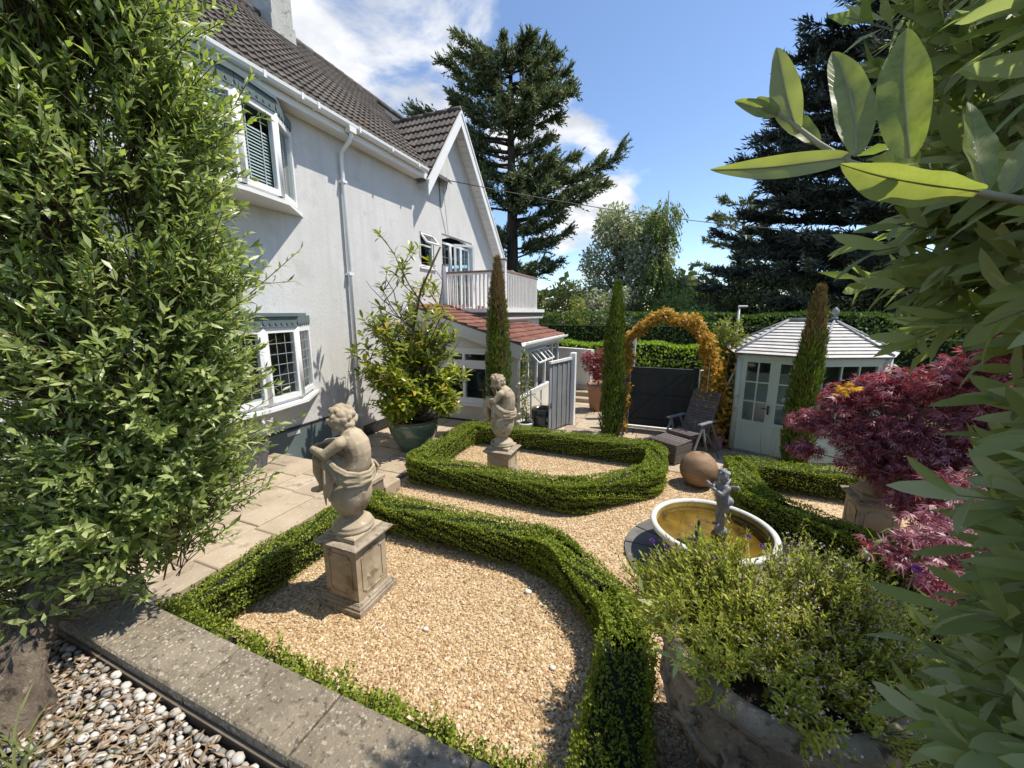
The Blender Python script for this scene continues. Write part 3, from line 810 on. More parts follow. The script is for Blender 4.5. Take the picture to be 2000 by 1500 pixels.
# base of the wall
MB().box((WX + .012, 5.24, -0.03), (WX - .05, 7.94, 0.24)).build('plinth', MT['plinth'], house)
pan = MB().box((WX + .03, -4, -0.03), (WX - .05, 5.23, 0.64)).build('basement_panel', MT['teal'], house)
MB().box((WX + .036, -4, 0.64), (WX - .05, 5.23, 0.675)).build('panel_capping', MT['plinth'], pan)
vent = MB()
for k in range(3): vent.box((WX + .031, 4.32, .545 + k * .022), (WX + .042, 4.56, .558 + k * .022))
vent.build('air_vent', MT['white'], pan)

# roof tiles: a double roll profile, laid row on row
TW, TG = 0.30, 0.335
def tile_mesh(name, w=TW, g=TG, lift=0.05, thick=0.042):
    px = [0, .1, .2, .3, .42, .5, .6, .7, .8, .92]
    ph = [.0, .35, 1, .35, 0, 0, .35, 1, .35, 0]
    L = g + 0.07
    vs = []
    for x, h in zip(px + [1.0], ph + [0.0]):
        z = h * 0.026
        vs += [((x - .5) * w, 0, z + lift), ((x - .5) * w, L, z + 0.004), ((x - .5) * w, 0, z + lift - thick)]
    n = len(px)
    fs = []
    for i in range(n):
        a, b = i * 3, i * 3 + 3
        fs += [(a, b, b + 1, a + 1), (a + 2, b + 2, b, a)]
    mb = MB().add(vs, fs, False)
    return mb.mesh(name)
def lay_tiles(name, parent, me, spots, n_obj, m_far):
    """spots: list of (origin, across, upslope, normal, key); the n_obj with the smallest key are objects, the rest one part"""
    spots.sort(key=lambda t: t[4])
    base = root_loc(parent)
    for o_, ax, up, nn, _ in spots[:n_obj]:
        ob = bpy.data.objects.new(name, me)
        C.objects.link(ob)
        ob.parent = parent
        ob.matrix_local = Matrix.Translation(o_ - base) @ Matrix((ax, up, nn)).transposed().to_4x4() @ Matrix.Rotation(random.uniform(-.012, .012), 4, 'Z')
    if len(spots) > n_obj:
        tv = np.array([v.co for v in me.vertices])
        tf = np.array([p.vertices[:] for p in me.polygons])
        V = []; F = []
        for k, (o_, ax, up, nn, _) in enumerate(spots[n_obj:]):
            A = np.array([ax, up, nn])
            V.append(tv @ A + np.array(o_ - base)); F.append(tf + k * len(tv))
        link(name + 's', np_mesh(name, np.concatenate(V), [np.concatenate(F)]), m_far, parent, kind='stuff')
tile = tile_mesh('roof_tile'); tile.materials.append(MT['tile'])
mb = MB()
mb.quad((EX, -4, EZ), (EX, 9.6, EZ), (RX, 13.5, RZ), (RX, -4, RZ))
mb.quad((RX, -4, RZ), (RX, 13.5, RZ), (RX - 4.2, 13.5, EZ), (RX - 4.2, -4, EZ))
roof = mb.build('roof', MT['plinth'], house)
up42 = Vector((-math.cos(R(42)), 0, math.sin(R(42))))
n42 = Vector((math.sin(R(42)), 0, math.cos(R(42))))
ax = Vector((0, 1, 0))
spots = []
rows = int((9.41 - 5.55) / math.cos(R(42)) / TG) + 1
for i in range(rows):
    for j in range(52):
        o_ = Vector((EX, -4, EZ)) + up42 * (i * TG - 0.03) + ax * (j * TW + .15) + n42 * 0.004
        zt = o_.z + 0.1
        if o_.y > GS - (GZ - zt) / GLs + 0.12: continue
        if o_.y < 1.2: continue
        spots.append((o_, ax, up42, n42, (o_ - Vector((0, 0, 2.6))).length + (4 if o_.y < 2.6 else 0)))
lay_tiles('roof_tile', roof, tile, spots, 300, MT['tile_stuff'])
mb = MB()
for j in range(34): mb.tube([(RX, 1.0 + j * .36, RZ + .03), (RX, 1.36 + j * .36, RZ + .045)], .11, 8)
mb.build('ridge_tiles', MT['tile_stuff'], roof, 'stuff')
MB().box((-9.95, 7.45, 8.2), (-8.95, 8.0, 11.2)).box((-10.0, 7.40, 8.2), (-8.92, 8.03, 9.35)).build('chimney', MT['chimney'], house)
# eaves
MB().box((EX + .005, -4, 5.70), (EX - .03, 8.42, 5.89)).build('fascia', MT['white'], house)
MB().quad((EX - .03, -4, 5.72), (WX, -4, 5.72), (WX, 8.3, 5.72), (EX - .03, 8.3, 5.72)).build('soffit', MT['white'], house)
def gutter(mb, p, q, out, r=.058):
    p, q, out = Vector(p), Vector(q), Vector(out)
    prof = [(-r, r * .2), (-r, -r * .5), (-r * .6, -r), (r * .6, -r), (r, -r * .35), (r * 1.08, r * .45), (r * .92, r * .45), (r * .86, -r * .2), (r * .5, -r * .8), (-r * .5, -r * .8), (-r * .85, r * .2)]
    n = len(prof)
    vs = [e + out * a + Vector((0, 0, b)) for e in (p, q) for a, b in prof]
    mb.add(vs, [tuple(range(n)), tuple(reversed(range(n, 2 * n)))] + [(i, n + i, n + (i + 1) % n, (i + 1) % n) for i in range(n)])
mb = MB()
gutter(mb, (EX + .075, -4, 5.865), (EX + .075, 8.30, 5.865), (1, 0, 0))
gut = mb.build('gutter', MT['white'], house)
for y in (1.6, 2.5, 3.4, 4.3, 4.9, 5.2, 6.1, 7.0, 7.9):
    MB().box((EX + .006, y - .02, 5.80), (EX + .145, y + .02, 5.895)).build('gutter_bracket', MT['white'], gut)
mb = MB().tube([(EX + .075, 5.93, 5.83), (EX + .075, 5.93, 5.70), (EX + .03, 5.93, 5.62), (WX + .09, 5.95, 5.48), (WX + .07, 5.95, 5.36), (WX + .07, 5.95, 0.05)], .036, 10)
mb.box((EX + .02, 5.85, 5.74), (EX + .13, 6.01, 5.84))
dp = mb.build('downpipe', MT['white'], house)
for z in (4.95, 3.3, 1.7, .5): MB().box((WX + .001, 5.895, z), (WX + .12, 6.005, z + .045)).build('pipe_clip', MT['white'], dp)

# cross gable over the right part of the wall
gx = -5.50
def gpt(x, y, off=0.0): return Vector((x, y, GZ + off - (GLs * (GS - y) if y < GS else GRs * (y - GS))))
y_l, y_r = 8.36, 13.05
vx = lambda z: EX - (z - EZ) / T42
gab = MB()
gab.quad(gpt(gx, y_l), gpt(gx, GS), Vector((vx(GZ), GS, GZ)), Vector((EX - .02, y_l, gpt(0, y_l).z)))
gab.quad(gpt(gx, GS), gpt(gx, y_r), gpt(-9.0, y_r), gpt(-9.0, GS))
gable_roof = gab.build('gable_roof', MT['plinth'], house)
aL = math.atan(GLs)
upL = Vector((0, math.cos(aL), math.sin(aL)))
nL = Vector((0, -math.sin(aL), math.cos(aL)))
axL = Vector((-1, 0, 0))
spots = []
for i in range(8):
    for j in range(9):
        o_ = Vector((gx + .02, y_l, gpt(0, y_l).z)) + upL * (i * TG - .02) + axL * (j * TW + .15) + nL * .004
        if o_.x < vx(o_.z + .1) - .1 or i * TG > 2.5: continue
        spots.append((o_, axL, upL, nL, i))
lay_tiles('roof_tile', gable_roof, tile, spots, 300, MT['tile_stuff'])
aR = math.atan(GRs)
upR = Vector((0, -math.cos(aR), math.sin(aR)))
nR = Vector((0, math.sin(aR), math.cos(aR)))
spots = [(Vector((gx + .02 - j * TW - .15, y_r, gpt(0, y_r).z)) + upR * (i * TG - .02) + nR * .004, Vector((1, 0, 0)), upR, nR, 0) for i in range(13) for j in range(3)]
lay_tiles('roof_tile', gable_roof, tile, spots, 300, MT['tile_stuff'])
mb = MB()
for j in range(6): mb.tube([gpt(gx + .02 - j * .38, GS, .02), gpt(gx + .02 - (j + 1) * .38, GS, .03)], .075, 8)
mb.build('ridge_tiles', MT['tile_stuff'], gable_roof, 'stuff')
mb = MB()   # bargeboards and the boarded soffit behind them
for ya, yb in ((y_l - .03, GS), (GS, y_r)):
    a, b = gpt(gx + .03, ya, -.015), gpt(gx + .03, yb, -.015)
    mb.prism([a, b, b - Vector((0, 0, .36)), a - Vector((0, 0, .36))], (-.03, 0, 0))
barge = mb.build('bargeboard', MT['white'], house)
mb = MB()
for ya, yb in ((y_l - .03, GS), (GS, y_r)):
    a, b = gpt(gx + .032, ya, -.012), gpt(gx + .032, yb, -.012)
    mb.prism([a, b, b - Vector((0, 0, .07)), a - Vector((0, 0, .07))], (.02, 0, 0))
mb.build('verge_trim', MT['white'], barge)
mb = MB().quad(gpt(gx, y_l, -.15), gpt(gx, GS, -.15), gpt(WX, GS, -.15), gpt(WX, y_l, -.15))
mb.build('soffit', MT['white'], house)
nb = 26
for k in range(nb):
    ya = GS + (y_r - GS) * k / nb + .006
    yb = GS + (y_r - GS) * (k + 1) / nb - .006
    MB().prism([gpt(gx, ya, -.13), gpt(gx, yb, -.13), gpt(WX, yb, -.13), gpt(WX, ya, -.13)], (0, 0, -.012)).build('soffit_board', MT['white'], house)
MB().quad(gpt(gx, GS, -.12), gpt(gx, y_r, -.12), gpt(WX, y_r, -.12), gpt(WX, GS, -.12)).build('soffit_backing', MT['worn_white'], house)
# telephone bracket and cable fixings on the gable
mb = MB().tube([(WX, 9.42, 5.98), (WX + .16, 9.42, 6.0)], .012, 6).tube([(WX + .1, 9.2, 6.02), (WX + .1, 9.62, 6.06)], .012, 6)
for y in (9.2, 9.62): mb.tube([(WX + .1, y, 6.02), (WX + .1, y, 6.14)], .022, 6)
mb.tube([(WX + .1, 9.62, 6.05), (WX + .05, 9.66, 5.85), (WX + .03, 9.56, 5.72), (WX + .03, 9.46, 5.82)], .009, 5)
mb.tube([(WX + .02, 9.36, 6.0), (WX + .02, 9.38, 5.35)], .018, 5).tube([(WX + .012, 9.38, 5.35), (WX + .012, 9.62, 4.72)], .006, 5)
mb.build('cable_bracket', MT['lead'], house)

# a window leaf: frame bars round one pane between two ground points, with optional lead strips
def casement(parent, p, q, z0, z1, w=.055, t=.05, lead=None, name='window_frame', m=None, inset=.0):
    p, q = Vector((*p, 0)), Vector((*q, 0))
    d = (q - p).normalized()
    n = Vector((d.y, -d.x, 0))
    mb = MB()
    def bar(a, b, za, zb, pr=0.0):
        A, B = p + d * a, p + d * b
        mb.prism([A + n * (t / 2 + pr) + Vector((0, 0, za)), B + n * (t / 2 + pr) + Vector((0, 0, za)), B + n * (t / 2 + pr) + Vector((0, 0, zb)), A + n * (t / 2 + pr) + Vector((0, 0, zb))], -n * (t + pr))
    L = (q - p).length
    bar(0, w, z0, z1); bar(L - w, L, z0, z1)
    bar(w, L - w, z0, z0 + w); bar(w, L - w, z1 - w, z1)
    f = mb.build(name, m or MT['white'], parent)
    A, B = p + d * w, q - d * w
    MB().prism([A + Vector((0, 0, z0 + w)), B + Vector((0, 0, z0 + w)), B + Vector((0, 0, z1 - w)), A + Vector((0, 0, z1 - w))], n * .006).build('pane', MT['glass'], f)
    if lead:
        mb = MB()
        cx, cz = lead
        o_ = n * .009
        for i in range(1, cx):
            c = A.lerp(B, i / cx) + o_
            mb.bar(c + Vector((0, 0, z0 + w)), c + Vector((0, 0, z1 - w)), .009, .004, n)
        for i in range(1, cz):
            z = z0 + w + (z1 - z0 - 2 * w) * i / cz
            mb.bar(A + o_ + Vector((0, 0, z)), B + o_ + Vector((0, 0, z)), .009, .004, n)
        mb.build('lead_strips', MT['lead'], f, 'stuff')
    return f
def bay(y_c, z0, z1, blinds):
    P = [(-5.83, y_c - 1.52), (-5.45, y_c - .97), (-5.33, y_c - .33), (-5.33, y_c + .33), (-5.45, y_c + .97), (-5.83, y_c + 1.52)]
    b = MB()
    S = [(x + (.09 if x > -5.8 else .0), y + (.13 if i == 5 else -.13 if i == 0 else .05 if i == 4 else -.05 if i == 1 else 0)) for i, (x, y) in enumerate(P)]
    b.prism([(x, y, z0 - .11) for x, y in S], (0, 0, .05))
    sill = b.build('bay_window', MT['white'], house)
    I = [(x - .02, y) for x, y in P]
    MB().prism([(x, y, z0 - .06) for x, y in I], (0, 0, .06)).build('window_base', MT['white'], sill)
    if not blinds:
        Q = [(x - .06, y + (.1 if i == 0 else -.1 if i == 5 else 0)) for i, (x, y) in enumerate(P)]
    for i in range(5):
        casement(sill, P[i], P[i + 1], z0, z1, .078, .07, None if blinds else (3, 6))
        a, c = Vector((*P[i + 1], 0)), 0
        if i < 4: MB().lathe([(.052, z0), (.052, z1)], (P[i + 1][0], P[i + 1][1], 0), 8).build('mullion', MT['white'], sill)
    # dark sheet on the wall stands in for the unlit interior behind the panes
    MB().prism([(x - .16 if x > -5.8 else x - .01, y, z0 - .005) for x, y in P], (0, 0, .004)).build('inner_sill', MT['white'], sill)
    MB().box((WX + .004, y_c - 1.45, z0), (WX + .012, y_c + 1.45, z1)).build('room', MT['room_shade'], sill)
    if blinds:
        for i in range(5):
            p, q = Vector((*P[i], 0)), Vector((*P[i + 1], 0))
            d = (q - p).normalized(); n = Vector((d.y, -d.x, 0))
            p, q = p + d * .07 - n * .07, q - d * .07 - n * .07
            mb = MB()
            z = z0 + .07
            zt = z1 - (.28 if i == 3 else .1)
            while z < zt:
                mb.bar(p + Vector((0, 0, z)), q + Vector((0, 0, z)), .036, .004, (n * 1.3 + Vector((0, 0, 1))))
                z += .043
            for f_ in (.25, .75):
                c = p.lerp(q, f_) + n * .022
                mb.bar(c + Vector((0, 0, z0 + .06)), c + Vector((0, 0, z1 - .06)), .014, .003, n)
            mb.build('blind', MT['white'], sill, 'stuff')
    # scalloped pelmet over the glass
    pel = MB()
    for i in range(5):
        p, q = Vector((*P[i], 0)), Vector((*P[i + 1], 0))
        d = (q - p).normalized(); n = Vector((d.y, -d.x, 0))
        L = (q - p).length
        if i == 0: p = p - d * .02
        k = max(3, round(L / .115))
        pts_t = [p + n * .05 + Vector((0, 0, z1 + .17)), q + n * .05 + Vector((0, 0, z1 + .17))]
        low = []
        for s_ in range(k * 6 + 1):
            u = s_ / 6 % 1
            low.append(p + d * (L * s_ / (k * 6)) + n * .05 + Vector((0, 0, z1 + .075 - .065 * math.sin(math.pi * u) ** .8)))
        pel.prism(list(reversed(pts_t)) + low, -n * .018)
    pl = pel.build('pelmet', MT['teal'], sill)
    cap = MB().prism([(x + .08 if x > -5.8 else x, y, z1 + .16) for x, y in P], (0, 0, .05))
    cap.prism([(x + .06 if x > -5.8 else x, y, z1) for x, y in P], (0, 0, .02))
    cap.build('bay_cap', MT['teal'], sill)
    back = MB()
    for i in range(5):
        p, q = Vector((*P[i], 0)), Vector((*P[i + 1], 0))
        d = (q - p).normalized(); n = Vector((d.y, -d.x, 0))
        back.prism([p + n * .028 + Vector((0, 0, z1)), q + n * .028 + Vector((0, 0, z1)), q + n * .028 + Vector((0, 0, z1 + .16)), p + n * .028 + Vector((0, 0, z1 + .16))], -n * .02)
    back.build('head_board', MT['white'], sill)
    return sill
bay(3.42, 4.28, 5.40, True)
bay(3.42, 1.28, 2.38, False)
# small top-hung window and the balcony door
cw = casement(house, (WX - .05, 8.42), (WX - .05, 9.0), 3.74, 4.54, .045, .05, None, 'small_window')
MB().box((WX - .02, 8.465, 4.24), (WX - .075, 8.955, 4.28)).build('transom', MT['white'], cw)
MB().box((WX + .04, 8.36, 3.68), (WX - .04, 9.06, 3.72)).build('window_sill', MT['white'], cw)
v0 = Vector((WX + .0, 8.45, 4.52)); sl = Vector((.17, 0, -.21)); across = Vector((0, .52, 0))
mb = MB().bar(v0, v0 + sl, .045, .04, (1, 0, 1)).bar(v0 + across, v0 + across + sl, .045, .04, (1, 0, 1)).bar(v0, v0 + across, .045, .04, (1, 0, 1)).bar(v0 + sl, v0 + across + sl, .045, .04, (1, 0, 1))
op = mb.build('open_light', MT['white'], cw)
MB().prism([v0, v0 + across, v0 + across + sl, v0 + sl], (.004, 0, .004)).build('pane', MT['glass'], op)
dr = casement(house, (WX - .11, 9.44), (WX - .11, 10.0), 2.68, 4.52, .06, .05, (2, 5), 'balcony_door')
casement(dr, (WX - .11, 10.0), (WX - .11, 10.6), 2.68, 4.52, .06, .05, (2, 5), 'fixed_leaf')
casement(dr, (WX - .11, 10.6), (WX - .11, 11.13), 2.68, 4.52, .06, .05, (2, 5), 'fixed_leaf')
casement(dr, (WX + .04, 9.98), (WX + .46, 10.42), 2.70, 4.50, .06, .05, (2, 5), 'open_leaf')
mb = MB()
arch = [(WX - .02, 9.42, 4.70)] + [(WX - .02, 9.42 + 1.73 * k / 12, 4.54 + .16 * math.sin(math.pi * k / 12)) for k in range(13)] + [(WX - .02, 11.15, 4.70)]
mb.prism(arch, (-.1, 0, 0)).build('door_head', MT['render'], dr)

# low extension with a red tiled lean-to roof
LY = 7.95
ext = thing('lean_to_extension', (-4.4, LY, 0), 0, 'low cream extension with a red tiled lean-to roof joined to the white house', 'extension')
LX = -3.07
lt_z = lambda x: 1.96 + (-3.0 - x) * 0.300
wins = [(-5.08, -3.28, .46, 1.77)]
mb = MB()
mb.quad((WX, LY, -.04), (LX, LY, -.04), (LX, LY, .46), (WX, LY, .46))
mb.quad((WX, LY, .46), (-5.08, LY, .46), (-5.08, LY, 1.77), (WX, LY, 1.77))
mb.quad((-3.28, LY, .46), (LX, LY, .46), (LX, LY, 1.77), (-3.28, LY, 1.77))
mb.quad((WX, LY, 1.77), (LX, LY, 1.77), (LX, LY, lt_z(LX) - .05), (WX, LY, lt_z(WX) - .05))
mb.quad((LX, LY, -.04), (LX, 11.4, -.04), (LX, 11.4, .62), (LX, LY, .62)).quad((LX, LY, 1.70), (LX, 11.4, 1.70), (LX, 11.4, 1.93), (LX, LY, 1.93))
mb.quad((LX, 11.4, -.04), (WX, 11.4, -.04), (WX, 11.4, 2.6), (LX, 11.4, 1.93))
mb.build('wall', MT['render2'], ext)
MB().box((WX + .1, LY + 1.2, 0), (LX - .5, LY + 1.22, 1.9)).box((WX + .1, LY + .05, 0.02), (LX - .05, 11.3, .04)).build('room', MT['room_shade'], ext)
MB().box((WX, LY - .012, -.03), (LX, LY + .01, .05)).build('plinth', MT['plinth'], ext)
fr = MB()
for x in (-5.08, -4.46, -3.85, -3.33): fr.box((x, LY - .02, .46), (x + .075, LY + .06, 1.77))
for z in (.46, 1.36, 1.70): fr.box((-5.08, LY - .018, z), (-3.28, LY + .055, z + .075))
ewin = fr.build('window_frame', MT['white'], ext)
for x0, x1 in ((-5.005, -4.46), (-4.385, -3.85), (-3.775, -3.33)):
    for z0, z1 in ((.535, 1.36), (1.435, 1.70)):
        MB().box((x0, LY + .01, z0), (x1, LY + .018, z1)).build('pane', MT['glass'], ewin)
        mb = MB()
        for z in (z0 + .03, z1 - .03): mb.box((x0, LY - .01, z - .03), (x1, LY + .03, z + .03))
        mb.build('sash', MT['white'], ewin)
MB().box((-5.16, LY - .07, .40), (-3.22, LY + .02, .458)).build('window_sill', MT['white'], ext)
# garden side: posts, panes and two lights propped open
side = MB()
for y in (7.97, 8.62, 9.3, 10.0, 10.7, 11.34): side.box((LX - .05, y, .62), (LX + .02, y + .06, 1.70))
side.box((LX - .05, LY, .62), (LX + .03, 11.4, .67))
sf = side.build('window_frame', MT['white'], ext)
for y in (8.03, 8.68, 9.36, 10.06, 10.76): MB().box((LX - .02, y, .67), (LX - .012, y + .58, 1.70)).build('pane', MT['glass'], sf)
for ya in (8.66, 9.34):
    a, b_ = Vector((LX + .03, ya, 1.68)), Vector((LX + .03, ya + .62, 1.68))
    dn = Vector((.25, 0, -.26))
    mb = MB().bar(a, b_, .045, .03).bar(a + dn, b_ + dn, .045, .03).bar(a, a + dn, .045, .03).bar(b_, b_ + dn, .045, .03).bar(a.lerp(b_, .5), a.lerp(b_, .5) + dn, .03, .025)
    ol = mb.build('open_light', MT['white'], sf)
    MB().prism([a, b_, b_ + dn, a + dn], (.003, 0, .003)).build('pane', MT['glass'], ol)
# roof
rd = MB().prism([(WX, LY - .14, lt_z(WX) - .03), (-2.95, LY - .14, lt_z(-2.95) - .03), (-2.95, 11.5, lt_z(-2.95) - .03), (WX, 11.5, lt_z(WX) - .03)], (0, 0, -.05))
lroof = rd.build('roof', MT['plinth'], ext)
al = math.atan(.300)
upl = Vector((-math.cos(al), 0, math.sin(al))); nl = Vector((math.sin(al), 0, math.cos(al)))
rtile = tile_mesh('red_roof_tile', .235, .275, .055, .048); rtile.materials.append(MT['redtile'])
spots = []
for i in range(11):
    for j in range(16):
        o_ = Vector((-2.93, LY - .15 + .1175 + j * .235, lt_z(-2.93) - .026)) + upl * (i * .275)
        if o_.x < WX + .1: continue
        spots.append((o_, Vector((0, 1, 0)), upl, nl, i))
lay_tiles('roof_tile', lroof, rtile, spots, 300, MT['redtile'])
a, b_ = Vector((WX, LY - .145, lt_z(WX) - .005)), Vector((-2.93, LY - .145, lt_z(-2.93) - .005))
MB().prism([a - Vector((0, 0, .05)), b_ - Vector((0, 0, .05)), b_ - Vector((0, 0, .36)), a - Vector((0, 0, .30))], (0, .03, 0)).build('bargeboard', MT['render2'], ext)
MB().prism([a, b_, b_ - Vector((0, 0, .05)), a - Vector((0, 0, .05))], (0, .05, 0)).build('verge', MT['slate'], ext)
mb = MB(); gutter(mb, (-2.86, LY - .16, 1.925), (-2.86, 11.55, 1.925), (1, 0, 0), .055)
mb.box((-2.92, LY - .13, 1.80), (-2.945, 11.5, 1.95))
mb.build('gutter', MT['white'], ext)
mb = MB().tube([(-2.9, LY + .0, 1.88), (-2.93, LY + .0, 1.76), (-3.02, LY - .04, 1.6), (-3.02, LY - .04, .02)], .034, 10)
for z in (1.0, .3): mb.lathe([(.045, z), (.045, z + .05)], (-3.02, LY - .04, 0), 10)
mb.build('downpipe', MT['white'], ext)
# upper wall carrying the balcony, with lead flashing
BX, BY0, BY1 = -4.02, 9.45, 12.7
MB().box((WX, BY0 + .02, 1.9), (BX - .1, BY1, 2.60)).build('balcony_wall', MT['render2'], ext)
MB().box((WX, BY0 - .0, 2.50), (BX + .0, BY1 + .06, 2.585)).build('flashing', MT['slate'], ext)
mb = MB(); gutter(mb, (BX - .03, BY0 + .1, 2.44), (BX - .03, BY1 + .1, 2.44), (1, 0, 0), .05)
mb.build('balcony_gutter', MT['white'], ext)
balc = thing('balcony', (-5, 10, 2.6), 0, 'white painted balcony balustrade with brown handrail above the red tiled roof', 'balcony')
bb = MB().box((WX + .01, BY0 - .06, 2.60), (BX + .06, BY1 + .12, 2.70))
bb.build('base_board', MT['white'], balc)
# near side and long side, the far corner rounded
rail = [(WX + .05, BY0), (BX, BY0), (BX, BY1 - .7)] + [(BX - .7 + .7 * math.cos(t), BY1 - .7 + .7 * math.sin(t)) for t in [R(k) for k in (15, 30, 45, 60, 75, 90)]] + [(WX + .3, BY1)]
pts3 = [Vector((x, y, 3.66)) for x, y in rail]
hr = MB()
for p, q in zip(pts3, pts3[1:]): hr.bar(p, q, .085, .05)
hr.build('handrail', MT['handrail'], balc)
sr = MB()
for p, q in zip(pts3, pts3[1:]): sr.bar(p - Vector((0, 0, .05)), q - Vector((0, 0, .05)), .05, .045)
sr.build('under_rail', MT['white'], balc)
for x, y, h in ((WX + .06, BY0, 3.86), (BX, BY0, 3.92)):
    po = MB().box((x - .05, y - .05, 2.62), (x + .05, y + .05, h)).build('post', MT['white'], balc)
    MB().box((x - .07, y - .07, h), (x + .07, y + .07, h + .035), .012).build('post_cap', MT['slate'], po)
segs = [(p, q, (q - p).length) for p, q in zip(pts3, pts3[1:])]
tot = sum(s[2] for s in segs)
def along(t):
    for p, q, l in segs:
        if t <= l: return p.lerp(q, t / l)
        t -= l
    return pts3[-1]
t = .12
bal_me = MB().bar((0, 0, 0), (0, 0, 1), .04, .04).mesh('baluster'); bal_me.materials.append(MT['worn_white'])
bal2 = MB().lathe([(.014, 0), (.018, .12), (.013, .2), (.021, .5), (.013, .8), (.018, .88), (.014, 1)], (0, 0, 0), 8).mesh('baluster')
while t < tot - .2:
    p = along(t)
    o = link('baluster', bal_me, None, balc, (p.x + 5, p.y - 10, 2.70 - 2.6))
    o.scale.z = .90
    t += .118
chair = thing('balcony_chair', (-4.6, 11.4, 2.7), 0, 'small round-backed metal chair behind the balcony balustrade', 'chair')
mb = MB().tube([(-4.82 + .44 * .5 + .24 * math.cos(R(a)), 11.4, 3.25 + .62 * math.sin(R(a))) for a in range(0, 181, 20)], .014, 6)
mb.build('back_hoop', MT['galv'], chair)
MB().lathe([(.0, 0), (.24, 0), (.25, .02), (.24, .035), (0, .04)], (-4.6, 11.4, 3.14), 18).build('seat', MT['worn_white'], chair)
for a in (45, 135, 225, 315):
    MB().tube([(-4.6 + .18 * math.cos(R(a)), 11.4 + .18 * math.sin(R(a)), 3.15), (-4.6 + .24 * math.cos(R(a)), 11.4 + .24 * math.sin(R(a)), 2.70)], .012, 6).build('leg', MT['galv'], chair)

# ================================================================== STATUES
def sculpt(name, mb, voxel, smooth=4):
    """one continuous skin over overlapping lumps"""
    me = mb.mesh(name)
    ob = bpy.data.objects.new(name, me)
    C.objects.link(ob)
    rm = ob.modifiers.new('skin', 'REMESH')
    rm.mode = 'VOXEL'
    rm.voxel_size = voxel
    rm.use_smooth_shade = True
    sm = ob.modifiers.new('soften', 'SMOOTH')
    sm.factor = 0.5
    sm.iterations = smooth
    bpy.context.view_layer.update()
    out = bpy.data.meshes.new_from_object(ob.evaluated_get(bpy.context.evaluated_depsgraph_get()))
    out.name = name
    out.polygons.foreach_set('use_smooth', [True] * len(out.polygons))
    bpy.data.objects.remove(ob)
    bpy.data.meshes.remove(me)
    return out
def limb(mb, pts, rad, n=10):
    P = [Vector(p) for p in pts]
    mb.tube(P, rad, n, True)
    for p, r_ in zip(P, rad): mb.ball(p, r_, 10, 7)
def head(mb, c, r, look, curls=46, seed=1, nod=0.0):
    """round child's head with curls; look = facing angle about z"""
    rr = random.Random(seed)
    c = Vector(c)
    f = Vector((math.cos(look), math.sin(look), -nod)).normalized()
    sd = Vector((-math.sin(look), math.cos(look), 0))
    u = f.cross(sd)
    mb.ball(c, (r * .93, r * .88, r * 1.0), 14, 10)
    mb.ball(c + f * r * .35 - u * r * .42, r * .55, 10, 8)                      # jaw and cheeks
    mb.ball(c + f * r * .93 - u * r * .18, r * .14, 8, 6)                       # nose
    for s in (-1, 1):
        mb.ball(c + f * r * .72 + sd * s * r * .42 - u * r * .32, r * .26, 8, 6)   # cheek
        mb.ball(c + sd * s * r * .88 - u * r * .1, (r * .14, r * .12, r * .2), 8, 6)  # ear
    mb.ball(c + f * r * .84 - u * r * .52, (r * .12, r * .16, r * .07), 8, 6)     # mouth
    k = 0
    while k < curls:
        d = Vector((rr.gauss(0, 1), rr.gauss(0, 1), rr.gauss(0, 1))).normalized()
        if d.dot(f) > .45 and d.dot(u) < .55: continue
        if d.dot(u) < -.75: continue
        q = c + d * r * 1.0
        rad = r * rr.uniform(.20, .31)
        mb.ball(q, rad, 8, 6)
        k += 1
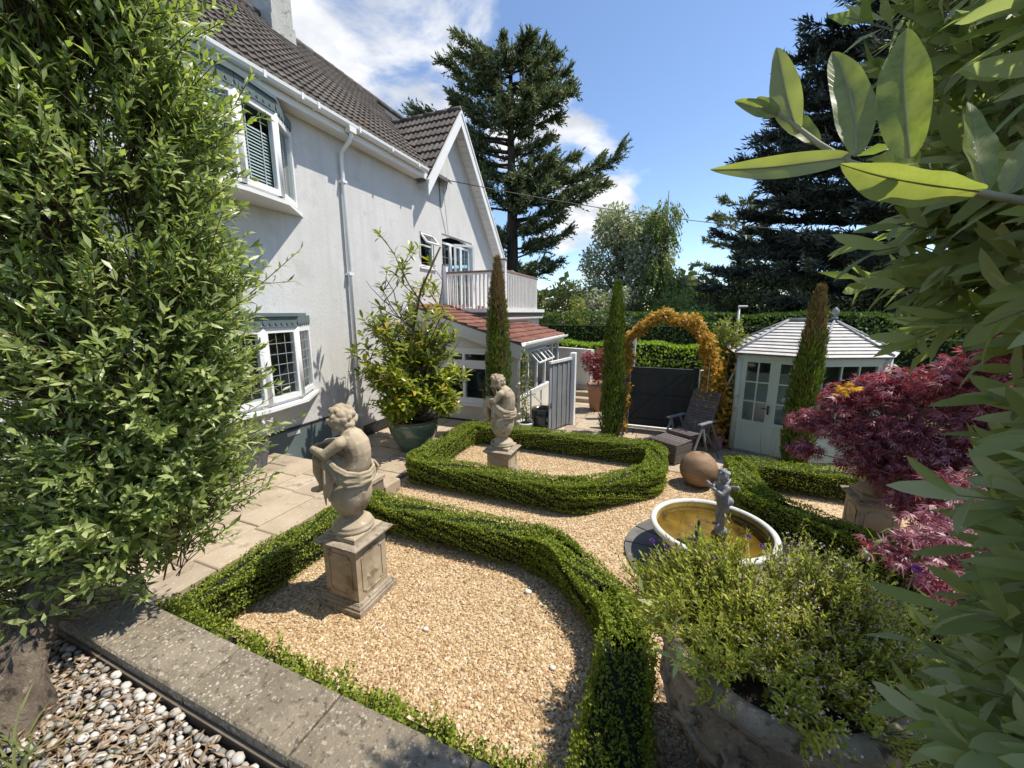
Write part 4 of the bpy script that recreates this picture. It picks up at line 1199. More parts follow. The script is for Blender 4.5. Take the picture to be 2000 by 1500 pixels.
def putto(name, pose):
    mb = MB()
    spine = [(-.045, .54, .13, .15), (-.075, .60, .12, .14), (-.095, .66, .108, .128), (-.10, .72, .105, .128), (-.09, .78, .104, .134), (-.06, .83, .088, .125), (-.03, .86, .066, .09)]
    for (x0, z0, a0, b0), (x1, z1, a1, b1) in zip(spine, spine[1:]):
        for f in (0, .33, .66):
            mb.ball((x0 + (x1 - x0) * f, 0, z0 + (z1 - z0) * f), (a0 + (a1 - a0) * f, b0 + (b1 - b0) * f, .085), 14, 8)
    for s in (-1, 1):
        mb.ball((-.02, s * .115, .825), .056, 10, 7)
        mb.ball((-.135, s * .055, .775), (.035, .045, .07), 8, 6)     # shoulder blades
    limb(mb, [(-.02, 0, .85), (.02, 0, .92)], [.06, .05])
    if pose == 0:      # arms folded round the knees
        head(mb, (.045, -.02, .995), .108, R(-12), 60, 3, .15)
        for s in (-1, 1):
            limb(mb, [(-.02, s * .075, .57), (.10, s * .085, .63), (.22, s * .075, .66)], [.082, .078, .062])
            limb(mb, [(.22, s * .075, .66), (.235, s * .07, .54), (.21, s * .065, .41)], [.06, .056, .036])
            limb(mb, [(.205, s * .065, .40), (.27, s * .07, .365), (.31, s * .075, .36)], [.034, .032, .024])
        limb(mb, [(-.02, .135, .825), (.09, .185, .735), (.24, .11, .75)], [.052, .046, .036])
        limb(mb, [(-.02, -.135, .825), (.10, -.185, .735), (.25, -.09, .745)], [.052, .046, .036])
        for j in range(4): limb(mb, [(.25, .10 - j * .022, .765), (.285, .06 - j * .022, .755), (.285, .02 - j * .02, .73)], [.016, .015, .012], 6)
        for j in range(4): limb(mb, [(.26, -.09 + j * .02, .755), (.295, -.05 + j * .02, .735), (.29, -.01 + j * .02, .71)], [.016, .015, .012], 6)
    else:              # chin on hand, elbow on knee
        head(mb, (.075, 0, .985), .108, R(8), 60, 8, .35)
        for s in (-1, 1):
            limb(mb, [(-.02, s * .075, .57), (.10, s * .085, .63), (.21, s * .07, .68)], [.082, .078, .062])
            limb(mb, [(.21, s * .07, .68), (.235, s * .065, .56), (.20, s * .06, .42)], [.06, .056, .036])
            limb(mb, [(.20, s * .06, .41), (.27, s * .07, .375), (.31, s * .075, .37)], [.034, .032, .024])
        limb(mb, [(-.02, .135, .825), (.06, .175, .72), (.20, .09, .72)], [.052, .046, .038])
        limb(mb, [(-.02, -.135, .825), (.13, -.15, .735), (.17, -.07, .87)], [.052, .046, .036])
        for j in range(4): limb(mb, [(.17, -.07 + j * .012, .87), (.185, -.05 + j * .02, .905), (.175, -.03 + j * .02, .925)], [.016, .015, .012], 6)
        for j in range(4): limb(mb, [(.20, .09 - j * .018, .735), (.235, .05 - j * .018, .745), (.245, .015 - j * .018, .72)], [.016, .015, .012], 6)
    return sculpt(name, mb, .0080, 3)
def drape_mesh(pose):
    mb = MB()
    for k in range(7):      # folds wound round the hips, each a separate roll of cloth
        o = .019 * k
        w = .012 * math.sin(k * 2.1)
        path = [(.14, .135, .755 - o * .6), (.07, .175 + w, .70 - o), (-.01, .19 + w, .64 - o * 1.15), (-.09, .175 + w, .59 - o * 1.1), (-.165, .11, .555 - o * .9), (-.205 + w, .02, .545 - o * .8), (-.19, -.08 + w, .555 - o * .7), (-.13, -.155, .575 - o * .6), (-.04, -.19 + w, .60 - o * .6), (.05, -.165, .62 - o * .8)]
        mb.tube(path, [.008, .013, .015, .016, .0165, .0165, .016, .015, .013, .008], 7)
    for k in range(6):      # the end falling over the globe
        y = .185 - .026 * k
        mb.tube([(.12 - .03 * k, y - .02, .71 - .02 * k), (.09 - .02 * k, y + .022, .60), (.085 - .015 * k, y + .034, .50), (.10 - .012 * k, y + .022, .40), (.11 - .012 * k, y + .004, .29 + .02 * (k % 3))], [.009, .014, .0165, .015, .006], 7)
    for k in range(4):      # loose end at the side
        mb.tube([(-.10, -.17, .58), (-.13 + .025 * k, -.20, .55 - .015 * k), (-.16 + .03 * k, -.21, .50 - .01 * k), (-.15 + .035 * k, -.185, .44)], [.012, .015, .015, .005], 7)
    return sculpt('drape', mb, .0062, 1)
body_me = [putto('figure', 0), putto('figure', 1)]
drape_me = drape_mesh(0)
globe_me = MB().lathe([(.0, .155), (.10, .158), (.125, .175), (.155, .23), (.178, .30), (.182, .36), (.172, .43), (.14, .49), (.09, .525), (0, .54)], (0, 0, 0), 36).mesh('globe')
socle_me = MB().lathe([(.0, .0), (.175, .0), (.182, .012), (.18, .03), (.165, .042), (.168, .05), (.16, .065), (.12, .085), (.095, .11), (.085, .135), (.094, .145), (.106, .155), (.106, .168), (.098, .176), (0, .176)], (0, 0, 0), 32).mesh('socle')
for m_ in body_me + [drape_me, globe_me, socle_me]: m_.materials.append(MT['stone'])
def pedestal_parts(t, H):
    """stepped base, panelled shaft, moulded cap and block, total height H"""
    b = .24
    MB().box((-b, -b, 0), (b, b, .055), .006).box((-b + .012, -b + .012, .05), (b - .012, b - .012, .085), .012).box((-b + .03, -b + .03, .08), (b - .03, b - .03, .105), .02).build('base', MT['stone_dark'], t, None, False)
    s = .185
    zt = H - .125
    sh = MB().box((-s, -s, .10), (s, s, zt)).build('shaft', MT['stone'], t, None, False)
    z0, z1 = .155, zt - .05
    for ang in range(4):       # a raised frame with notched corners on each face
        Mx = Matrix.Rotation(R(90 * ang), 4, 'Z')
        mb = MB()
        w = .125; c = .028; e = .008
        outer = [(-w + c, z0), (w - c, z0), (w - c, z0 + c), (w, z0 + c), (w, z1 - c), (w - c, z1 - c), (w - c, z1), (-w + c, z1), (-w + c, z1 - c), (-w, z1 - c), (-w, z0 + c), (-w + c, z0 + c)]
        for (x0, y0), (x1, y1) in zip(outer, outer[1:] + outer[:1]):
            mb.bar(Mx @ Vector((x0, -s - e / 2 + .001, y0)), Mx @ Vector((x1, -s - e / 2 + .001, y1)), .012, e, Mx @ Vector((0, -1, 0)))
        mb.build('panel_moulding', MT['stone'], sh, None, False)
    cap = MB()
    prof = [(.19, zt), (.20, zt + .012), (.215, zt + .02), (.232, zt + .042), (.24, zt + .05), (.24, zt + .062), (.215, zt + .075), (.20, zt + .078)]
    n = len(prof)
    vs = [(sx * r_, sy * r_, z) for r_, z in prof for sx, sy in ((-1, -1), (1, -1), (1, 1), (-1, 1))]
    fs = [(i * 4 + k, i * 4 + (k + 1) % 4, i * 4 + 4 + (k + 1) % 4, i * 4 + 4 + k) for i in range(n - 1) for k in range(4)] + [(3, 2, 1, 0), (n * 4 - 4, n * 4 - 3, n * 4 - 2, n * 4 - 1)]
    cap.add(vs, fs)
    cap.build('cap', MT['stone_dark'], t, None, False)
    MB().box((-.175, -.175, zt + .076), (.175, .175, H), .01).build('block', MT['stone'], t, None, False)
def statue(x, y, z, H, pose, face, label_s, label_p, sc=1.0):
    p = thing('pedestal', (x, y, z), 0, label_p, 'pedestal', 'stone pedestals in the gravel beds')
    pedestal_parts(p, H)
    s = thing('cherub_statue', (x, y, z + H), face, label_s, 'statue', 'cherub statues on stone pedestals')
    link('figure', body_me[pose], None, s)
    link('drape', drape_me, None, s)
    link('globe', globe_me, None, s)
    link('socle', socle_me, None, s)
    s.scale = (sc,) * 3
    return s
statue(-2.52, 2.42, 0, .70, 0, R(192), 'stone cherub hugging its knees on a globe, nearest the patio', 'tall panelled stone pedestal standing in the open gravel beside the patio hedge')
statue(-2.36, 5.45, 0, .50, 1, R(185), 'stone cherub resting chin on hand, ringed by the closed box hedge', 'stone pedestal standing inside the closed box hedge', 1.04)
statue(2.33, 5.35, 0, .58, 0, R(60), 'stone cherub statue half hidden behind the dark red maple', 'shaded stone pedestal behind the hedge under the dark red maple')

# ================================================================== FOUNTAIN
FX, FY = 0.57, 4.2
ring = struct('fountain_paving', MB().lathe([(0, .004), (.87, .004)], (FX, FY, 0), 48), MT['gravel_bed'], 'ring of dark wedge shaped slates under the fountain bowl')
for k in range(14):
    a0, a1 = 2 * math.pi * k / 14 + .014, 2 * math.pi * (k + 1) / 14 - .014
    pts2 = [(FX + r_ * math.cos(t), FY + r_ * math.sin(t), .0045) for r_, ts in ((.25, (a1, a0)), (.86, [a0 + (a1 - a0) * i / 4 for i in range(5)])) for t in ts]
    MB().prism(pts2, (0, 0, .017)).build('slab', MT['rust_slate'], ring)
fount = thing('fountain', (FX, FY, .02), 0, 'round pale stone fountain bowl full of amber water', 'fountain')
MB().lathe([(.0, 0.022), (.30, .022), (.31, .05), (.27, .08), (.26, .10), (.34, .14), (.47, .22), (.56, .31), (.59, .35), (.605, .36), (.61, .385), (.60, .405), (.575, .412), (.552, .405), (.545, .385), (.535, .345)], (FX, FY, 0), 64, True).build('bowl', MT['bowl'], fount)
MB().lathe([(.545, .388), (.53, .34), (.49, .27), (.40, .22), (.2, .195), (0, .19)], (FX, FY, 0), 64, True).build('basin', MT['algae'], fount)
MB().lathe([(.53, .345), (0, .345)], (FX, FY, 0), 64, True).build('water', MT['water'], fount)
mb = MB()
rr = random.Random(5)
for k in range(16):
    a = rr.uniform(0, 6.28); q = rr.uniform(0, .06)
    mb.ball((FX + .06 + q * math.cos(a), FY - .02 + q * math.sin(a), .22 + .012 * k), rr.uniform(.035, .06), 8, 6)
link('rock', sculpt('rock', mb, .012, 2), MT['leadfig'], fount, (-FX, -FY, -.02))
mb = MB().lathe([(.03, .20), (.035, .34), (.02, .36), (.012, .40), (.016, .415), (.008, .425)], (FX - .12, FY + .03, 0), 12)
mb.build('nozzle', MT['iron'], fount)
def arc(p, q, h, n=12):
    return [Vector(p).lerp(Vector(q), i / n) + Vector((0, 0, 4 * h * (i / n) * (1 - i / n))) for i in range(n + 1)]
for k, (q, h) in enumerate((((FX - .31, FY - .03, .345), .26),)):
    MB().tube(arc((FX - .12, FY + .03, .42), q, h), [.0035 + .0035 * i / 12 for i in range(13)], 5).build('water_jet', MT['jet'], fount)
mb = MB()   # small boy, arms raised to his mouth
hx = .0
for s in (-1, 1):
    limb(mb, [(.0, s * .045, .02), (.005, s * .045, .11), (-.01, s * .045, .20), (.0, s * .04, .30)], [.022, .034, .036, .052])
    limb(mb, [(-.005, s * .045, .015), (.05, s * .05, .012)], [.022, .016], 8)
    mb.ball((-.045, s * .034, .305), .048, 10, 7)
mb.ball((.008, 0, .345), (.066, .074, .075), 12, 8)
mb.ball((.0, 0, .42), (.060, .078, .07), 12, 8)
limb(mb, [(0, 0, .46), (.01, 0, .51)], [.035, .03], 8)
head(mb, (.018, 0, .565), .062, 0.0, 40, 4, .05)
limb(mb, [(0, .075, .455), (.06, .10, .40), (.13, .045, .45)], [.03, .027, .02], 8)
limb(mb, [(0, -.075, .455), (.05, -.105, .395), (.14, -.03, .44)], [.03, .027, .02], 8)
for s in (-1, 1):
    for j in range(4): limb(mb, [(.13, s * .035, .445 + j * .01), (.16, s * (.03 - j * .004), .455 + j * .012), (.17, s * (.016 - j * .003), .475 + j * .01)], [.011, .01, .008], 6)
    limb(mb, [(-.05, s * .05, .46), (-.09, s * .085, .48), (-.115, s * .11, .45)], [.022, .018, .008], 6)      # stubby wings
fig = link('fountain_figure', sculpt('fountain_figure', mb, .0075, 2), MT['leadfig'], None, (FX + .07, FY - .02, .415), (0, 0, R(196)))
tag(fig, 'small lead grey boy figure standing on the rock in the fountain', 'statue')
# stone ball
mb = MB().lathe([(0, .0), (.06, .004), (.13, .02), (.20, .075), (.25, .16), (.268, .25), (.255, .34), (.21, .43), (.14, .495), (.07, .52), (.055, .522), (.05, .505), (0, .50)], (.58, 6.16, 0.0), 40)
mb.top('stoneware_ball', MT['terracotta'], (.58, 6.16, 0), 'big round brown stoneware ball on the gravel by the paving', 'garden ball')

# ================================================================== RECLINER
rec = thing('reclining_chair', (.50, 7.62, .012), R(-34), 'grey rattan reclining garden chair with a footstool end in front of the gate', 'garden chair')
def L(mb, name, m, parent): return mb.build(name, m, parent, None, False)
bp, bq = Vector((0, .20, .40)), Vector((0, .52, 1.10))
bu = (bq - bp).normalized()
back = L(MB().bar(bp + Vector((-.25, 0, 0)), bq + Vector((-.25, 0, 0)), .03, .03, (1, 0, 0)).bar(bp + Vector((.25, 0, 0)), bq + Vector((.25, 0, 0)), .03, .03, (1, 0, 0)).bar(bq + Vector((-.25, 0, 0)), bq + Vector((.25, 0, 0)), .03, .03), 'backrest', MT['rattan'], rec)
band = MB().box((-.245, -.012, 0), (.245, .012, .043)).mesh('weave_band'); band.materials.append(MT['rattan'])
tb = math.atan2(.32, .70)
for k in range(15):
    q = bp + (bq - bp) * (k / 15)
    link('weave_band', band, None, back, q + Vector((0, (k % 2) * .006, 0)), (-tb, 0, 0))
seat = L(MB().bar((-.25, -.28, .40), (-.25, .22, .38), .03, .035).bar((.25, -.28, .40), (.25, .22, .38), .03, .035).bar((-.25, -.28, .40), (.25, -.28, .40), .03, .035), 'seat', MT['rattan'], rec)
for k in range(10): link('weave_band', band, None, seat, (0, .19 - k * .049, .392 + .002 * k + (k % 2) * .005), (R(90), 0, 0))
foot = L(MB().bar((-.25, -.30, .36), (-.25, -.78, .34), .03, .03).bar((.25, -.30, .36), (.25, -.78, .34), .03, .03).bar((-.25, -.78, .34), (.25, -.78, .34), .03, .03)
         .bar((-.25, -.78, .34), (-.25, -.80, .0), .03, .03).bar((.25, -.78, .34), (.25, -.80, .0), .03, .03), 'footstool', MT['rattan'], rec)
for k in range(9): link('weave_band', band, None, foot, (0, -.33 - k * .049, .352 + (k % 2) * .004), (R(90), 0, 0))
for k in range(6): link('weave_band', band, None, foot, (0, -.79 + (k % 2) * .006, .03 + k * .049), (0, 0, 0))
for sx in (-1, 1):
    for k in range(6): link('weave_band', band, None, foot, (sx * .255, -.55 + (k % 2) * .006, .03 + k * .049), (0, 0, R(90))).scale.x = .95
for sx in (-1, 1):
    arm = L(MB().box((sx * .31 - .035, -.22, .625), (sx * .31 + .035, .30, .655), .012), 'armrest', MT['alu'], rec)
    L(MB().bar((sx * .31, -.12, .63), (sx * .31, .12, .0), .022, .04).bar((sx * .31, .16, .63), (sx * .31, .56, .0), .022, .04).bar((sx * .31, -.1, .60), (sx * .31, -.42, .0), .022, .04), 'leg_frame', MT['alu'], rec)
    L(MB().bar((sx * .28, .10, .40), (sx * .28, .46, .0), .022, .035), 'leg', MT['alu'], rec)
L(MB().bar((-.29, .12, .03), (.29, .12, .03), .02, .03), 'stretcher', MT['alu'], rec)
can = thing('watering_can', (1.02, 8.06, .012), R(200), 'pink watering can on the paving by the summerhouse door', 'watering can')
L(MB().lathe([(0, 0), (.105, 0), (.108, .01), (.095, .25), (.10, .26), (.09, .262), (.086, .24)], (0, 0, 0), 20), 'body', MT['pink'], can)
L(MB().tube([(.09, 0, .06), (.18, 0, .14), (.27, 0, .27)], [.03, .022, .018], 8).lathe([(.0, 0), (.045, .0), (.045, .012), (0, .02)], (.27, 0, .275), 10), 'spout', MT['pink'], can)
L(MB().tube([(.06, 0, .26), (.03, 0, .34), (-.06, 0, .34), (-.14, 0, .22), (-.10, 0, .08)], .01, 6), 'handle', MT['pink'], can)

# ================================================================== SUMMERHOUSE
sh_loc = (2.4, 8.7, 0)
sh = thing('summerhouse', sh_loc, 0, 'sage green octagonal summerhouse with glazed double doors and a silvered boarded roof', 'summerhouse')
G = [(1.28, 9.35), (1.27, 8.03), (2.30, 7.62), (3.36, 8.12), (3.78, 9.0), (3.4, 10.0), (2.2, 10.4)]
G = [Vector((x, y, 0)) for x, y in G]
EVE = 1.86
def face_n(p, q):
    d = (q - p).normalized()
    return Vector((d.y, -d.x, 0))
MB().prism([(p.x, p.y, -.03) for p in G], (0, 0, .10)).build('floor', MT['wood_grey'], sh)
for p in G: MB().lathe([(.055, .07), (.055, EVE)], (p.x, p.y, 0), 8).build('corner_post', MT['sage'], sh)
def boards(p, q, z0, z1, name='lap_board'):
    n = face_n(p, q)
    z = z0
    while z < z1 - .02:
        h = min(.105, z1 - z)
        a, b = p + n * .018, q + n * .018
        MB().prism([a + Vector((0, 0, z)) + n * .012, b + Vector((0, 0, z)) + n * .012, b + Vector((0, 0, z + h)), a + Vector((0, 0, z + h))], -n * .02).build(name, MT['sage'], sh)
        z += .10
def glazed(p, q, z0, z1, cols, rows, low=0.0, parent=None, name='door'):
    """frame with glazing bars over a panelled foot"""
    d = (q - p).normalized(); n = face_n(p, q)
    Lg = (q - p).length
    w = .075
    mb = MB()
    def bar(a, b, za, zb, t=.045):
        A, B = p + d * a + n * (t / 2), p + d * b + n * (t / 2)
        mb.prism([A + Vector((0, 0, za)), B + Vector((0, 0, za)), B + Vector((0, 0, zb)), A + Vector((0, 0, zb))], -n * t)
    bar(0, w, z0, z1); bar(Lg - w, Lg, z0, z1); bar(w, Lg - w, z1 - w, z1); bar(w, Lg - w, z0, z0 + w * 1.3)
    zg = z0 + low if low else z0 + w
    if low: bar(w, Lg - w, zg - w, zg)
    f = mb.build(name, MT['sage'], parent or sh)
    if low:
        A, B = p + d * (w - .005), q - d * (w - .005)
        MB().prism([A + Vector((0, 0, z0 + w)), B + Vector((0, 0, z0 + w)), B + Vector((0, 0, zg - w + .01)), A + Vector((0, 0, zg - w + .01))], n * .012).build('panel', MT['sage'], f)
    bars = MB()
    za, zb = zg, z1 - w
    for i in range(1, cols):
        c = p + d * (w + (Lg - 2 * w) * i / cols)
        bars.bar(c + Vector((0, 0, za)), c + Vector((0, 0, zb)), .024, .034, n)
    for i in range(1, rows):
        z = za + (zb - za) * i / rows
        bars.bar(p + d * w + Vector((0, 0, z)), q - d * w + Vector((0, 0, z)), .024, .032, n)
    bars.build('glazing_bars', MT['sage'], f)
    for i in range(cols):
        for j in range(rows):
            a, b = p + d * (w + (Lg - 2 * w) * i / cols), p + d * (w + (Lg - 2 * w) * (i + 1) / cols)
            ha, hb = za + (zb - za) * j / rows, za + (zb - za) * (j + 1) / rows
            MB().prism([a + Vector((0, 0, ha)), b + Vector((0, 0, ha)), b + Vector((0, 0, hb)), a + Vector((0, 0, hb))], n * .005).build('pane', MT['glass'], f)
    return f
p, q = G[1], G[2]
mid = p.lerp(q, .5)
d1 = glazed(p + (q - p).normalized() * .05, mid, .08, EVE - .06, 2, 3, .58)
d2 = glazed(mid, q - (q - p).normalized() * .05, .08, EVE - .06, 2, 3, .58)
nn = face_n(p, q)
hd = mid + (p - q).normalized() * .035 + nn * .05
MB().box(hd + Vector((-.012, -.012, .82)), hd + Vector((.012, .012, .98))).bar(hd + nn * .02 + Vector((0, 0, .92)), hd + nn * .02 + (p - q).normalized() * .09 + Vector((0, 0, .92)), .014, .014).build('handle', MT['iron'], d1)
boards(G[2], G[3], .07, .72)
glazed(G[2] + (G[3] - G[2]).normalized() * .05, G[3] - (G[3] - G[2]).normalized() * .05, .72, EVE - .06, 3, 2, 0, None, 'window')
boards(G[0], G[1], .07, .62)
glazed(G[0] + (G[1] - G[0]).normalized() * .05, G[1] - (G[1] - G[0]).normalized() * .05, .62, EVE - .06, 3, 3, 0, None, 'window')
for i in (3, 4, 5): boards(G[i], G[i + 1], .07, EVE)
boards(G[6], G[0], .07, EVE)
# one side light stands open, hinged at the top
p, q = G[0].lerp(G[1], .42), G[0].lerp(G[1], .9)
n = face_n(G[0], G[1])
a, b = p + Vector((0, 0, 1.62)) + n * .03, q + Vector((0, 0, 1.62)) + n * .03
dn = Vector((0, 0, -.82)) + n * .26
mb = MB().bar(a, b, .04, .03).bar(a + dn, b + dn, .04, .03).bar(a, a + dn, .04, .03).bar(b, b + dn, .04, .03)
ow = mb.build('open_light', MT['sage'], sh)
MB().prism([a, b, b + dn, a + dn], n * .004).build('pane', MT['glass'], ow)
# eaves, boarded roof facets with lead rolls, finial
cen = Vector((2.5, 8.95, 0))
E_ = [cen + (p - cen) * 1.085 + Vector((0, 0, EVE)) for p in G]
MB().prism([(p.x, p.y, EVE - .07) for p in [cen + (g - cen) * 1.03 for g in G]], (0, 0, .07)).build('eaves', MT['sage'], sh)
rl, rr_ = Vector((2.13, 8.82, 2.42)), Vector((2.80, 8.75, 2.42))
tops = {0: (rl, rl), 1: (rl, rr_), 2: (rr_, rr_), 3: (rr_, rr_), 4: (rr_, rr_), 5: (rr_, rl), 6: (rl, rl)}
sroof = MB()
for i in range(7):
    a, b = E_[i], E_[(i + 1) % 7]
    ta, tb_ = tops[i]
    if (ta - tb_).length < 1e-4: sroof.add([a, b, ta], [(0, 1, 2)])
    else: sroof.add([a, b, tb_, ta], [(0, 1, 2, 3)])
sroof = sroof.build('roof', MT['leadroll'], sh)
for i in range(7):
    a, b = E_[i], E_[(i + 1) % 7]
    ta, tb_ = tops[i]
    nrm = (b - a).cross(tb_ - a).normalized()
    if nrm.z < 0: nrm = -nrm
    nrow = 11
    for k in range(nrow):
        f0, f1 = k / nrow, (k + 1.12) / nrow
        f1 = min(f1, 1.0)
        pa, pb, pc, pd = a.lerp(ta, f0), b.lerp(tb_, f0), b.lerp(tb_, f1), a.lerp(ta, f1)
        o0, o1 = nrm * .034, nrm * .010
        poly = [pa + o0, pb + o0, pc + o1] + ([pd + o1] if (pc - pd).length > .01 else [])
        MB().prism(poly, -nrm * .012).build('roof_board', MT['roofboard'], sroof)
    MB().tube([a + Vector((0, 0, .045)), ta + Vector((0, 0, .045))], .022, 6).build('lead_roll', MT['leadroll'], sroof)
MB().tube([rl + Vector((0, 0, .05)), rr_ + Vector((0, 0, .05))], .03, 6).build('ridge_roll', MT['leadroll'], sroof)
MB().lathe([(.05, 0), (.05, .03), (.02, .05), (.018, .075), (.05, .10), (.056, .13), (.045, .17), (.015, .20), (.004, .215)], rr_ + Vector((0, 0, .06)), 14).build('finial', MT['leadroll'], sroof)
# furniture glimpsed inside
mb = MB().box((1.9, 9.2, .07), (2.5, 9.7, .75)).box((2.7, 8.8, .07), (3.2, 9.5, .5))
mb.top('summerhouse_table', MT['pot_dark'], (2.3, 9.3, .07), 'dark furniture seen through the summerhouse door', 'furniture')
mb = MB()
for k in range(12):
    x = 2.25 + .05 * k
    mb.tube([(x, 9.95 + .03 * (k % 2), .1), (x, 9.97 + .03 * (k % 2), 1.75)], .03, 6)
mb.top('curtain', MT['worn_white'], (2.5, 9.95, .1), 'pale curtain hanging inside the summerhouse', 'curtain')

# ================================================================== GATE, WALLS, FENCE LEAVES
gate = thing('garden_gate', (-.08, 8.82, 0), 0, 'dark charcoal ledged and braced wooden gate under the amber arch', 'gate')
gx0, gx1 = -.70, .56
nbd = 10
for k in range(nbd):
    x0 = gx0 + (gx1 - gx0) * k / nbd; x1 = gx0 + (gx1 - gx0) * (k + 1) / nbd
    MB().box((x0 + .0015, 8.81, .10), (x1 - .0015, 8.835, 1.38)).build('board', MT['wood_dark'], gate)
for z in (.16, .72, 1.30): MB().box((gx0, 8.775, z), (gx1, 8.808, z + .10)).build('ledge', MT['wood_dark'], gate)
MB().box((gx0, 8.836, .1), (gx1, 8.846, 1.38)).build('backing', MT['wood_dark'], gate)
MB().bar((gx0 + .08, 8.782, .27), (gx1 - .15, 8.782, 1.29), .03, .10, (0, 0, 1)).build('brace', MT['wood_dark'], gate)
MB().box((gx0 - .04, 8.76, 1.385), (gx1 + .02, 8.85, 1.42)).build('top_rail', MT['wood_dark'], gate)
for x in (gx0 - .10, gx1 + .01): MB().box((x, 8.77, 0), (x + .09, 8.87, 1.46)).build('post', MT['wood_dark'], gate)
MB().box((-.85, 8.88, -.03), (.75, 9.02, .06)).top('gate_threshold', MT['white'], (-.05, 8.95, -.03), 'white painted threshold strip under the dark gate', 'threshold')
def low_wall(name, p, q, h, th, m, label):
    w = thing(name, (*p, 0), 0, label, 'wall')
    p, q = Vector((*p, 0)), Vector((*q, 0))
    d = (q - p).normalized(); n = Vector((d.y, -d.x, 0)) * th / 2
    MB().prism([p + n, q + n, q - n, p - n], (0, 0, h)).build('wall', m, w)
    n2 = n * 1.25
    MB().prism([v + Vector((0, 0, h)) for v in (p + n2, q + n2, q - n2, p - n2)], (0, 0, .05)).build('wall_coping', MT['worn_white'], w)
    return w
low_wall('boundary_wall', (.70, 8.98), (2.4, 9.2), 1.34, .14, MT['render2'], 'cream rendered garden wall running from the gate behind the summerhouse')
low_wall('side_wall', (-2.05, 11.6), (-4.6, 12.6), 1.45, .14, MT['render2'], 'short cream wall with a white capping beyond the grey boarded leaf')
fl = thing('boarded_leaf', (-2.2, 7.75, 0), 0, 'weathered grey boarded gate leaf standing open beside the extension', 'gate')
p, q = Vector((-2.26, 7.76, 0)), Vector((-1.98, 8.58, 0))
n = face_n(p, q)
for k in range(9):
    a, b = p.lerp(q, k / 9 + .008), p.lerp(q, (k + 1) / 9 - .008)
    off = n * (.012 if k % 2 else 0)
    MB().prism([v + off + Vector((0, 0, .06)) for v in (a, b)] + [b + off + Vector((0, 0, 1.52)), a + off + Vector((0, 0, 1.52))], -n * .022).build('board', MT['wood_grey'], fl)
MB().bar(p + Vector((0, 0, 1.55)), q + Vector((0, 0, 1.58)), .07, .05).build('top_rail', MT['worn_white'], fl)
MB().bar(p - n * .05 + Vector((0, 0, .3)), q - n * .05 + Vector((0, 0, .3)), .03, .09).bar(p - n * .05 + Vector((0, 0, 1.2)), q - n * .05 + Vector((0, 0, 1.2)), .03, .09).build('ledge', MT['wood_grey'], fl)
MB().box((-2.02, 8.56, 0), (-1.90, 8.72, 1.70), .015).build('post', MT['white'], fl)
kn = p + n * .03
MB().tube([kn + Vector((0, .08, .62 + .045 * math.sin(R(t)) )) + Vector((.0, .035 * math.cos(R(t)), 0)) for t in range(0, 361, 40)], .008, 5).build('ring_handle', MT['iron'], fl)
# white slatted fence pieces beyond the arch
wf = thing('white_fence', (-.75, 9.6, 0), 0, 'white slatted fence post and panel seen through the amber arch', 'fence')
MB().box((-.78, 9.55, 0), (-.68, 9.65, 2.0), .01).build('post', MT['worn_white'], wf)
MB().box((-.98, 9.62, 0), (-.80, 9.64, 1.85)).build('panel', MT['white'], wf)
for k in range(5): MB().box((-1.02 + k * .055, 9.60, .1), (-1.02 + k * .055 + .03, 9.615, 1.85 - .03 * k)).build('slat', MT['worn_white'], wf)
rail_w = thing('white_railing', (-2.75, 8.9, 0), 0, 'short white wooden railing beside the extension window', 'railing')
MB().bar((-2.85, 8.25, .78), (-2.62, 9.15, .86), .05, .10).build('top_rail', MT['worn_white'], rail_w)
MB().bar((-2.85, 8.25, .78), (-2.62, 9.15, .12), .03, .04).build('brace', MT['worn_white'], rail_w)
for f_ in (.02, .5, .98): MB().bar(Vector((-2.85, 8.25, 0)).lerp(Vector((-2.62, 9.15, 0)), f_), Vector((-2.85, 8.25, .78)).lerp(Vector((-2.62, 9.15, .86)), f_), .04, .04).build('post', MT['worn_white'], rail_w)
steps = thing('stone_steps', (-2.2, 11.0, 0), 0, 'pale stone steps rising at the end of the side path', 'steps')
for k in range(4): MB().box((-2.7 - .1 * k, 10.9 + .3 * k, -.02), (-1.75, 11.6 + .3 * k, .13 * (k + 1)), .012).build('step', MT['paving'], steps)

# iron arch
arch_o = thing('garden_arch', (0, 8.25, 0), 0, 'round headed dark iron garden arch carrying an amber climber', 'arch')
ax0, ax1 = -.74, .78
def hoop(y, inset=0.0):
    cx, r_ = (ax0 + ax1) / 2, (ax1 - ax0) / 2 - inset
    zc = 1.72
    return [(cx - r_, y, 0)] + [(cx - r_, y, .9)] + [(cx + r_ * math.cos(t), y, zc + r_ * math.sin(t)) for t in [math.pi - math.pi * k / 18 for k in range(19)]] + [(cx + r_, y, .9), (cx + r_, y, 0)]
for y in (8.05, 8.45): MB().tube(hoop(y), .013, 6).build('hoop', MT['galv'] if y < 8.2 else MT['iron'], arch_o)
h1, h2 = hoop(8.05), hoop(8.45)
for k in range(1, len(h1), 2): MB().tube([h1[k], h2[k]], .008, 5).build('rung', MT['iron'], arch_o)

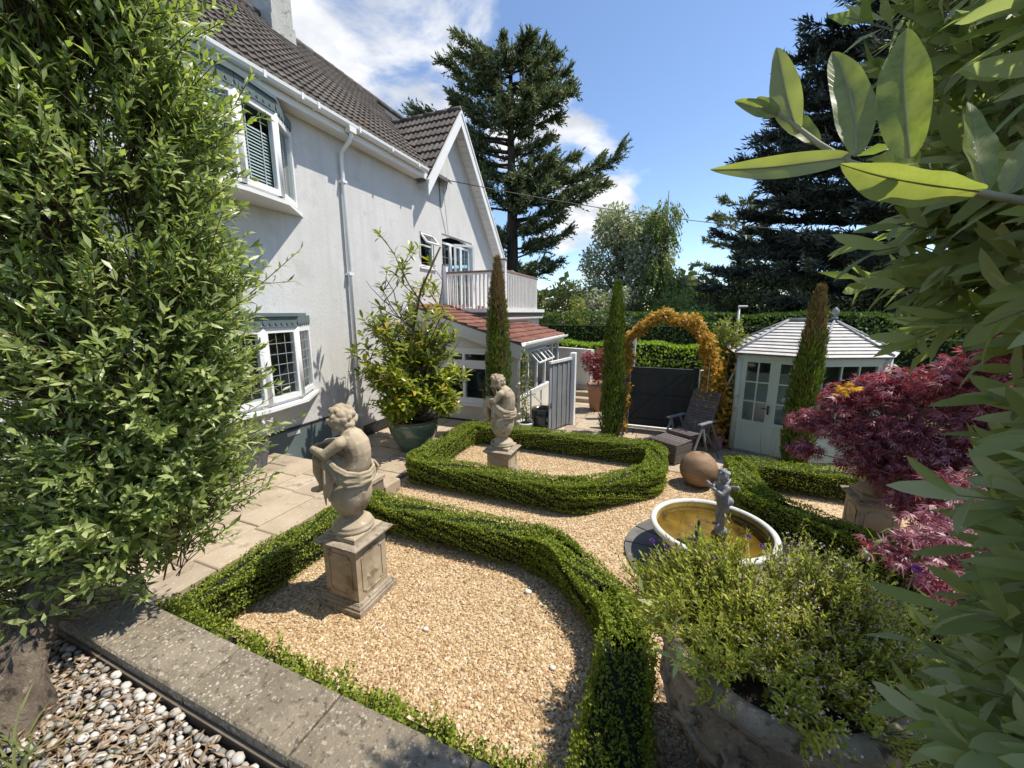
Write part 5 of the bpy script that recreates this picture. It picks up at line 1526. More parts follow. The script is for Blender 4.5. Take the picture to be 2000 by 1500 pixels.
# ================================================================== POTS
def pot(name, x, y, z, prof, m, label, rim=None, soil=None, group=None, n=36):
    t = thing(name, (x, y, z), 0, label, 'pot', group)
    MB().lathe(prof, (x, y, z), n, True).build('body', m, t)
    if rim: MB().lathe(rim, (x, y, z), n, True).build('rim', MT['pot_rim'], t)
    r_, zs = soil
    MB().lathe([(0, zs + .02), (r_ * .6, zs + .015), (r_, zs)], (x, y, z), 20, True).build('soil', MT['soil'], t)
    return t
MGX, MGY = -4.42, 5.92
pot('glazed_pot', MGX, MGY, .01, [(0, 0), (.27, 0), (.29, .02), (.36, .15), (.435, .32), (.465, .45), (.468, .53), (.455, .565), (.43, .575), (.41, .56), (.40, .5)], MT['pot_green'], 'big round green glazed pot holding the magnolia by the house wall',
    [(.458, .567), (.47, .575), (.468, .592), (.44, .60), (.408, .59), (.405, .565)], (.41, .52), n=48)
pot('glazed_pot', -2.50, 8.02, .01, [(0, 0), (.17, 0), (.21, .1), (.25, .3), (.255, .42), (.24, .46), (.21, .46), (.20, .4)], MT['pot_dark'], 'dark glazed pot tucked behind the grey boarded leaf', [(.245, .455), (.258, .465), (.25, .485), (.215, .48), (.21, .45)], (.21, .42))
pot('stone_pot', -2.78, 7.66, .01, [(0, 0), (.13, 0), (.16, .08), (.18, .18), (.20, .2), (.195, .225), (.165, .225), (.155, .17)], MT['bowl'], 'small pale stone pot at the extension corner with a thin climber', None, (.16, .18))
pot('clay_pot', -1.62, 10.2, .01, [(0, 0), (.20, 0), (.24, .3), (.28, .62), (.30, .64), (.30, .72), (.27, .72), (.26, .62)], MT['pot_red'], 'tall clay pot holding a red maple on the side path', None, (.26, .66))
pot('clay_pot', 1.18, 8.42, .01, [(0, 0), (.12, 0), (.15, .22), (.165, .23), (.165, .28), (.14, .28), (.135, .2)], MT['pot_dark'], 'dark pot with dry canes by the summerhouse corner', None, (.14, .24))
pl = thing('planter', (-5.48, 3.42, .40), R(4), 'dark square metal planter with white flowers against the house wall', 'planter')
L(MB().add([(sx * (.17 + .05 * f_), sy * (.17 + .05 * f_), .0 + .36 * f_) for f_ in (0, 1) for sx, sy in ((-1, -1), (1, -1), (1, 1), (-1, 1))], [(3, 2, 1, 0)] + [(i, (i + 1) % 4, 4 + (i + 1) % 4, 4 + i) for i in range(4)]), 'body', MT['planter'], pl)
L(MB().box((-.21, -.21, .33), (.21, .21, .345)), 'soil', MT['soil'], pl)
# the big carved urn in the foreground
UX, UY = .60, 2.04
urn = thing('carved_urn', (UX, UY, 0), 0, 'large carved grey stone urn planted with a pale green shrub', 'urn')
UP = [(0, .02), (.30, .02), (.31, .06), (.24, .11), (.20, .16), (.22, .22), (.32, .30), (.42, .42), (.475, .56), (.49, .68), (.47, .76), (.455, .80), (.47, .84), (.52, .88), (.535, .92), (.53, .96), (.505, .985), (.46, .985), (.43, .96), (.42, .88)]
MB().lathe(UP, (UX, UY, 0), 72, True).build('body', MT['urn'], urn)
def ur(z):
    for (r0, z0), (r1, z1) in zip(UP[5:], UP[6:]):
        if z0 <= z <= z1: return r0 + (r1 - r0) * (z - z0) / max(z1 - z0, 1e-6)
    return .45
for k in range(14):       # carved swags, scrolls and leaves round the body
    a = 2 * math.pi * k / 14
    mb = MB()
    def on(t, z, out=.006): return (UX + (ur(z) + out) * math.cos(t), UY + (ur(z) + out) * math.sin(t), z)
    mb.tube([on(a + s_ * .05 * math.pi / 3 * 2, .70 - .10 * (1 - (s_ / 3) ** 2)) for s_ in range(-3, 4)], [.012, .018, .022, .026, .022, .018, .012], 8)
    mb.tube([on(a + .10 * math.cos(R(t)) * (1 - t / 700), .50 + .06 * math.sin(R(t)) * (1 - t / 700)) for t in range(0, 541, 45)], [.015 - .0008 * i for i in range(13)], 6)
    mb.build('carved_scroll', MT['urn'], urn)
    mb = MB()
    for s_ in (-1, 0, 1): mb.tube([on(a + .224, .30), on(a + .224 + s_ * .05, .40), on(a + .224 + s_ * .10, .50 - abs(s_) * .04)], [.01, .022, .008], 6)
    mb.build('carved_leaf', MT['urn'], urn)
    MB().ball(on(a + .224, .735, .0), .028, 8, 6).build('carved_boss', MT['urn'], urn)
MB().lathe([(0, .90), (.43, .885)], (UX, UY, 0), 30, True).build('soil', MT['soil'], urn)
# street lamp and telephone wire beyond the hedge
lamp = thing('street_lamp', (1.93, 13.3, 0), 0, 'slim grey street lamp rising over the hedge left of the summerhouse roof', 'street lamp')
MB().tube([(1.93, 13.3, -.05), (1.93, 13.3, 2.76)], [.04, .032], 8).build('pole', MT['galv'], lamp)
MB().box((1.90, 13.25, 2.75), (2.14, 13.35, 2.80), .015).build('lantern', MT['worn_white'], lamp)
p, q = Vector((-5.72, 9.62, 6.06)), Vector((11.5, 24.0, 6.2))
wire = [p.lerp(q, i / 24) - Vector((0, 0, 4 * .55 * (i / 24) * (1 - i / 24))) for i in range(25)]
MB().tube(wire, .012, 5).top('telephone_wire', MT['iron'], p, 'thin telephone wire sagging from the gable bracket across the sky', 'wire')

# ================================================================== BOX HEDGES
def hedge_run(p, q, w, h, dens, e0=None, e1=None):
    """leaf points over the top and both sides of one straight run of hedge"""
    p, q = np.array([*p, 0.0]), np.array([*q, 0.0])
    d = q - p; Lh = np.linalg.norm(d); d /= Lh
    nrm = np.array([d[1], -d[0], 0.0])
    P = []; N = []
    def patch(k, f):
        u = rng.uniform(-(w / 2 if e0 is None else e0), Lh + (w / 2 if e1 is None else e1), k); v = rng.random(k)
        a, b = f(u, v); P.append(a); N.append(b)
    ez = np.array([0, 0, 1.0])
    wob = lambda u: 0.022 * np.sin(u * 6.1 + p[0] * 5) + 0.018 * np.sin(u * 15.3 + p[1] * 9) + 0.014 * np.sin(u * 31.0)
    A = (Lh + w)
    patch(int(A * w * dens * 1.1), lambda u, v: (p + d * u[:, None] + nrm * ((v - .5) * w)[:, None] + ez * (h + wob(u + v) - rng.random(len(u)) * .035)[:, None], np.tile(ez, (len(u), 1))))
    for s in (-1, 1):
        patch(int(A * h * dens), lambda u, v: (p + d * u[:, None] + nrm * (s * (w / 2 + wob(u + v * 1.7) * .8 - rng.random(len(u)) * .035 - .02 * (v < .2)))[:, None] + ez * (.02 + (h - .02) * (1 - (1 - v) ** 1.25))[:, None], np.tile(nrm * s + ez * .25, (len(u), 1))))
    for s, e, jn in ((-1, p, e0), (1, q, e1)):
        if jn is not None: continue
        k = int(w * h * dens)
        v = rng.random(k)
        P.append(e + d * s * w / 2 * .98 + nrm * ((rng.random(k) - .5) * w)[:, None] + ez * (.02 + (h - .02) * v)[:, None]); N.append(np.tile(d * s + ez * .25, (k, 1)))
    return np.concatenate(P), np.concatenate(N), (p, q, d, nrm)
def box_hedge(label, runs, h, w, dens, leaf=.024, base=(0, 0, 0)):
    t = thing('box_hedge', base, 0, label, 'hedge', 'clipped box hedges edging the gravel beds')
    Ps = []; Ns = []; core = MB()
    out_ = []                                  # round the corners where two runs meet
    for r_ in runs:
        p, q = np.array(r_[0], float), np.array(r_[1], float)
        prv = [x_ for x_ in runs if x_[1] == r_[0]]; nxt = [x_ for x_ in runs if x_[0] == r_[1]]
        d_ = (q - p) / np.linalg.norm(q - p)
        a_ = p + d_ * .24 if prv else p
        b_ = q - d_ * .24 if nxt else q
        out_.append((tuple(a_), tuple(b_)) + tuple(r_[2:]))
        if nxt:
            d2 = np.array(nxt[0][1], float) - q; d2 /= np.linalg.norm(d2)
            c_ = q + d2 * .24
            bz = [tuple((1 - f) ** 2 * b_ + 2 * f * (1 - f) * q + f * f * c_) for f in (0, .25, .5, .75, 1)]
            bz[0] = tuple(b_); bz[-1] = tuple(c_)
            out_ += [(bz[i], bz[i + 1]) for i in range(4)]
    runs = out_
    def joint(a, b, c, w_):
        u1, u2 = np.array(b) - np.array(a), np.array(c) - np.array(b)
        t_ = math.acos(max(-1, min(1, float(u1 @ u2) / (np.linalg.norm(u1) * np.linalg.norm(u2)))))
        return w_ / 2 * math.tan(t_ / 2)
    nr = len(runs)
    for i_, r_ in enumerate(runs):
        p, q = r_[:2]
        prv = [x_ for x_ in runs if np.allclose(x_[1], p)]
        nxt = [x_ for x_ in runs if np.allclose(x_[0], q)]
        hh, ww, dd_ = (r_[2] if len(r_) > 2 else h), (r_[3] if len(r_) > 3 else w), (r_[4] if len(r_) > 4 else dens)
        P, N, (a, b, d, n_) = hedge_run(p, q, ww, hh, dd_, joint(prv[0][0], p, q, ww) if prv else None, joint(p, q, nxt[0][1], ww) if nxt else None)
        Ps.append(P); Ns.append(N)
        e = ww / 2 - .045
        a2, b2 = Vector(a - d * e), Vector(b + d * e)
        n_ = Vector(n_) * e
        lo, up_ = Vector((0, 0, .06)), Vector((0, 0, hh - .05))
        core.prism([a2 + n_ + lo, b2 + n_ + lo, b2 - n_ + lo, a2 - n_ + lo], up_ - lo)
    P = np.concatenate(Ps); N = np.concatenate(Ns)
    n = len(P)
    D = unit(N * .8 + rng.normal(0, .62, (n, 3)) + np.array([[0, 0, .25]]))
    U = unit(N + rng.normal(0, .5, (n, 3)))
    P = P - D * leaf * .5
    foliage('leaves', leaves(P, D, U, rng.uniform(.7, 1.25, n) * leaf, rng.uniform(.5, .72, n) * leaf, ((.5, 1.0),), .2, .1, False), MT['boxleaf'], t)
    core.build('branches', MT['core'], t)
    return t
HW = .30
box_hedge('long box hedge beside the patio, turning along the path towards the fountain', [((-3.38, 1.36), (-3.38, 3.42)), ((-3.38, 3.42), (-.92, 3.42)), ((-.92, 3.42), (-.12, 2.70)), ((-.12, 2.70), (-.12, 1.15), .39, .38)], .39, HW, 5600, .023, (-1.7, 3.4, 0))
t = box_hedge('low ragged box hedge growing along the stone coping', [((-3.3, 1.36), (-2.55, 1.37), .40, .22, 3800), ((-2.42, 1.38), (-2.0, 1.38), .40, .20, 3300), ((-1.86, 1.38), (-1.52, 1.38), .37, .19, 3300), ((-1.40, 1.39), (-1.05, 1.38), .39, .20, 3300), ((-.92, 1.38), (-.25, 1.37), .37, .20, 3300)], .33, .17, 3000, .026, (-1.7, 1.37, 0))
nb_ = 260
bx_ = rng.uniform(-3.35, -.25, nb_)
bx_ = bx_ + .10 * np.sin(bx_ * 17)
B = np.stack([bx_, rng.uniform(1.28, 1.47, nb_), rng.uniform(.22, .36, nb_)], 1)
P, D, U, E2 = twigs(B, np.stack([rng.normal(0, .35, nb_), rng.normal(0, .3, nb_), np.ones(nb_)], 1), rng.uniform(.08, .19, nb_), 18, 58)
foliage('shoots', leaves(P, D, U, rng.uniform(.016, .027, len(P)), .015, ((.5, 1.0),), .2, .1, False), MT['boxleaf'], t)
box_hedge('closed box hedge ring round the thinking cherub', [((-3.55, 4.66), (-.98, 4.66)), ((-.98, 4.66), (-.03, 5.62)), ((-.03, 5.62), (-.03, 6.70)), ((-.03, 6.70), (-3.55, 6.70)), ((-3.55, 6.70), (-3.55, 4.66))], .40, .32, 5000, .024, (-1.8, 4.7, 0))
box_hedge('shaded box hedge between the fountain and the summerhouse', [((1.14, 6.45), (1.14, 5.30)), ((1.14, 5.30), (2.15, 4.45)), ((2.15, 4.45), (4.0, 4.45)), ((1.14, 6.45), (4.0, 6.45))], .40, .34, 3600, .026, (1.5, 5.2, 0))
box_hedge('dark box hedge behind the carved urn under the red maple', [((4.0, 3.55), (2.05, 3.55)), ((2.05, 3.55), (1.32, 2.75)), ((1.32, 2.75), (1.32, 1.5))], .38, .34, 3600, .024, (2.0, 3.3, 0))

# ================================================================== COLUMN CYPRESSES
def cypress(x, y, top, rad, label, brown, seed, lean=0.0):
    t = thing('cypress', (x, y, 0), 0, label, 'cypress tree', 'slim column cypresses')
    prof = lambda f: rad * np.interp(f, [0, .05, .18, .45, .7, .88, 1.0], [.55, .8, 1.0, .92, .72, .42, .04])
    n = 10500
    f = rng.random(n) ** .92
    a = rng.uniform(0, 6.28, n)
    lump = 1 + .13 * np.sin(a * 3 + f * 11 + seed) + .09 * np.sin(a * 5 - f * 23 + seed * 2) + .05 * np.sin(f * 61)
    r_ = prof(f) * lump * (1 - .35 * rng.random(n) ** 2)
    P = np.stack([x + r_ * np.cos(a) + lean * f * top, y + r_ * np.sin(a), .04 + f * (top - .12)], 1)
    out = np.stack([np.cos(a), np.sin(a), np.zeros(n)], 1)
    D = unit(out * .42 + np.array([[0, 0, 1.0]]) + rng.normal(0, .22, (n, 3)))
    U = unit(out + rng.normal(0, .5, (n, 3)))
    is_b = brown(f, a) + rng.normal(0, .18, n) > .5
    for nm, sel, mt in (('foliage', ~is_b, 'cypleaf'), ('dead_foliage', is_b, 'cypbrown')):
        k = int(sel.sum())
        if k < 10: continue
        foliage(nm, leaves(P[sel], D[sel], U[sel], rng.uniform(.05, .125, k), rng.uniform(.012, .024, k), ((.45, 1.0),), .3, .08, False), MT[mt], t)
    zs = np.linspace(0, .96, 12)
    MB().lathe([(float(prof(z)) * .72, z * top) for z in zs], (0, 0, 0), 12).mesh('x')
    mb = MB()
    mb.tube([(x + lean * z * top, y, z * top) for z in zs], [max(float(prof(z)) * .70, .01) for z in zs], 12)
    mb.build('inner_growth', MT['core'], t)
    MB().tube([(x, y, -.02), (x, y, .3)], [.05, .04], 8).build('trunk', MT['bark'], t)
    return t
cam_a = math.atan2(-7.2, 3.3)
cypress(-3.24, 7.28, 3.72, .255, 'half browned column cypress beside the red tiled lean-to roof', lambda f, a: np.clip((f - .58) * 3.0, 0, .75) + .5 * np.exp(-((np.mod(a - cam_a - .25 + 3.14, 6.28) - 3.14) / .38) ** 2) * (f > .38), 1)
cypress(-.93, 7.66, 3.20, .215, 'green column cypress left of the amber arch', lambda f, a: .06 * f, 4)
cypress(2.02, 7.12, 3.02, .20, 'leaning rusty topped column cypress before the summerhouse', lambda f, a: np.clip((f - .60) * 3.2, 0, .62), 7, .015)

# ================================================================== LEFT EVERGREEN
bush = thing('evergreen_tree', (-2.5, .5, .9), 0, 'large dense evergreen tree with narrow leaves in front of the house', 'tree')
cent = []; rad = []
for k in range(110):
    z = 1.40 + 3.7 * (k + rng.random()) / 110
    rr0 = np.interp(z, [1.2, 1.8, 2.3, 2.8, 3.4, 4.2, 5.2], [.26, .35, .47, .43, .36, .30, .24])
    a = 2.399 * k + rng.normal(0, .4); q = rr0 * rng.uniform(.72, 1.05)
    cent.append((-2.76 + q * math.cos(a), 1.15 + q * math.sin(a), z)); rad.append(rng.uniform(.15, .27))
for c_ in ((-2.58, 1.0, 1.42), (-2.66, 1.2, 1.35), (-2.66, .85, 1.32), (-2.95, .75, 1.3), (-2.75, .72, 1.22), (-2.72, .98, 1.2), (-3.05, .9, 1.2), (-2.85, .62, 1.42), (-2.6, .82, 1.6), (-2.9, 1.3, 1.15)): cent.append(c_); rad.append(.2)
for k in range(46):      # the side towards the terrace
    z = 1.5 + 3.3 * (k + rng.random()) / 46
    f, l_ = rng.uniform(.15, .40), rng.uniform(-.36, .36) * np.interp(z, [1.5, 2.4, 4.5], [.6, 1, .65]) - (.12 if z < 2 else 0)
    cent.append((-2.76 + .923 * f + .385 * l_, 1.15 - .385 * f + .923 * l_, z)); rad.append(rng.uniform(.14, .22))
B, O = in_clumps(cent, rad, 6900, .25)
axis = np.stack([np.full(len(B), -2.76), np.full(len(B), 1.15), B[:, 2] - .25], 1)
D = unit(unit(B - axis) * .9 + O * .55 + np.array([[0, 0, .45]]) + rng.normal(0, .25, (len(B), 3)))
ln = np.where(rng.random(len(B)) < .05, rng.uniform(.3, .42, len(B)), rng.uniform(.11, .26, len(B)))
hid = (B[:, 2] > 3.95) & (rng.random(len(B)) < .25)
B, D, ln = B[~hid], D[~hid], ln[~hid]
P, LD, U, E2 = twigs(B, D, ln, 11, 46, .2)
n = len(P)
foliage('crown', leaves(P, LD, U, rng.uniform(.034, .084, n), rng.uniform(.014, .026, n), ((.5, 1.0),), .28, .16), MT['bushleaf'], bush)
k = 40
Py = B[rng.integers(0, len(B), k)]
foliage('yellow_leaves', leaves(Py, rdir(k), rdir(k), .06, .018, ((.3, .8), (.65, .95)), .2, .1), MT['yellowpetal'], bush)
foliage('twigs', sticks(B - D * .12, E2, .0045, .0015), MT['twig'], bush, kind='stuff')
def gnarled(pts_, rad_, seed, n_=22, m_=46):
    """a furrowed, knotted stem along a smooth path"""
    r_ = random.Random(seed)
    P_ = np.array(pts_, float); R_ = np.array(rad_, float)
    s_ = np.linspace(0, len(P_) - 1, m_)
    c_ = np.stack([np.interp(s_, np.arange(len(P_)), P_[:, j]) for j in range(3)], 1)
    for _ in range(3): c_[1:-1] = (c_[:-2] + 2 * c_[1:-1] + c_[2:]) / 4
    rr_ = np.interp(s_, np.arange(len(R_)), R_)
    mb_ = MB().tube([Vector(v) for v in c_], list(rr_), n_)
    ph_ = [r_.uniform(0, 6.28) for _ in range(8)]
    k_ = 0
    for i in range(m_):
        for j in range(n_):
            t = 2 * math.pi * j / n_
            f = 1 + .10 * math.sin(3 * t + s_[i] * 1.7 + ph_[0]) + .075 * math.sin(7 * t - s_[i] * 2.6 + ph_[1]) + .05 * math.sin(11 * t + s_[i] * 4 + ph_[2]) + .06 * math.sin(s_[i] * 6.1 + ph_[3] + 2 * math.sin(t + ph_[4])) + r_.uniform(-.03, .03)
            v = Vector(mb_.v[k_]); mb_.v[k_] = tuple(Vector(c_[i]) + (v - Vector(c_[i])) * f)
            k_ += 1
    return mb_
tr = MB()
for q_, (pp_, rd_) in enumerate([([(-2.34, .42, .86), (-2.46, .46, 1.0), (-2.66, .60, 1.16), (-2.80, .80, 1.42), (-2.80, 1.0, 1.9), (-2.76, 1.12, 2.8), (-2.75, 1.15, 4.4)], [.13, .10, .085, .075, .06, .045, .02]),
                 ([(-2.86, .40, .86), (-2.84, .5, 1.0), (-2.80, .66, 1.2), (-2.84, .9, 1.5)], [.09, .07, .06, .05]),
                 ([(-2.66, .6, 1.16), (-2.62, .9, 1.5), (-2.5, 1.1, 2.0), (-2.42, 1.2, 2.7)], [.07, .055, .04, .015]),
                 ([(-2.8, 1.0, 1.9), (-3.0, 1.2, 2.6), (-3.1, 1.3, 3.6)], [.06, .045, .015]), ([(-2.8, 1.0, 1.9), (-2.6, 1.35, 2.6), (-2.5, 1.4, 3.5)], [.05, .04, .015])]):
    g_ = gnarled(pp_, rd_, q_ + 3)
    tr.add(g_.v, g_.f, True)
tr.build('trunk', MT['bark'], bush)
# strap leaved plant at its foot
sp = thing('strap_leaf_plant', (-2.05, .32, .92), 0, 'small clump of pale strap leaves among the cobbles by the trunk', 'plant')
k = 46
B = np.stack([rng.normal(-2.10, .09, k), rng.normal(.36, .06, k), np.full(k, .91)], 1)
foliage('leaves', leaves(B, unit(np.stack([rng.normal(.1, .5, k), rng.normal(-.1, .5, k), np.full(k, .75)], 1)), rdir(k) + np.array([[0, 0, 1.5]]), rng.uniform(.14, .30, k), .011, ((.15, .8), (.4, 1), (.7, .8)), .3, .5), MT['strap'], sp)

# ================================================================== RIGHT FOREGROUND SHRUB
oli = thing('silver_leaved_shrub', (1.35, .35, .9), 0, 'tall silver green leaved shrub close beside the viewer', 'shrub')
cent = [(1.0, 1.02, z) for z in (1.2, 1.45, 1.7, 1.95, 2.2, 2.45, 2.7, 2.95, 3.2)] + [(1.12, 1.2, z) for z in (1.3, 1.7, 2.1, 2.5, 2.9, 3.3)] + [(.86, .88, z) for z in (1.9, 2.1, 2.3, 2.5, 2.65)] + [(.66, .80, 2.98), (.74, .84, 2.80), (.80, .96, 3.15), (.82, .95, 2.95), (.76, .80, 3.05), (.88, .98, 3.25)] + [(.70, 1.38, 3.25), (.74, 1.32, 2.86), (.66, 1.45, 3.5), (.80, 1.4, 3.05), (.82, 1.38, 2.7)]
rad = [.21] * 9 + [.24] * 6 + [.15] * 5 + [.12] * 6 + [.13] * 5
B1, O1 = in_clumps(cent, rad, 2250, .1)
cent = [(1.28, 1.85, 3.1), (1.9, 2.1, 2.9), (1.95, 2.0, 3.4), (2.3, 2.4, 3.2), (2.0, 2.3, 2.5), (1.55, 1.75, 2.6), (2.2, 2.0, 2.8), (2.5, 2.9, 3.0), (2.3, 3.1, 3.6), (2.0, 2.2, 4.2), (1.45, 1.45, 2.0), (1.5, 1.5, 1.5)]
rad = [.32, .36, .4, .4, .36, .32, .4, .38, .36, .42, .28, .26]
B2, O2 = in_clumps(cent, rad, 700, .2)
B = np.concatenate([B1, B2]); O = np.concatenate([O1, O2])
D = unit(O * .45 + np.array([[-.70, -.28, .30]]) + rng.normal(0, .22, (len(B), 3)))
P, LD, U, E2 = twigs(B, D, rng.uniform(.12, .26, len(B)), 10, 44, .2)
dist_c = np.linalg.norm(P - np.array([[0, 0, 2.6]]), axis=1)
right = P[:, 0] * .928 + P[:, 1] * .373
fwd = (P[:, 1] * .928 - P[:, 0] * .373) * .983 - (P[:, 2] - 2.6) * .183
ok = (dist_c > .58) & (right > np.interp(P[:, 2], [1.0, 1.5, 1.9, 2.2, 2.6, 2.75, 2.95], [1.24, 1.14, 1.0, .95, .92, .86, .80]) * fwd)
ok &= ~((P[:, 2] > 2.72) & (right < 1.08 * fwd) & (np.sin(P[:, 0] * 37 + P[:, 2] * 29) > -.35))      # looser sprays at the top
sv = np.array(SUN)
rel = P - np.array([[.19, .54, 2.79]])
tt = rel @ sv
ok &= ~((np.linalg.norm(rel - tt[:, None] * sv[None], axis=1) < .19) & (tt > 0))      # a gap in the crown lets the sun on to the near twig
P, LD, U = P[ok], LD[ok], U[ok]
nr_ = np.linalg.norm(P - np.array([[0, 0, 2.6]]), axis=1) < 1.55
for nm, sel, pf in (('crown', nr_, ((.15, .5), (.38, .93), (.62, 1.0), (.85, .62))), ('upper_crown', ~nr_, ((.5, 1.0),))):
    n = int(sel.sum())
    foliage(nm, leaves(P[sel], LD[sel], U[sel], rng.uniform(.075, .135, n), rng.uniform(.020, .034, n), pf, .25, .22), MT['oliveleaf'], oli)
okt = np.linalg.norm(B - np.array([[0, 0, 2.6]]), axis=1) > 1.0
foliage('twigs', sticks((B - D * .1)[okt], E2[okt], .004, .0015), MT['olive_twig'], oli, kind='stuff')
limb_tubes([([(1.5, .3, .85), (1.4, .5, 1.4), (1.25, .8, 2.0), (1.1, 1.0, 2.6), (1.0, 1.1, 3.3)], [.06, .05, .04, .025, .01]),
            ([(1.4, .5, 1.4), (1.6, 1.1, 2.2), (1.8, 2.0, 2.8), (1.9, 2.3, 3.8)], [.05, .04, .03, .01]),
            ([(1.25, .8, 2.0), (.75, .72, 2.55), (.5, .66, 2.66), (.355, .603, 2.71)], [.03, .012, .006, .004])], 8).build('trunk', MT['olive_twig'], oli)
# the twig that hangs right in front of the lens, leaf by leaf
MB().tube([(.355, .603, 2.71), (.278, .563, 2.72), (.209, .539, 2.735), (.164, .535, 2.753), (.136, .54, 2.777), (.118, .548, 2.798), (.098, .555, 2.819)], [.0045, .004, .0036, .0032, .0028, .0022, .0014], 8).build('near_twig', MT['olive_twig'], oli)
near = [((.164, .536, 2.756), (.038, .484, 2.752), .022), ((.121, .548, 2.795), (.082, .564, 2.893), .027), ((.168, .538, 2.76), (.152, .582, 2.9), .033), ((.209, .537, 2.751), (.199, .554, 2.885), .040),
        ((.277, .557, 2.717), (.144, .48, 2.734), .042), ((.098, .555, 2.819), (.053, .564, 2.844), .014), ((.098, .555, 2.819), (.078, .563, 2.846), .011), ((.315, .613, 2.731), (.31, .668, 2.848), .03),
        ((.189, .557, 2.756), (.303, .675, 2.791), .034), ((.331, .619, 2.727), (.367, .648, 2.798), .03), ((.136, .54, 2.777), (.11, .598, 2.844), .02)]
def big_leaf(a, b, w, U, k, wave=1.0):
    """a full leaf blade: cupped, waved, a little twisted, with a raised midrib"""
    a, b = Vector(a), Vector(b)
    d = (b - a); Lf = d.length; d.normalize()
    sd = d.cross(U).normalized(); N = sd.cross(d)
    r_ = random.Random(k)
    V = []; F = []; nt_, nc = 22, 8
    tw, bend, ph = r_.uniform(-.5, .5), r_.uniform(.03, .16), r_.uniform(0, 6)
    rib = []
    for i in range(nt_ + 1):
        t = i / nt_
        wd = w / 2 * (max(math.sin(math.pi * min(.03 + .97 * t ** .82, 1)), .0) ** .72) * (1 + .05 * math.sin(8 * t + ph)) + .0006
        c = a + d * Lf * t - N * Lf * bend * t * t + sd * (.03 * Lf * math.sin(3 * t + ph))
        ang = tw * t
        s2 = sd * math.cos(ang) + N * math.sin(ang); n2 = N * math.cos(ang) - sd * math.sin(ang)
        for j in range(nc + 1):
            v = j / nc * 2 - 1
            V.append(c + s2 * wd * v + n2 * (abs(v) ** 1.3 * wd * .38 + wave * .10 * wd * abs(v) * math.sin(17 * t + ph + (2 if v > 0 else 0))))
        rib.append(c - n2 * .0004)
        if i:
            o = (i - 1) * (nc + 1)
            F += [(o + j, o + j + 1, o + nc + 2 + j, o + nc + 1 + j) for j in range(nc)]
    return V, F, rib
for k, (a, b, w) in enumerate(near):
    toward = (Vector((0, 0, 2.6)) - Vector(a)).normalized()
    rk = random.Random(60 + k)
    U_ = (toward + Vector((rk.gauss(0, .35), rk.gauss(0, .35), rk.gauss(0, .3) + .25))).normalized()
    V, F, rib = big_leaf(a, b, w, U_, k)
    o = MB().add(V, F, True).build('leaf', MT['nearleaf'], oli)
    uvl = o.data.uv_layers.new(name='UVMap')
    for lp in o.data.loops:
        i_, j_ = divmod(lp.vertex_index, 9)
        uvl.data[lp.index].uv = (j_ / 8 * 2 - 1, i_ / 22)
    MB().tube(rib, [.0011 * (1 - .8 * i / len(rib)) for i in range(len(rib))], 6).build('midrib', MT['olive_twig'], o)

# ================================================================== MAGNOLIA
mag = thing('magnolia', (MGX, MGY, .55), 0, 'glossy leaved magnolia growing in the big green pot by the house wall', 'tree')
paths = []; tips = []
rr = random.Random(21)
base = Vector((MGX, MGY, .52))
def grow(p, d, ln, r_, depth):
    n_ = 4
    pts_ = [p]
    for i in range(n_):
        d = (d + Vector((rr.gauss(0, .13), rr.gauss(0, .13), rr.uniform(.0, .12)))).normalized()
        pts_.append(pts_[-1] + d * ln / n_)
    paths.append((pts_, [r_ * (1 - .55 * i / n_) for i in range(n_ + 1)]))
    if depth == 0 or r_ < .005:
        tips.append((pts_[-1], d)); return
    tips.append((pts_[-1], d))
    for i in range(1, n_ + 1):
        for _ in range(rr.choice((1, 2, 2))):
            a = rr.uniform(0, 6.28)
            nd = (d * .5 + Vector((math.cos(a), math.sin(a), rr.uniform(.0, .6))) * .8).normalized()
            grow(pts_[i], nd, max(ln * rr.uniform(.36, .55), .26), r_ * .5, depth - 1)
for d0, l0 in ((Vector((.05, .02, 1)), 1.5), (Vector((-.05, -.05, 1)), 3.35), (Vector((.08, .1, 1)), 2.2), (Vector((.3, -.2, 1)), 1.7), (Vector((-.2, .2, 1)), 1.9), (Vector((.55, .0, .8)), 1.35), (Vector((-.35, -.5, .8)), 1.35), (Vector((.6, .45, .45)), 1.0), (Vector((.3, -.65, .6)), 1.05), (Vector((-.1, .6, .7)), 1.3), (Vector((.75, -.15, .25)), .8), (Vector((-.2, -.75, .25)), .75), (Vector((.1, -.5, .3)), .6)):
    grow(base + Vector((rr.uniform(-.08, .08), rr.uniform(-.08, .08), 0)), d0.normalized(), l0, .035 if l0 > 2 else .024, 2)
def mag_ok(p):
    q = math.hypot(p.x - MGX, p.y - MGY)
    return p.x > WX + .18 and .62 < p.z < 4.6 and q < np.interp(p.z, [.6, 1.0, 1.9, 2.6, 3.2, 4.6], [.6, 1.0, 1.02, .80, .60, .42])
tp = [(p, d) for p, d in tips if mag_ok(p)]
B = np.array([p for p, _ in tp]); D = np.array([d for _, d in tp])
D = unit(D + np.array([[0, 0, .35]]))
P, LD, U, _ = twigs(B - D * .12, D, .14, 10, 74, .22, start=.15)
n = len(P)
foliage('crown', leaves(P, LD, U, rng.uniform(.11, .20, n), rng.uniform(.045, .07, n), ((.2, .5), (.5, 1.0), (.8, .7)), .22, .22), MT['magleaf'], mag)
mb = MB()
for p_, r_ in paths:
    if all(q.x > WX + .1 for q in p_) and (mag_ok(p_[-1]) or mag_ok(p_[-2])): mb.tube(p_, r_, 5)
mb.build('trunk', MT['twig'], mag)
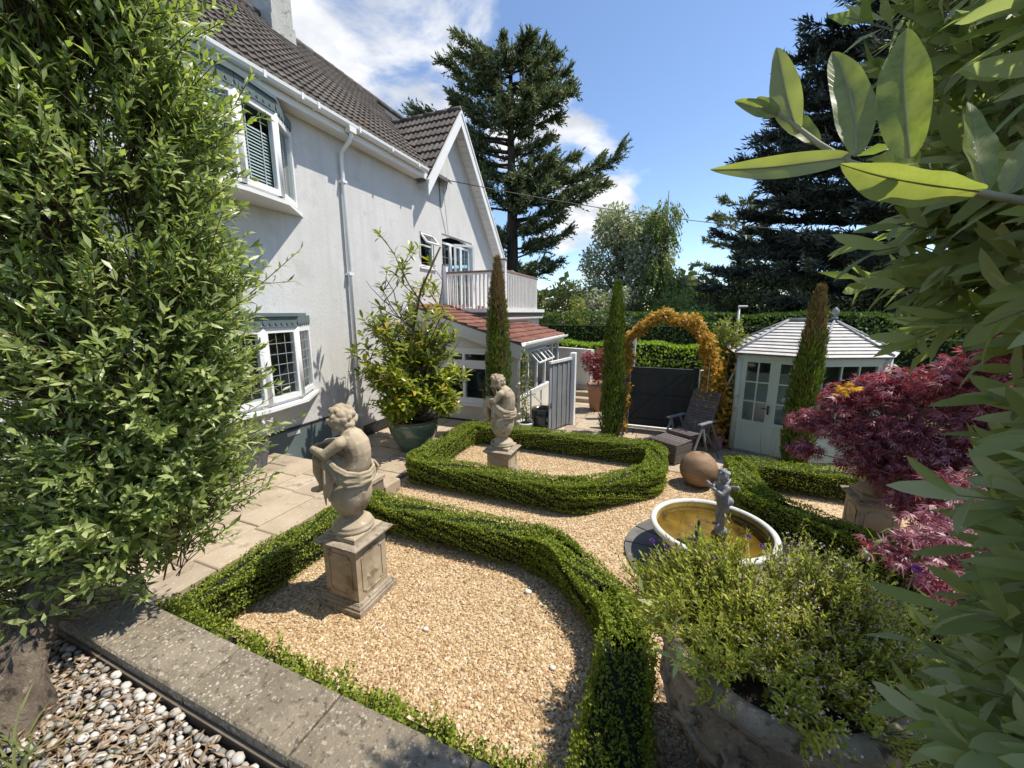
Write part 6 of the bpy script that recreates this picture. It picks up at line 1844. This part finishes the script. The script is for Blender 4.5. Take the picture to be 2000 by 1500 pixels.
# white flowers in the planter
fw = thing('white_flowering_plant', (-5.48, 3.42, .74), 0, 'leafy plant with white flowers in the dark square planter', 'plant')
B, O = in_clumps([(-5.45, 3.42, 1.0), (-5.3, 3.55, .95), (-5.4, 3.25, .92)], [.2, .16, .16], 90, .2)
P, LD, U, _ = twigs(B, O + np.array([[0, 0, .5]]), .16, 9, 50)
foliage('leaves', leaves(P, LD, U, .055, .017, ((.5, 1),), .2, .15), MT['bushleaf'], fw)
k = 90
B, O = in_clumps([(-5.22, 3.62, 1.05), (-5.2, 3.5, .92), (-5.3, 3.66, 1.2)], [.06, .05, .05], k, .5)
foliage('flowers', leaves(B, O, rdir(k), .04, .032, ((.55, 1),), .3, .2), MT['whitepetal'], fw, kind='stuff')

# ================================================================== CLIMBERS
def palmate(P, D, U, size, lobes=5, width=.20, spread=1.15, m=None, name='crown', parent=None):
    """leaves cut into fingers"""
    D = unit(D); S = unit(np.cross(D, U)); N = np.cross(S, D)
    out = []
    size = np.broadcast_to(np.asarray(size, float), (len(P),))
    for k in range(lobes):
        a = (k - (lobes - 1) / 2) / max((lobes - 1) / 2, 1) * spread
        ln = size * (1 - .30 * abs(a) / spread)
        out.append(leaves(P, D * math.cos(a) + S * math.sin(a) - N * .12 * abs(a), N, ln, ln * width, ((.42, 1),), .12, .14, False))
    # interleave so the fingers of one leaf share nothing but the base; islands vary by finger
    return foliage(name, merge(*out), m, parent)
clim = thing('amber_climber', (0, 8.25, 0), 0, 'amber leaved climber covering the iron arch', 'climber')
hp = np.array(h1)
seg = np.linalg.norm(np.diff(hp, axis=0), axis=1); cum = np.concatenate([[0], np.cumsum(seg)])
def on_hoop(t):
    s_ = t * cum[-1]
    return np.stack([np.interp(s_, cum, hp[:, i]) for i in range(3)], 1)
n = 7200
t_ = np.where(rng.random(n) < .5, rng.uniform(.24, .76, n), rng.uniform(.02, .98, n))
t_ = np.where((t_ < .24) & (rng.random(n) < .2), 1 - t_, t_)
P = on_hoop(t_)
P[:, 1] = rng.uniform(7.95, 8.55, n)
thick = np.interp(t_, [0, .2, .35, .5, .7, .85, 1], [.08, .10, .11, .13, .18, .28, .24])
P += rdir(n) * (thick * rng.random(n) ** .8)[:, None]
P += (np.stack([np.sin(t_ * 70), np.zeros(n), np.cos(t_ * 53)], 1) * .05)
P[:, 0] += np.interp(t_, [0, .66, .85, 1], [0, 0, .16, .10])
P[:, 2] += np.interp(t_, [0, .3, .5, .7, 1], [0, .03, .06, .03, 0])
k_ = 1500
extra = np.array([[1.0, 8.25, .75]]) + rng.normal(0, 1, (k_, 3)) * np.array([[.13, .16, .38]])
extra = extra[extra[:, 2] > .05]
P = np.concatenate([P, extra]); t_ = np.concatenate([t_, np.full(len(extra), .9)])
gap = (t_ > .03) & ~((t_ < .22) & (np.sin(P[:, 2] * 9) < -.75))
P = P[gap]; n = len(P)
D = unit(rng.normal(0, .8, (n, 3)) + np.array([[0, -.4, -.1]]))
palmate(P, D, unit(rng.normal(0, .6, (n, 3)) + np.array([[.3, -.4, .8]])), rng.uniform(.05, .095, n), 3, .45, .8, MT['orangeleaf'], 'crown', clim)
st_ = []
for k in range(6):
    tt = np.linspace(.0 if k % 2 else .45, .62 if k % 2 else 1.0, 16)
    q = on_hoop(tt); q[:, 1] = 8.1 + .3 * (k / 6) + .05 * np.sin(tt * 30 + k); q[:, 0] += .03 * np.sin(tt * 41 + k)
    st_.append(([Vector(v) for v in q], [.009] * 16))
limb_tubes(st_, 5).build('stems', MT['twig'], clim)
sr_ = thing('yellow_green_shrub', (1.15, 8.7, 0), 0, 'yellow green shrub behind the right foot of the amber arch', 'shrub')
B, O = in_clumps([(1.05, 8.75, 1.4), (1.15, 8.7, 1.9), (1.0, 8.65, .95), (1.12, 8.72, 2.2), (.95, 8.6, .5)], [.26, .25, .24, .18, .2], 420, .3)
P, LD, U, E2 = twigs(B, O + np.array([[0, -.2, .4]]), .16, 8, 55)
foliage('crown', leaves(P, LD, U, .075, .036, ((.5, 1),), .2, .2), MT['yellowleaf'], sr_)
foliage('twigs', sticks(B * np.array([[1, 1, 0]]) * .4 + np.array([[1.02, 8.68, 0]]) * np.array([[.6, .6, 0]]) + np.array([[0, 0, .02]]), E2, .006, .002), MT['twig'], sr_, kind='stuff')
cn = thing('cane_bundle', (1.18, 8.42, .2), 0, 'bundle of dry bamboo canes standing in a dark pot by the summerhouse', 'canes')
for k in range(14):
    a = 2.4 * k; r_ = .02 + .007 * k
    MB().tube([(1.18 + r_ * math.cos(a), 8.42 + r_ * math.sin(a), .22), (1.18 + 1.35 * r_ * math.cos(a), 8.42 + 1.35 * r_ * math.sin(a), .82 + .04 * (k % 5))], .008, 6).build('cane', MT['cane'], cn)
tc = thing('thin_climber', (-2.78, 7.66, .2), 0, 'thin yellow green climber trained up the extension corner from a pale pot', 'climber')
st2 = [[(-2.78 + .05 * math.sin(k * 2 + z * 5), 7.66 + .05 * math.cos(k + z * 4) + .1 * z * (k - 1), .2 + z) for z in np.linspace(0, 1.5, 10)] for k in range(3)]
limb_tubes([(s_, [.008] * 10) for s_ in st2], 5).build('stems', MT['twig'], tc)
B = np.array([v for s_ in st2 for v in s_] * 14) + rng.normal(0, .06, (420, 3))
n = len(B)
foliage('leaves', leaves(B, rdir(n), rdir(n) + np.array([[0, -.3, .8]]), rng.uniform(.04, .07, n), .032, ((.5, 1),), .2, .2), MT['yellowleaf'], tc)

# ================================================================== RED MAPLES
mp = thing('red_maple', (3.0, 4.0, 0), 0, 'spreading dark red cut leaved maple in front of the summerhouse', 'tree')
cent = [(1.72, 5.55, 1.30), (2.0, 5.45, 1.62), (2.35, 5.35, 1.78), (2.7, 5.1, 1.95), (2.95, 5.0, 2.28), (2.05, 5.3, 1.28), (2.4, 5.1, 1.40), (2.8, 4.9, 1.55), (3.1, 4.8, 1.95), (2.15, 5.1, 1.02), (2.55, 4.8, 1.12), (2.9, 4.6, 1.3), (1.62, 5.4, .98), (3.2, 4.5, 1.6), (2.45, 5.0, .85),
        (1.42, 2.95, 1.10), (1.62, 2.85, 1.02), (1.85, 2.85, 1.06), (2.0, 3.1, 1.15), (1.75, 3.15, 1.22), (2.2, 3.5, 1.3), (1.55, 3.0, 1.2), (2.3, 3.0, 1.0), (2.5, 3.9, 1.25), (2.35, 4.25, 1.1), (2.2, 3.8, 1.0), (2.05, 3.5, .92), (2.5, 4.4, .9), (2.3, 4.6, .78), (1.85, 3.25, .9)]
rad = [(.26, .24, .10), (.34, .3, .13), (.38, .34, .15), (.36, .34, .16), (.32, .3, .17), (.36, .3, .14), (.4, .34, .16), (.4, .34, .17), (.36, .34, .17), (.34, .3, .14), (.4, .34, .16), (.4, .34, .16), (.2, .18, .07), (.4, .36, .2), (.34, .3, .13),
       (.20, .15, .06), (.22, .18, .07), (.22, .18, .07), (.24, .2, .08), (.22, .2, .07), (.3, .3, .1), (.16, .14, .05), (.24, .2, .08), (.34, .3, .12), (.26, .24, .1), (.24, .22, .09), (.22, .2, .08), (.26, .24, .1), (.24, .22, .09), (.2, .18, .07)]
rad = [(a_, b_, c_ * (1.75 if y_[1] > 3.7 else 1.15)) for (a_, b_, c_), y_ in zip(rad, cent)]
P, O = in_clumps(cent, rad, 9800, .10)
n = len(P)
near_ = P[:, 1] < 3.7
out = unit((P - np.array([[3.0, 4.2, 1.2]])) * np.array([[1, 1, .2]]))
D = unit(out * .7 + np.array([[0, -.1, -.55]]) + rng.normal(0, .42, (n, 3)))
U = unit(rng.normal(0, .45, (n, 3)) + np.array([[0, -.25, 1.0]]))
sz = np.where(near_, rng.uniform(.055, .085, n), rng.uniform(.07, .11, n))
keep = ~near_ | (rng.random(n) < .6)
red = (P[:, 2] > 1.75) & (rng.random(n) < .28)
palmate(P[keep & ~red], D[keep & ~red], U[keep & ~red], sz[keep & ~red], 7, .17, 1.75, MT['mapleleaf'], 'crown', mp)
palmate(P[keep & red], D[keep & red], U[keep & red], sz[keep & red], 7, .17, 1.75, MT['mapleleaf2'], 'red_shoots', mp)  # a share of the upper leaves in a brighter red
k = 16
P3 = np.array([[1.86, 5.15, 1.78]]) + rng.normal(0, 1, (k, 3)) * np.array([[.07, .06, .025]])
palmate(P3, unit(np.tile([[-.5, -.6, -.2]], (k, 1)) + rng.normal(0, .4, (k, 3))), unit(rng.normal(0, .3, (k, 3)) + np.array([[0, 0, 1]])), .08, 7, .24, 1.7, MT['yellowpetal'], 'yellow_leaves', mp)
br = []
for c_ in cent:
    c_ = Vector(c_); b_ = Vector((3.0, 4.1, .55)) if c_.y > 3.7 else Vector((2.95, 3.9, .6))
    m1 = b_.lerp(c_, .5) + Vector((0, 0, .22))
    br.append(([b_, b_.lerp(m1, .6) + Vector((0, 0, .1)), m1, c_], [.022, .016, .010, .004]))
br.append(([(3.0, 4.05, -.03), (3.02, 4.0, .3), (2.97, 4.0, .62)], [.07, .055, .04]))
limb_tubes(br, 6).build('trunk', MT['twig'], mp)
mp2 = thing('potted_red_maple', (-1.62, 10.2, .7), 0, 'crimson maple growing in the tall clay pot on the side path', 'shrub')
P, O = in_clumps([(-1.75, 10.1, 1.25), (-1.55, 10.2, 1.45), (-1.9, 10.1, 1.45), (-1.6, 10.0, 1.0), (-1.4, 10.1, 1.2)], [.28, .26, .22, .22, .2], 900, .2)
n = len(P)
palmate(P, unit(O + rng.normal(0, .5, (n, 3)) + np.array([[0, -.3, -.2]])), unit(rng.normal(0, .4, (n, 3)) + np.array([[0, -.3, 1]])), .085, 5, .24, 1.5, MT['mapleleaf2'], 'crown', mp2)
limb_tubes([([(-1.62, 10.2, .7), (-1.65, 10.15, 1.2)], [.02, .008])], 6).build('trunk', MT['twig'], mp2)

# ================================================================== SHRUB IN THE URN
us = thing('urn_shrub', (UX, UY, .9), 0, 'pale yellow green feathery shrub filling the carved urn', 'shrub')
cent = [(x_, y_ + .27, z_ - .05) for x_, y_, z_ in [(.26, 2.04, 1.06), (.42, 2.05, 1.13), (.60, 1.95, .99), (.80, 2.05, 1.16), (.95, 1.94, 1.14), (.48, 1.82, 1.02), (.70, 1.82, 1.03), (.9, 1.78, .99), (.27, 1.84, 1.0), (.06, 2.02, .96), (.62, 1.66, .97), (.42, 1.66, .95), (.10, 1.82, .93), (1.05, 1.85, 1.02), (.3, 1.62, .95), (.85, 1.62, .99), (.6, 1.56, .98), (.98, 1.72, 1.0)]] + [(.30, 1.72, 1.0), (.60, 1.60, 1.0), (.86, 1.66, 1.0), (.12, 1.95, .98), (1.06, 1.95, 1.02)]
rad = [.17, .19, .16, .20, .18, .18, .19, .16, .17, .14, .15, .14, .13, .13, .11, .13, .12, .12, .10, .10, .10, .10, .11]
B, O = in_clumps(cent, rad, 2100, .25)
D = unit((B - np.array([[.6, 2.05, .55]])) * 1.1 + O * .25 + np.array([[0, 0, .25]]) + rng.normal(0, .18, (len(B), 3)))
ln = rng.uniform(.07, .20, len(B))
P, LD, U, E2 = twigs(B, D, ln, 14, 42, .25)
n = len(P)
foliage('crown', leaves(P, LD, U, rng.uniform(.020, .044, n), rng.uniform(.008, .014, n), ((.45, 1),), .2, .15, False), MT['urnleaf'], us)
foliage('twigs', sticks(B - D * .12, E2, .0028, .0012), MT['twig'], us, kind='stuff')
sel = (B[:, 0] > .52) & (rng.random(len(B)) < .55)
Bf = E2[sel]; k = len(Bf)
Pf = np.repeat(Bf, 5, 0) + rng.normal(0, .014, (k * 5, 3))
foliage('faded_flowers', leaves(Pf, rdir(k * 5), rdir(k * 5), .014, .009, ((.5, 1),), .2, .1, False), MT['pinkpetal'], us)
B = np.array([[.16, 1.85, 1.0], [.25, 1.72, .98], [.96, 2.2, 1.25], [.88, 1.75, 1.05]])
P, LD, U, _ = twigs(B, np.array([[-.4, -.1, .5], [-.3, -.4, .4], [.2, .2, .8], [.5, -.2, .6]]), .3, 8, 60)
foliage('broad_leaves', leaves(P, LD, U, rng.uniform(.06, .1, len(P)), .02, ((.3, .8), (.6, 1)), .25, .2), MT['bushleaf'], us)
for x, y, z, bx, by, lb_ in ((.09, 2.42, 1.12, .2, 2.25, 'larger violet flower head at the fountain side of the urn shrub'), (-.0, 2.42, 1.15, .15, 2.25, 'leftmost violet flower head over the dark slates'), (1.05, 2.0, 1.52, .95, 2.0, 'tall violet flower head reaching up to the red maple leaves'), (.52, 2.42, 1.30, .5, 2.2, 'violet flower head just below the fountain rim'), (.60, 2.42, 1.26, .55, 2.2, 'lower violet flower head in the middle of the urn shrub')):
    vb = thing('verbena_flower', (bx, by, .92), 0, None, 'flower', 'violet flower heads among the urn shrub')
    vb['label'] = lb_
    MB().tube([(bx, by, .92), ((bx + x) / 2 + .02, (by + y) / 2, (z + .92) / 2 + .03), (x, y, z)], .0022, 5).build('stem', MT['olive_twig'], vb)
    k = 60
    d_ = rdir(k); d_[:, 2] = np.abs(d_[:, 2])
    foliage('petals', leaves(np.array([[x, y, z]]) + d_ * .009, d_, rdir(k), .011, .008, ((.6, 1),), .3, .1, False), MT['purplepetal'], vb)
# grass blades by the summerhouse cypress
gr = thing('grass_tuft', (1.62, 6.8, 0), 0, 'thin tuft of tall grass before the summerhouse door', 'plant')
k = 26
B = np.stack([rng.normal(1.62, .05, k), rng.normal(6.85, .04, k), np.zeros(k)], 1)
foliage('blades', leaves(B, unit(np.stack([rng.normal(0, .12, k), rng.normal(0, .12, k), np.ones(k)], 1)), rdir(k), rng.uniform(.35, .75, k), .008, ((.2, .9), (.6, .8)), .1, .12), MT['strap'], gr)

# ================================================================== HEDGES AND TREES BEYOND THE GATE
def leafy_bank(name, p, q, z0, z1, depth, n, size, m, label, cat='hedge', lumpy=.12):
    t = thing(name, ((p[0] + q[0]) / 2, (p[1] + q[1]) / 2, z0), 0, label, cat)
    p, q = np.array([*p, 0.0]), np.array([*q, 0.0])
    d = q - p; Lh = np.linalg.norm(d); d /= Lh
    nr = np.array([d[1], -d[0], 0.0])
    u = rng.uniform(0, Lh, n); v = rng.random(n); topf = rng.random(n) < .42
    wob = lumpy * (np.sin(u * 1.9 + 1) + np.sin(u * 4.7) * .5 + np.sin(u * .8 + 2) * .6)
    zz = np.where(topf, z1 + wob, z0 + (z1 + wob - z0) * v)
    off = np.where(topf, rng.random(n) * depth, rng.random(n) ** 2 * .18 + .06 * np.sin(zz * 5 + u * 3))
    P = p + d * u[:, None] - nr * off[:, None] + np.array([0, 0, 1.0]) * zz[:, None]
    N = np.where(topf[:, None], np.array([[0, 0, 1.0]]), nr[None] + np.array([[0, 0, .3]]))
    D = unit(N + rng.normal(0, .6, (n, 3)))
    U = unit(N + rng.normal(0, .5, (n, 3)))
    foliage('leaves', leaves(P, D, U, rng.uniform(.7, 1.3, n) * size, rng.uniform(.35, .5, n) * size, ((.5, 1),), .2, .15), m, t)
    c0, c1 = Vector(p) - Vector(nr) * .12, Vector(q) - Vector(nr) * .12
    nv = -Vector(nr) * (depth - .35)
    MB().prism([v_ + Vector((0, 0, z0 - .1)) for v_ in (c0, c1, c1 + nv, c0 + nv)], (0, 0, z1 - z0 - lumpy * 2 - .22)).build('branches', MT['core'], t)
    return t
leafy_bank('laurel_hedge', (-4.6, 12.4), (4.6, 12.0), 0, 1.62, .7, 6500, .13, MT['laurel'], 'bright green laurel hedge just beyond the dark gate', lumpy=.06)
leafy_bank('tall_hedge', (-9.0, 15.0), (9.5, 15.6), 0, 2.50, 1.6, 15000, .13, MT['hedgeleaf'], 'tall dark clipped hedge behind the bright laurel', lumpy=.05)
leafy_bank('dark_hedge', (5.0, 14.2), (14.0, 10.0), 0, 2.35, 1.5, 6000, .13, MT['hedgeleaf'], 'dark hedge behind the summerhouse roof', lumpy=.08)
leafy_bank('dark_hedge', (6.2, 9.5), (7.5, 2.0), 0, 2.2, 1.2, 5000, .12, MT['hedgeleaf'], 'dark hedge at the right edge beyond the red maple', lumpy=.15)
def tree_base(name, x, y, label, group=None):
    return thing(name, (x, y, -.05), 0, label, 'tree', group)
RV = np.array([.928, .373, 0.0])           # across the view, to the right
FV = np.array([-.373, .928, 0.0])
def conifer(name, x, y, limbs, trunk, label, leaf, m, rise, n_sub, spray, lw, seed, flat=.25, droop=0.0, upturn=.35, per=11):
    t = tree_base(name, x, y, label, 'trees beyond the garden')
    r_ = np.random.default_rng(seed)
    P0 = np.array([x, y, 0.0])
    paths = [(trunk, None)]
    lst = []
    Bs = []; Ds = []; Ls = []
    for z0, az, ln in limbs:
        d = RV * math.cos(az) + FV * math.sin(az)
        pts_ = []
        k = 6
        for i in range(k + 1):
            f = i / k
            pts_.append(P0 + d * ln * f + np.array([0, 0, z0 + rise * ln * f + upturn * ln * f * f * .5 - droop * ln * f]) + r_.normal(0, .04 * ln * f, 3))
        lst.append(([Vector(v) for v in pts_], [max(.02 + .018 * ln * (1 - i / k), .015) for i in range(k + 1)]))
        pa = np.array(pts_)
        c = max(3, int(ln * n_sub))
        f = .22 + .78 * r_.random(c) ** .75
        b = np.stack([np.interp(f * k, np.arange(k + 1), pa[:, j]) for j in range(3)], 1)
        sd = np.cross(d, [0, 0, 1.0]) * r_.choice([-1, 1], c)[:, None]
        dd_ = unit(d[None] * .7 + sd * r_.uniform(.2, 1.0, (c, 1)) + np.stack([np.zeros(c), np.zeros(c), r_.normal(upturn * .6, flat, c)], 1))
        Bs.append(b); Ds.append(dd_); Ls.append(r_.uniform(.35, .9, c) * spray * (1.15 - .5 * f) * (ln / 4) ** .3)
    B = np.concatenate(Bs); D = np.concatenate(Ds); Lt = np.concatenate(Ls)
    P, LD, U, E2 = twigs(B, D, Lt, per, 42, .25)
    LD = LD + np.array([[0, 0, .2]])
    n = len(P)
    foliage('crown', leaves(P, LD, U, r_.uniform(.7, 1.3, n) * leaf, lw * leaf * r_.uniform(.7, 1.3, n), ((.4, 1),), .35, .1, False), m, t)
    foliage('twigs', sticks(B, E2, .016, .006), MT['bark_dark'], t, kind='stuff')
    mb = limb_tubes(lst, 5)
    mb.tube([(x + a, y + b, z) for a, b, z, _ in trunk], [q[3] for q in trunk], 9)
    mb.build('trunk', MT['bark_dark'], t)
    return t
r0 = random.Random(4)
limbs = [(18.9, PI_, l_) for PI_, l_ in ((0.1, 3.2), (3.0, 4.2))] + [(17.9, .1, 3.9), (17.4, 3.2, 4.6), (16.6, .0, 4.2), (15.9, -.2, 4.0), (16.3, 3.0, 4.4), (13.8, 3.1, 6.9), (13.0, 2.8, 5.8)]
PIa = math.pi
for z, az, ln in ((20.0, 0, 1.3), (19.6, PIa, 3.6), (19.4, .6, 2.0), (18.6, 2.6, 3.4), (18.2, .2, 2.6), (17.2, 2.9, 3.8), (16.9, .15, 3.6), (16.2, -.4, 3.0), (15.6, PIa, 4.0), (15.3, .2, 3.6), (14.6, 2.9, 6.0), (14.3, PIa, 6.8), (14.0, .3, 3.2), (13.4, 3.3, 5.5), (12.9, .2, 3.0),
                  (12.2, .1, 4.6), (11.8, PIa, 4.4), (11.0, 0, 6.6), (10.6, -.15, 7.6), (10.2, .2, 6.2), (9.9, 3.0, 4.4), (9.2, .0, 7.2), (8.8, -.3, 5.4), (8.3, .25, 4.0), (7.8, PIa, 4.0), (7.2, .1, 4.4), (6.6, -.2, 3.2), (6.2, 2.9, 3.6), (5.4, .3, 3.0), (4.8, 0, 3.6), (4.2, PIa, 3.6)):
    limbs.append((z, az, ln))
for k in range(80):
    z = r0.uniform(4.5, 20.0)
    limbs.append((z, r0.uniform(0, 6.28), (1.5 + 2.4 * (1 - abs(z - 12) / 10)) * r0.uniform(.7, 1.2)))
conifer('tall_cypress_tree', -11.19, 27.84, limbs, [(0, 0, -.1, .55), (.05, 0, 5, .46), (0, .05, 10, .36), (-.1, 0, 15, .24), (-.1, 0, 18.5, .14), (0, 0, 21, .03)], 'tall dark irregular conifer rising behind the white gable', .29, MT['conleaf'], .10, 22, 1.35, .34, 3, .4, 0, .55, 12)
limbs = []
r0 = random.Random(9)
for k in range(210):
    z = 1.0 + 22.5 * (k / 210) ** 1.1 + r0.uniform(-.3, .3)
    ln = 8.6 * (1 - z / 26) ** .80 * r0.uniform(.66, 1.08)
    limbs.append((z, r0.uniform(0, 6.28) if k % 3 else r0.choice((PIa, PIa + .4, PIa - .4, PIa - .9)), max(ln, .8)))
conifer('cedar_tree', 9.6, 24.1, limbs, [(0, 0, -.1, .7), (0, 0, 10, .45), (0, 0, 20, .2), (0, 0, 25, .04)], 'huge dark cedar with layered branches behind the summerhouse', .32, MT['cedleaf'], .05, 11, 1.45, .26, 6, .12, 0.02, .22, 14)
limbs = [(6.5 + .35 * k, 2.4 * k, 2.6 - abs(k - 3) * .2) for k in range(10)] + [(3 + .3 * k, 2.1 * k, 3.0) for k in range(10)]
conifer('round_pine_tree', 4.3, 31.5, limbs, [(0, 0, -.1, .3), (0, 0, 5, .22), (0, 0, 9.5, .05)], 'rounded mid green pine between the birch and the cedar', .34, MT['conleaf'], .25, 11, 1.2, .28, 12, .3, 0, .3)
def broadleaf(name, x, y, clumps, rads, n, size, m, label, th, hang=0.0, lw=.45, trunk_h=3):
    t = tree_base(name, x, y, label, 'trees beyond the garden')
    P, O = in_clumps(clumps, rads, n, .45)
    D = unit(O * .8 + rng.normal(0, .6, (n, 3)) + np.array([[0, 0, -hang]]))
    U = unit(O + np.array([[0, 0, .6]]) + rng.normal(0, .5, (n, 3)))
    foliage('crown', leaves(P, D, U, rng.uniform(.7, 1.3, n) * size, rng.uniform(.8, 1.2, n) * size * lw, ((.5, 1),), .2, .15, False), m, t)
    lst = [([Vector((x, y, -.1)), Vector((x + .1, y, trunk_h * .5)), Vector((x, y, trunk_h))], [th, th * .8, th * .6])]
    for c_ in clumps:
        c_ = Vector(c_)
        b_ = Vector((x, y, min(trunk_h, c_.z * .7)))
        lst.append(([b_, b_.lerp(c_, .5) + Vector((0, 0, .3)), c_], [th * .45, th * .25, .02]))
    limb_tubes(lst, 6).build('trunk', MT['bark'], t)
    return t
def clumps_in(x, y, z0, z1, w, k, rmin, rmax, seed, top=.4):
    r_ = random.Random(seed)
    cs = []; rs = []
    for i in range(k):
        f = r_.random()
        ww = w * (1 - (1 - top) * max(0, (f - .45) / .55))
        a = r_.uniform(0, 6.28); q = r_.random() ** .5 * ww
        cs.append((x + q * math.cos(a), y + q * math.sin(a) * .8, z0 + (z1 - z0) * f)); rs.append(r_.uniform(rmin, rmax))
    return cs, rs
cs, rs = clumps_in(-2.75, 24.9, 1.2, 8.2, 3.1, 52, .6, 1.2, 3, .34)
broadleaf('silver_leaved_tree', -2.75, 24.9, cs, rs, 26000, .24, MT['paleleaf'], 'pale silver green bushy tree in the middle distance', .22)
cs, rs = clumps_in(-.45, 23.6, 1.6, 8.3, 1.35, 30, .4, .8, 8, .25)
t = tree_base('weeping_birch', -.45, 23.6, 'airy weeping birch just right of the silver tree', 'trees beyond the garden')
B, O = in_clumps(cs, rs, 900, .5)
P, LD, U, E2 = twigs(B, O * .45 + np.array([[0, 0, -.8]]), rng.uniform(.5, 1.3, 900), 11, 40, .3)
foliage('crown', leaves(P, LD + np.array([[0, 0, -.4]]), U, .19, .09, ((.5, 1),), .2, .1, False), MT['birchleaf'], t)
foliage('twigs', sticks(B, E2, .006, .003), MT['twig'], t, kind='stuff')
limb_tubes([([(-.45, 23.6, -.1), (-.4, 23.6, 4), (-.45, 23.6, 9)], [.16, .12, .02])] + [([Vector((-.43, 23.6, min(c_[2], 7) * .8)), Vector(c_)], [.05, .015]) for c_ in cs], 6).build('trunk', MT['bark'], t)
for k, (x, y, h, w, nm, lb, mm) in enumerate(((-7.2, 20.5, 3.9, 1.5, 'dark_shrub', 'dark evergreen shrub behind the balcony rail', 'darkleaf'), (-4.9, 20.0, 4.3, 1.6, 'dark_shrub', 'dark evergreen shrub right of the balcony', 'darkleaf'), (-2.4, 19.5, 3.9, 1.5, 'grey_shrub', 'grey green shrub at the foot of the silver tree', 'paleleaf'),
                                              (.6, 20.5, 3.9, 1.4, 'birch_shrub', 'mid green shrub below the weeping birch', 'birchleaf'), (2.6, 21.5, 4.6, 1.6, 'dark_shrub', 'dark shrub above the right side of the amber arch', 'darkleaf'), (4.6, 20.5, 4.3, 1.7, 'dark_shrub', 'dark shrub beside the grey street lamp', 'darkleaf'),
                                              (7.4, 19.0, 4.4, 2.0, 'dark_shrub', 'dark shrub behind the left end of the summerhouse ridge', 'darkleaf'), (10.8, 17.0, 4.2, 2.1, 'dark_shrub', 'dark shrub behind the summerhouse finial', 'darkleaf'), (-10.5, 23.0, 5.0, 2.2, 'dark_shrub', 'dark shrub at the foot of the tall conifer', 'darkleaf'), (12.8, 12.0, 4.0, 2.0, 'dark_shrub', 'dark shrub far right behind the red maple', 'darkleaf'))):
    cs, rs = clumps_in(x, y, .5, h - .5, w, 14, .5, .9, 30 + k, .5)
    o = broadleaf(nm, x, y, cs, rs, 3800, .17, MT[mm], lb, .1, trunk_h=1.5)
    o['category'] = 'shrub'
    o['group'] = 'shrubs beyond the hedge'
cs, rs = clumps_in(-3.9, 17.6, 2.2, 3.2, .5, 6, .25, .4, 77)
o = broadleaf('yellow_shrub', -3.9, 17.6, cs, rs, 900, .13, MT['yellowleaf'], 'small yellow green shrub top by the balcony corner', .05, trunk_h=2)
o['category'] = 'shrub'; o['group'] = 'shrubs beyond the hedge'
# far band of trees that reads as one mass
n = 9000
a = rng.uniform(-75, 80, n)
dist_ = rng.uniform(52, 60, n)
th_ = np.radians(a)
D0 = np.cos(th_)[:, None] * FV[None] + np.sin(th_)[:, None] * RV[None]
hgt = 4.6 + 1.5 * np.sin(a * .31) + 1.0 * np.sin(a * .83 + 1) + .7 * np.sin(a * 1.9)
P = D0 * dist_[:, None] + np.array([0, 0, 1.0]) * (hgt * rng.random(n) ** .7)[:, None]
tag(foliage('distant_woodland', leaves(P, rdir(n), rdir(n), 1.3, .9, ((.5, 1),), .2, .2, False), MT['darkleaf']), 'far belt of dark woodland on the horizon', 'woodland', None, 'stuff')
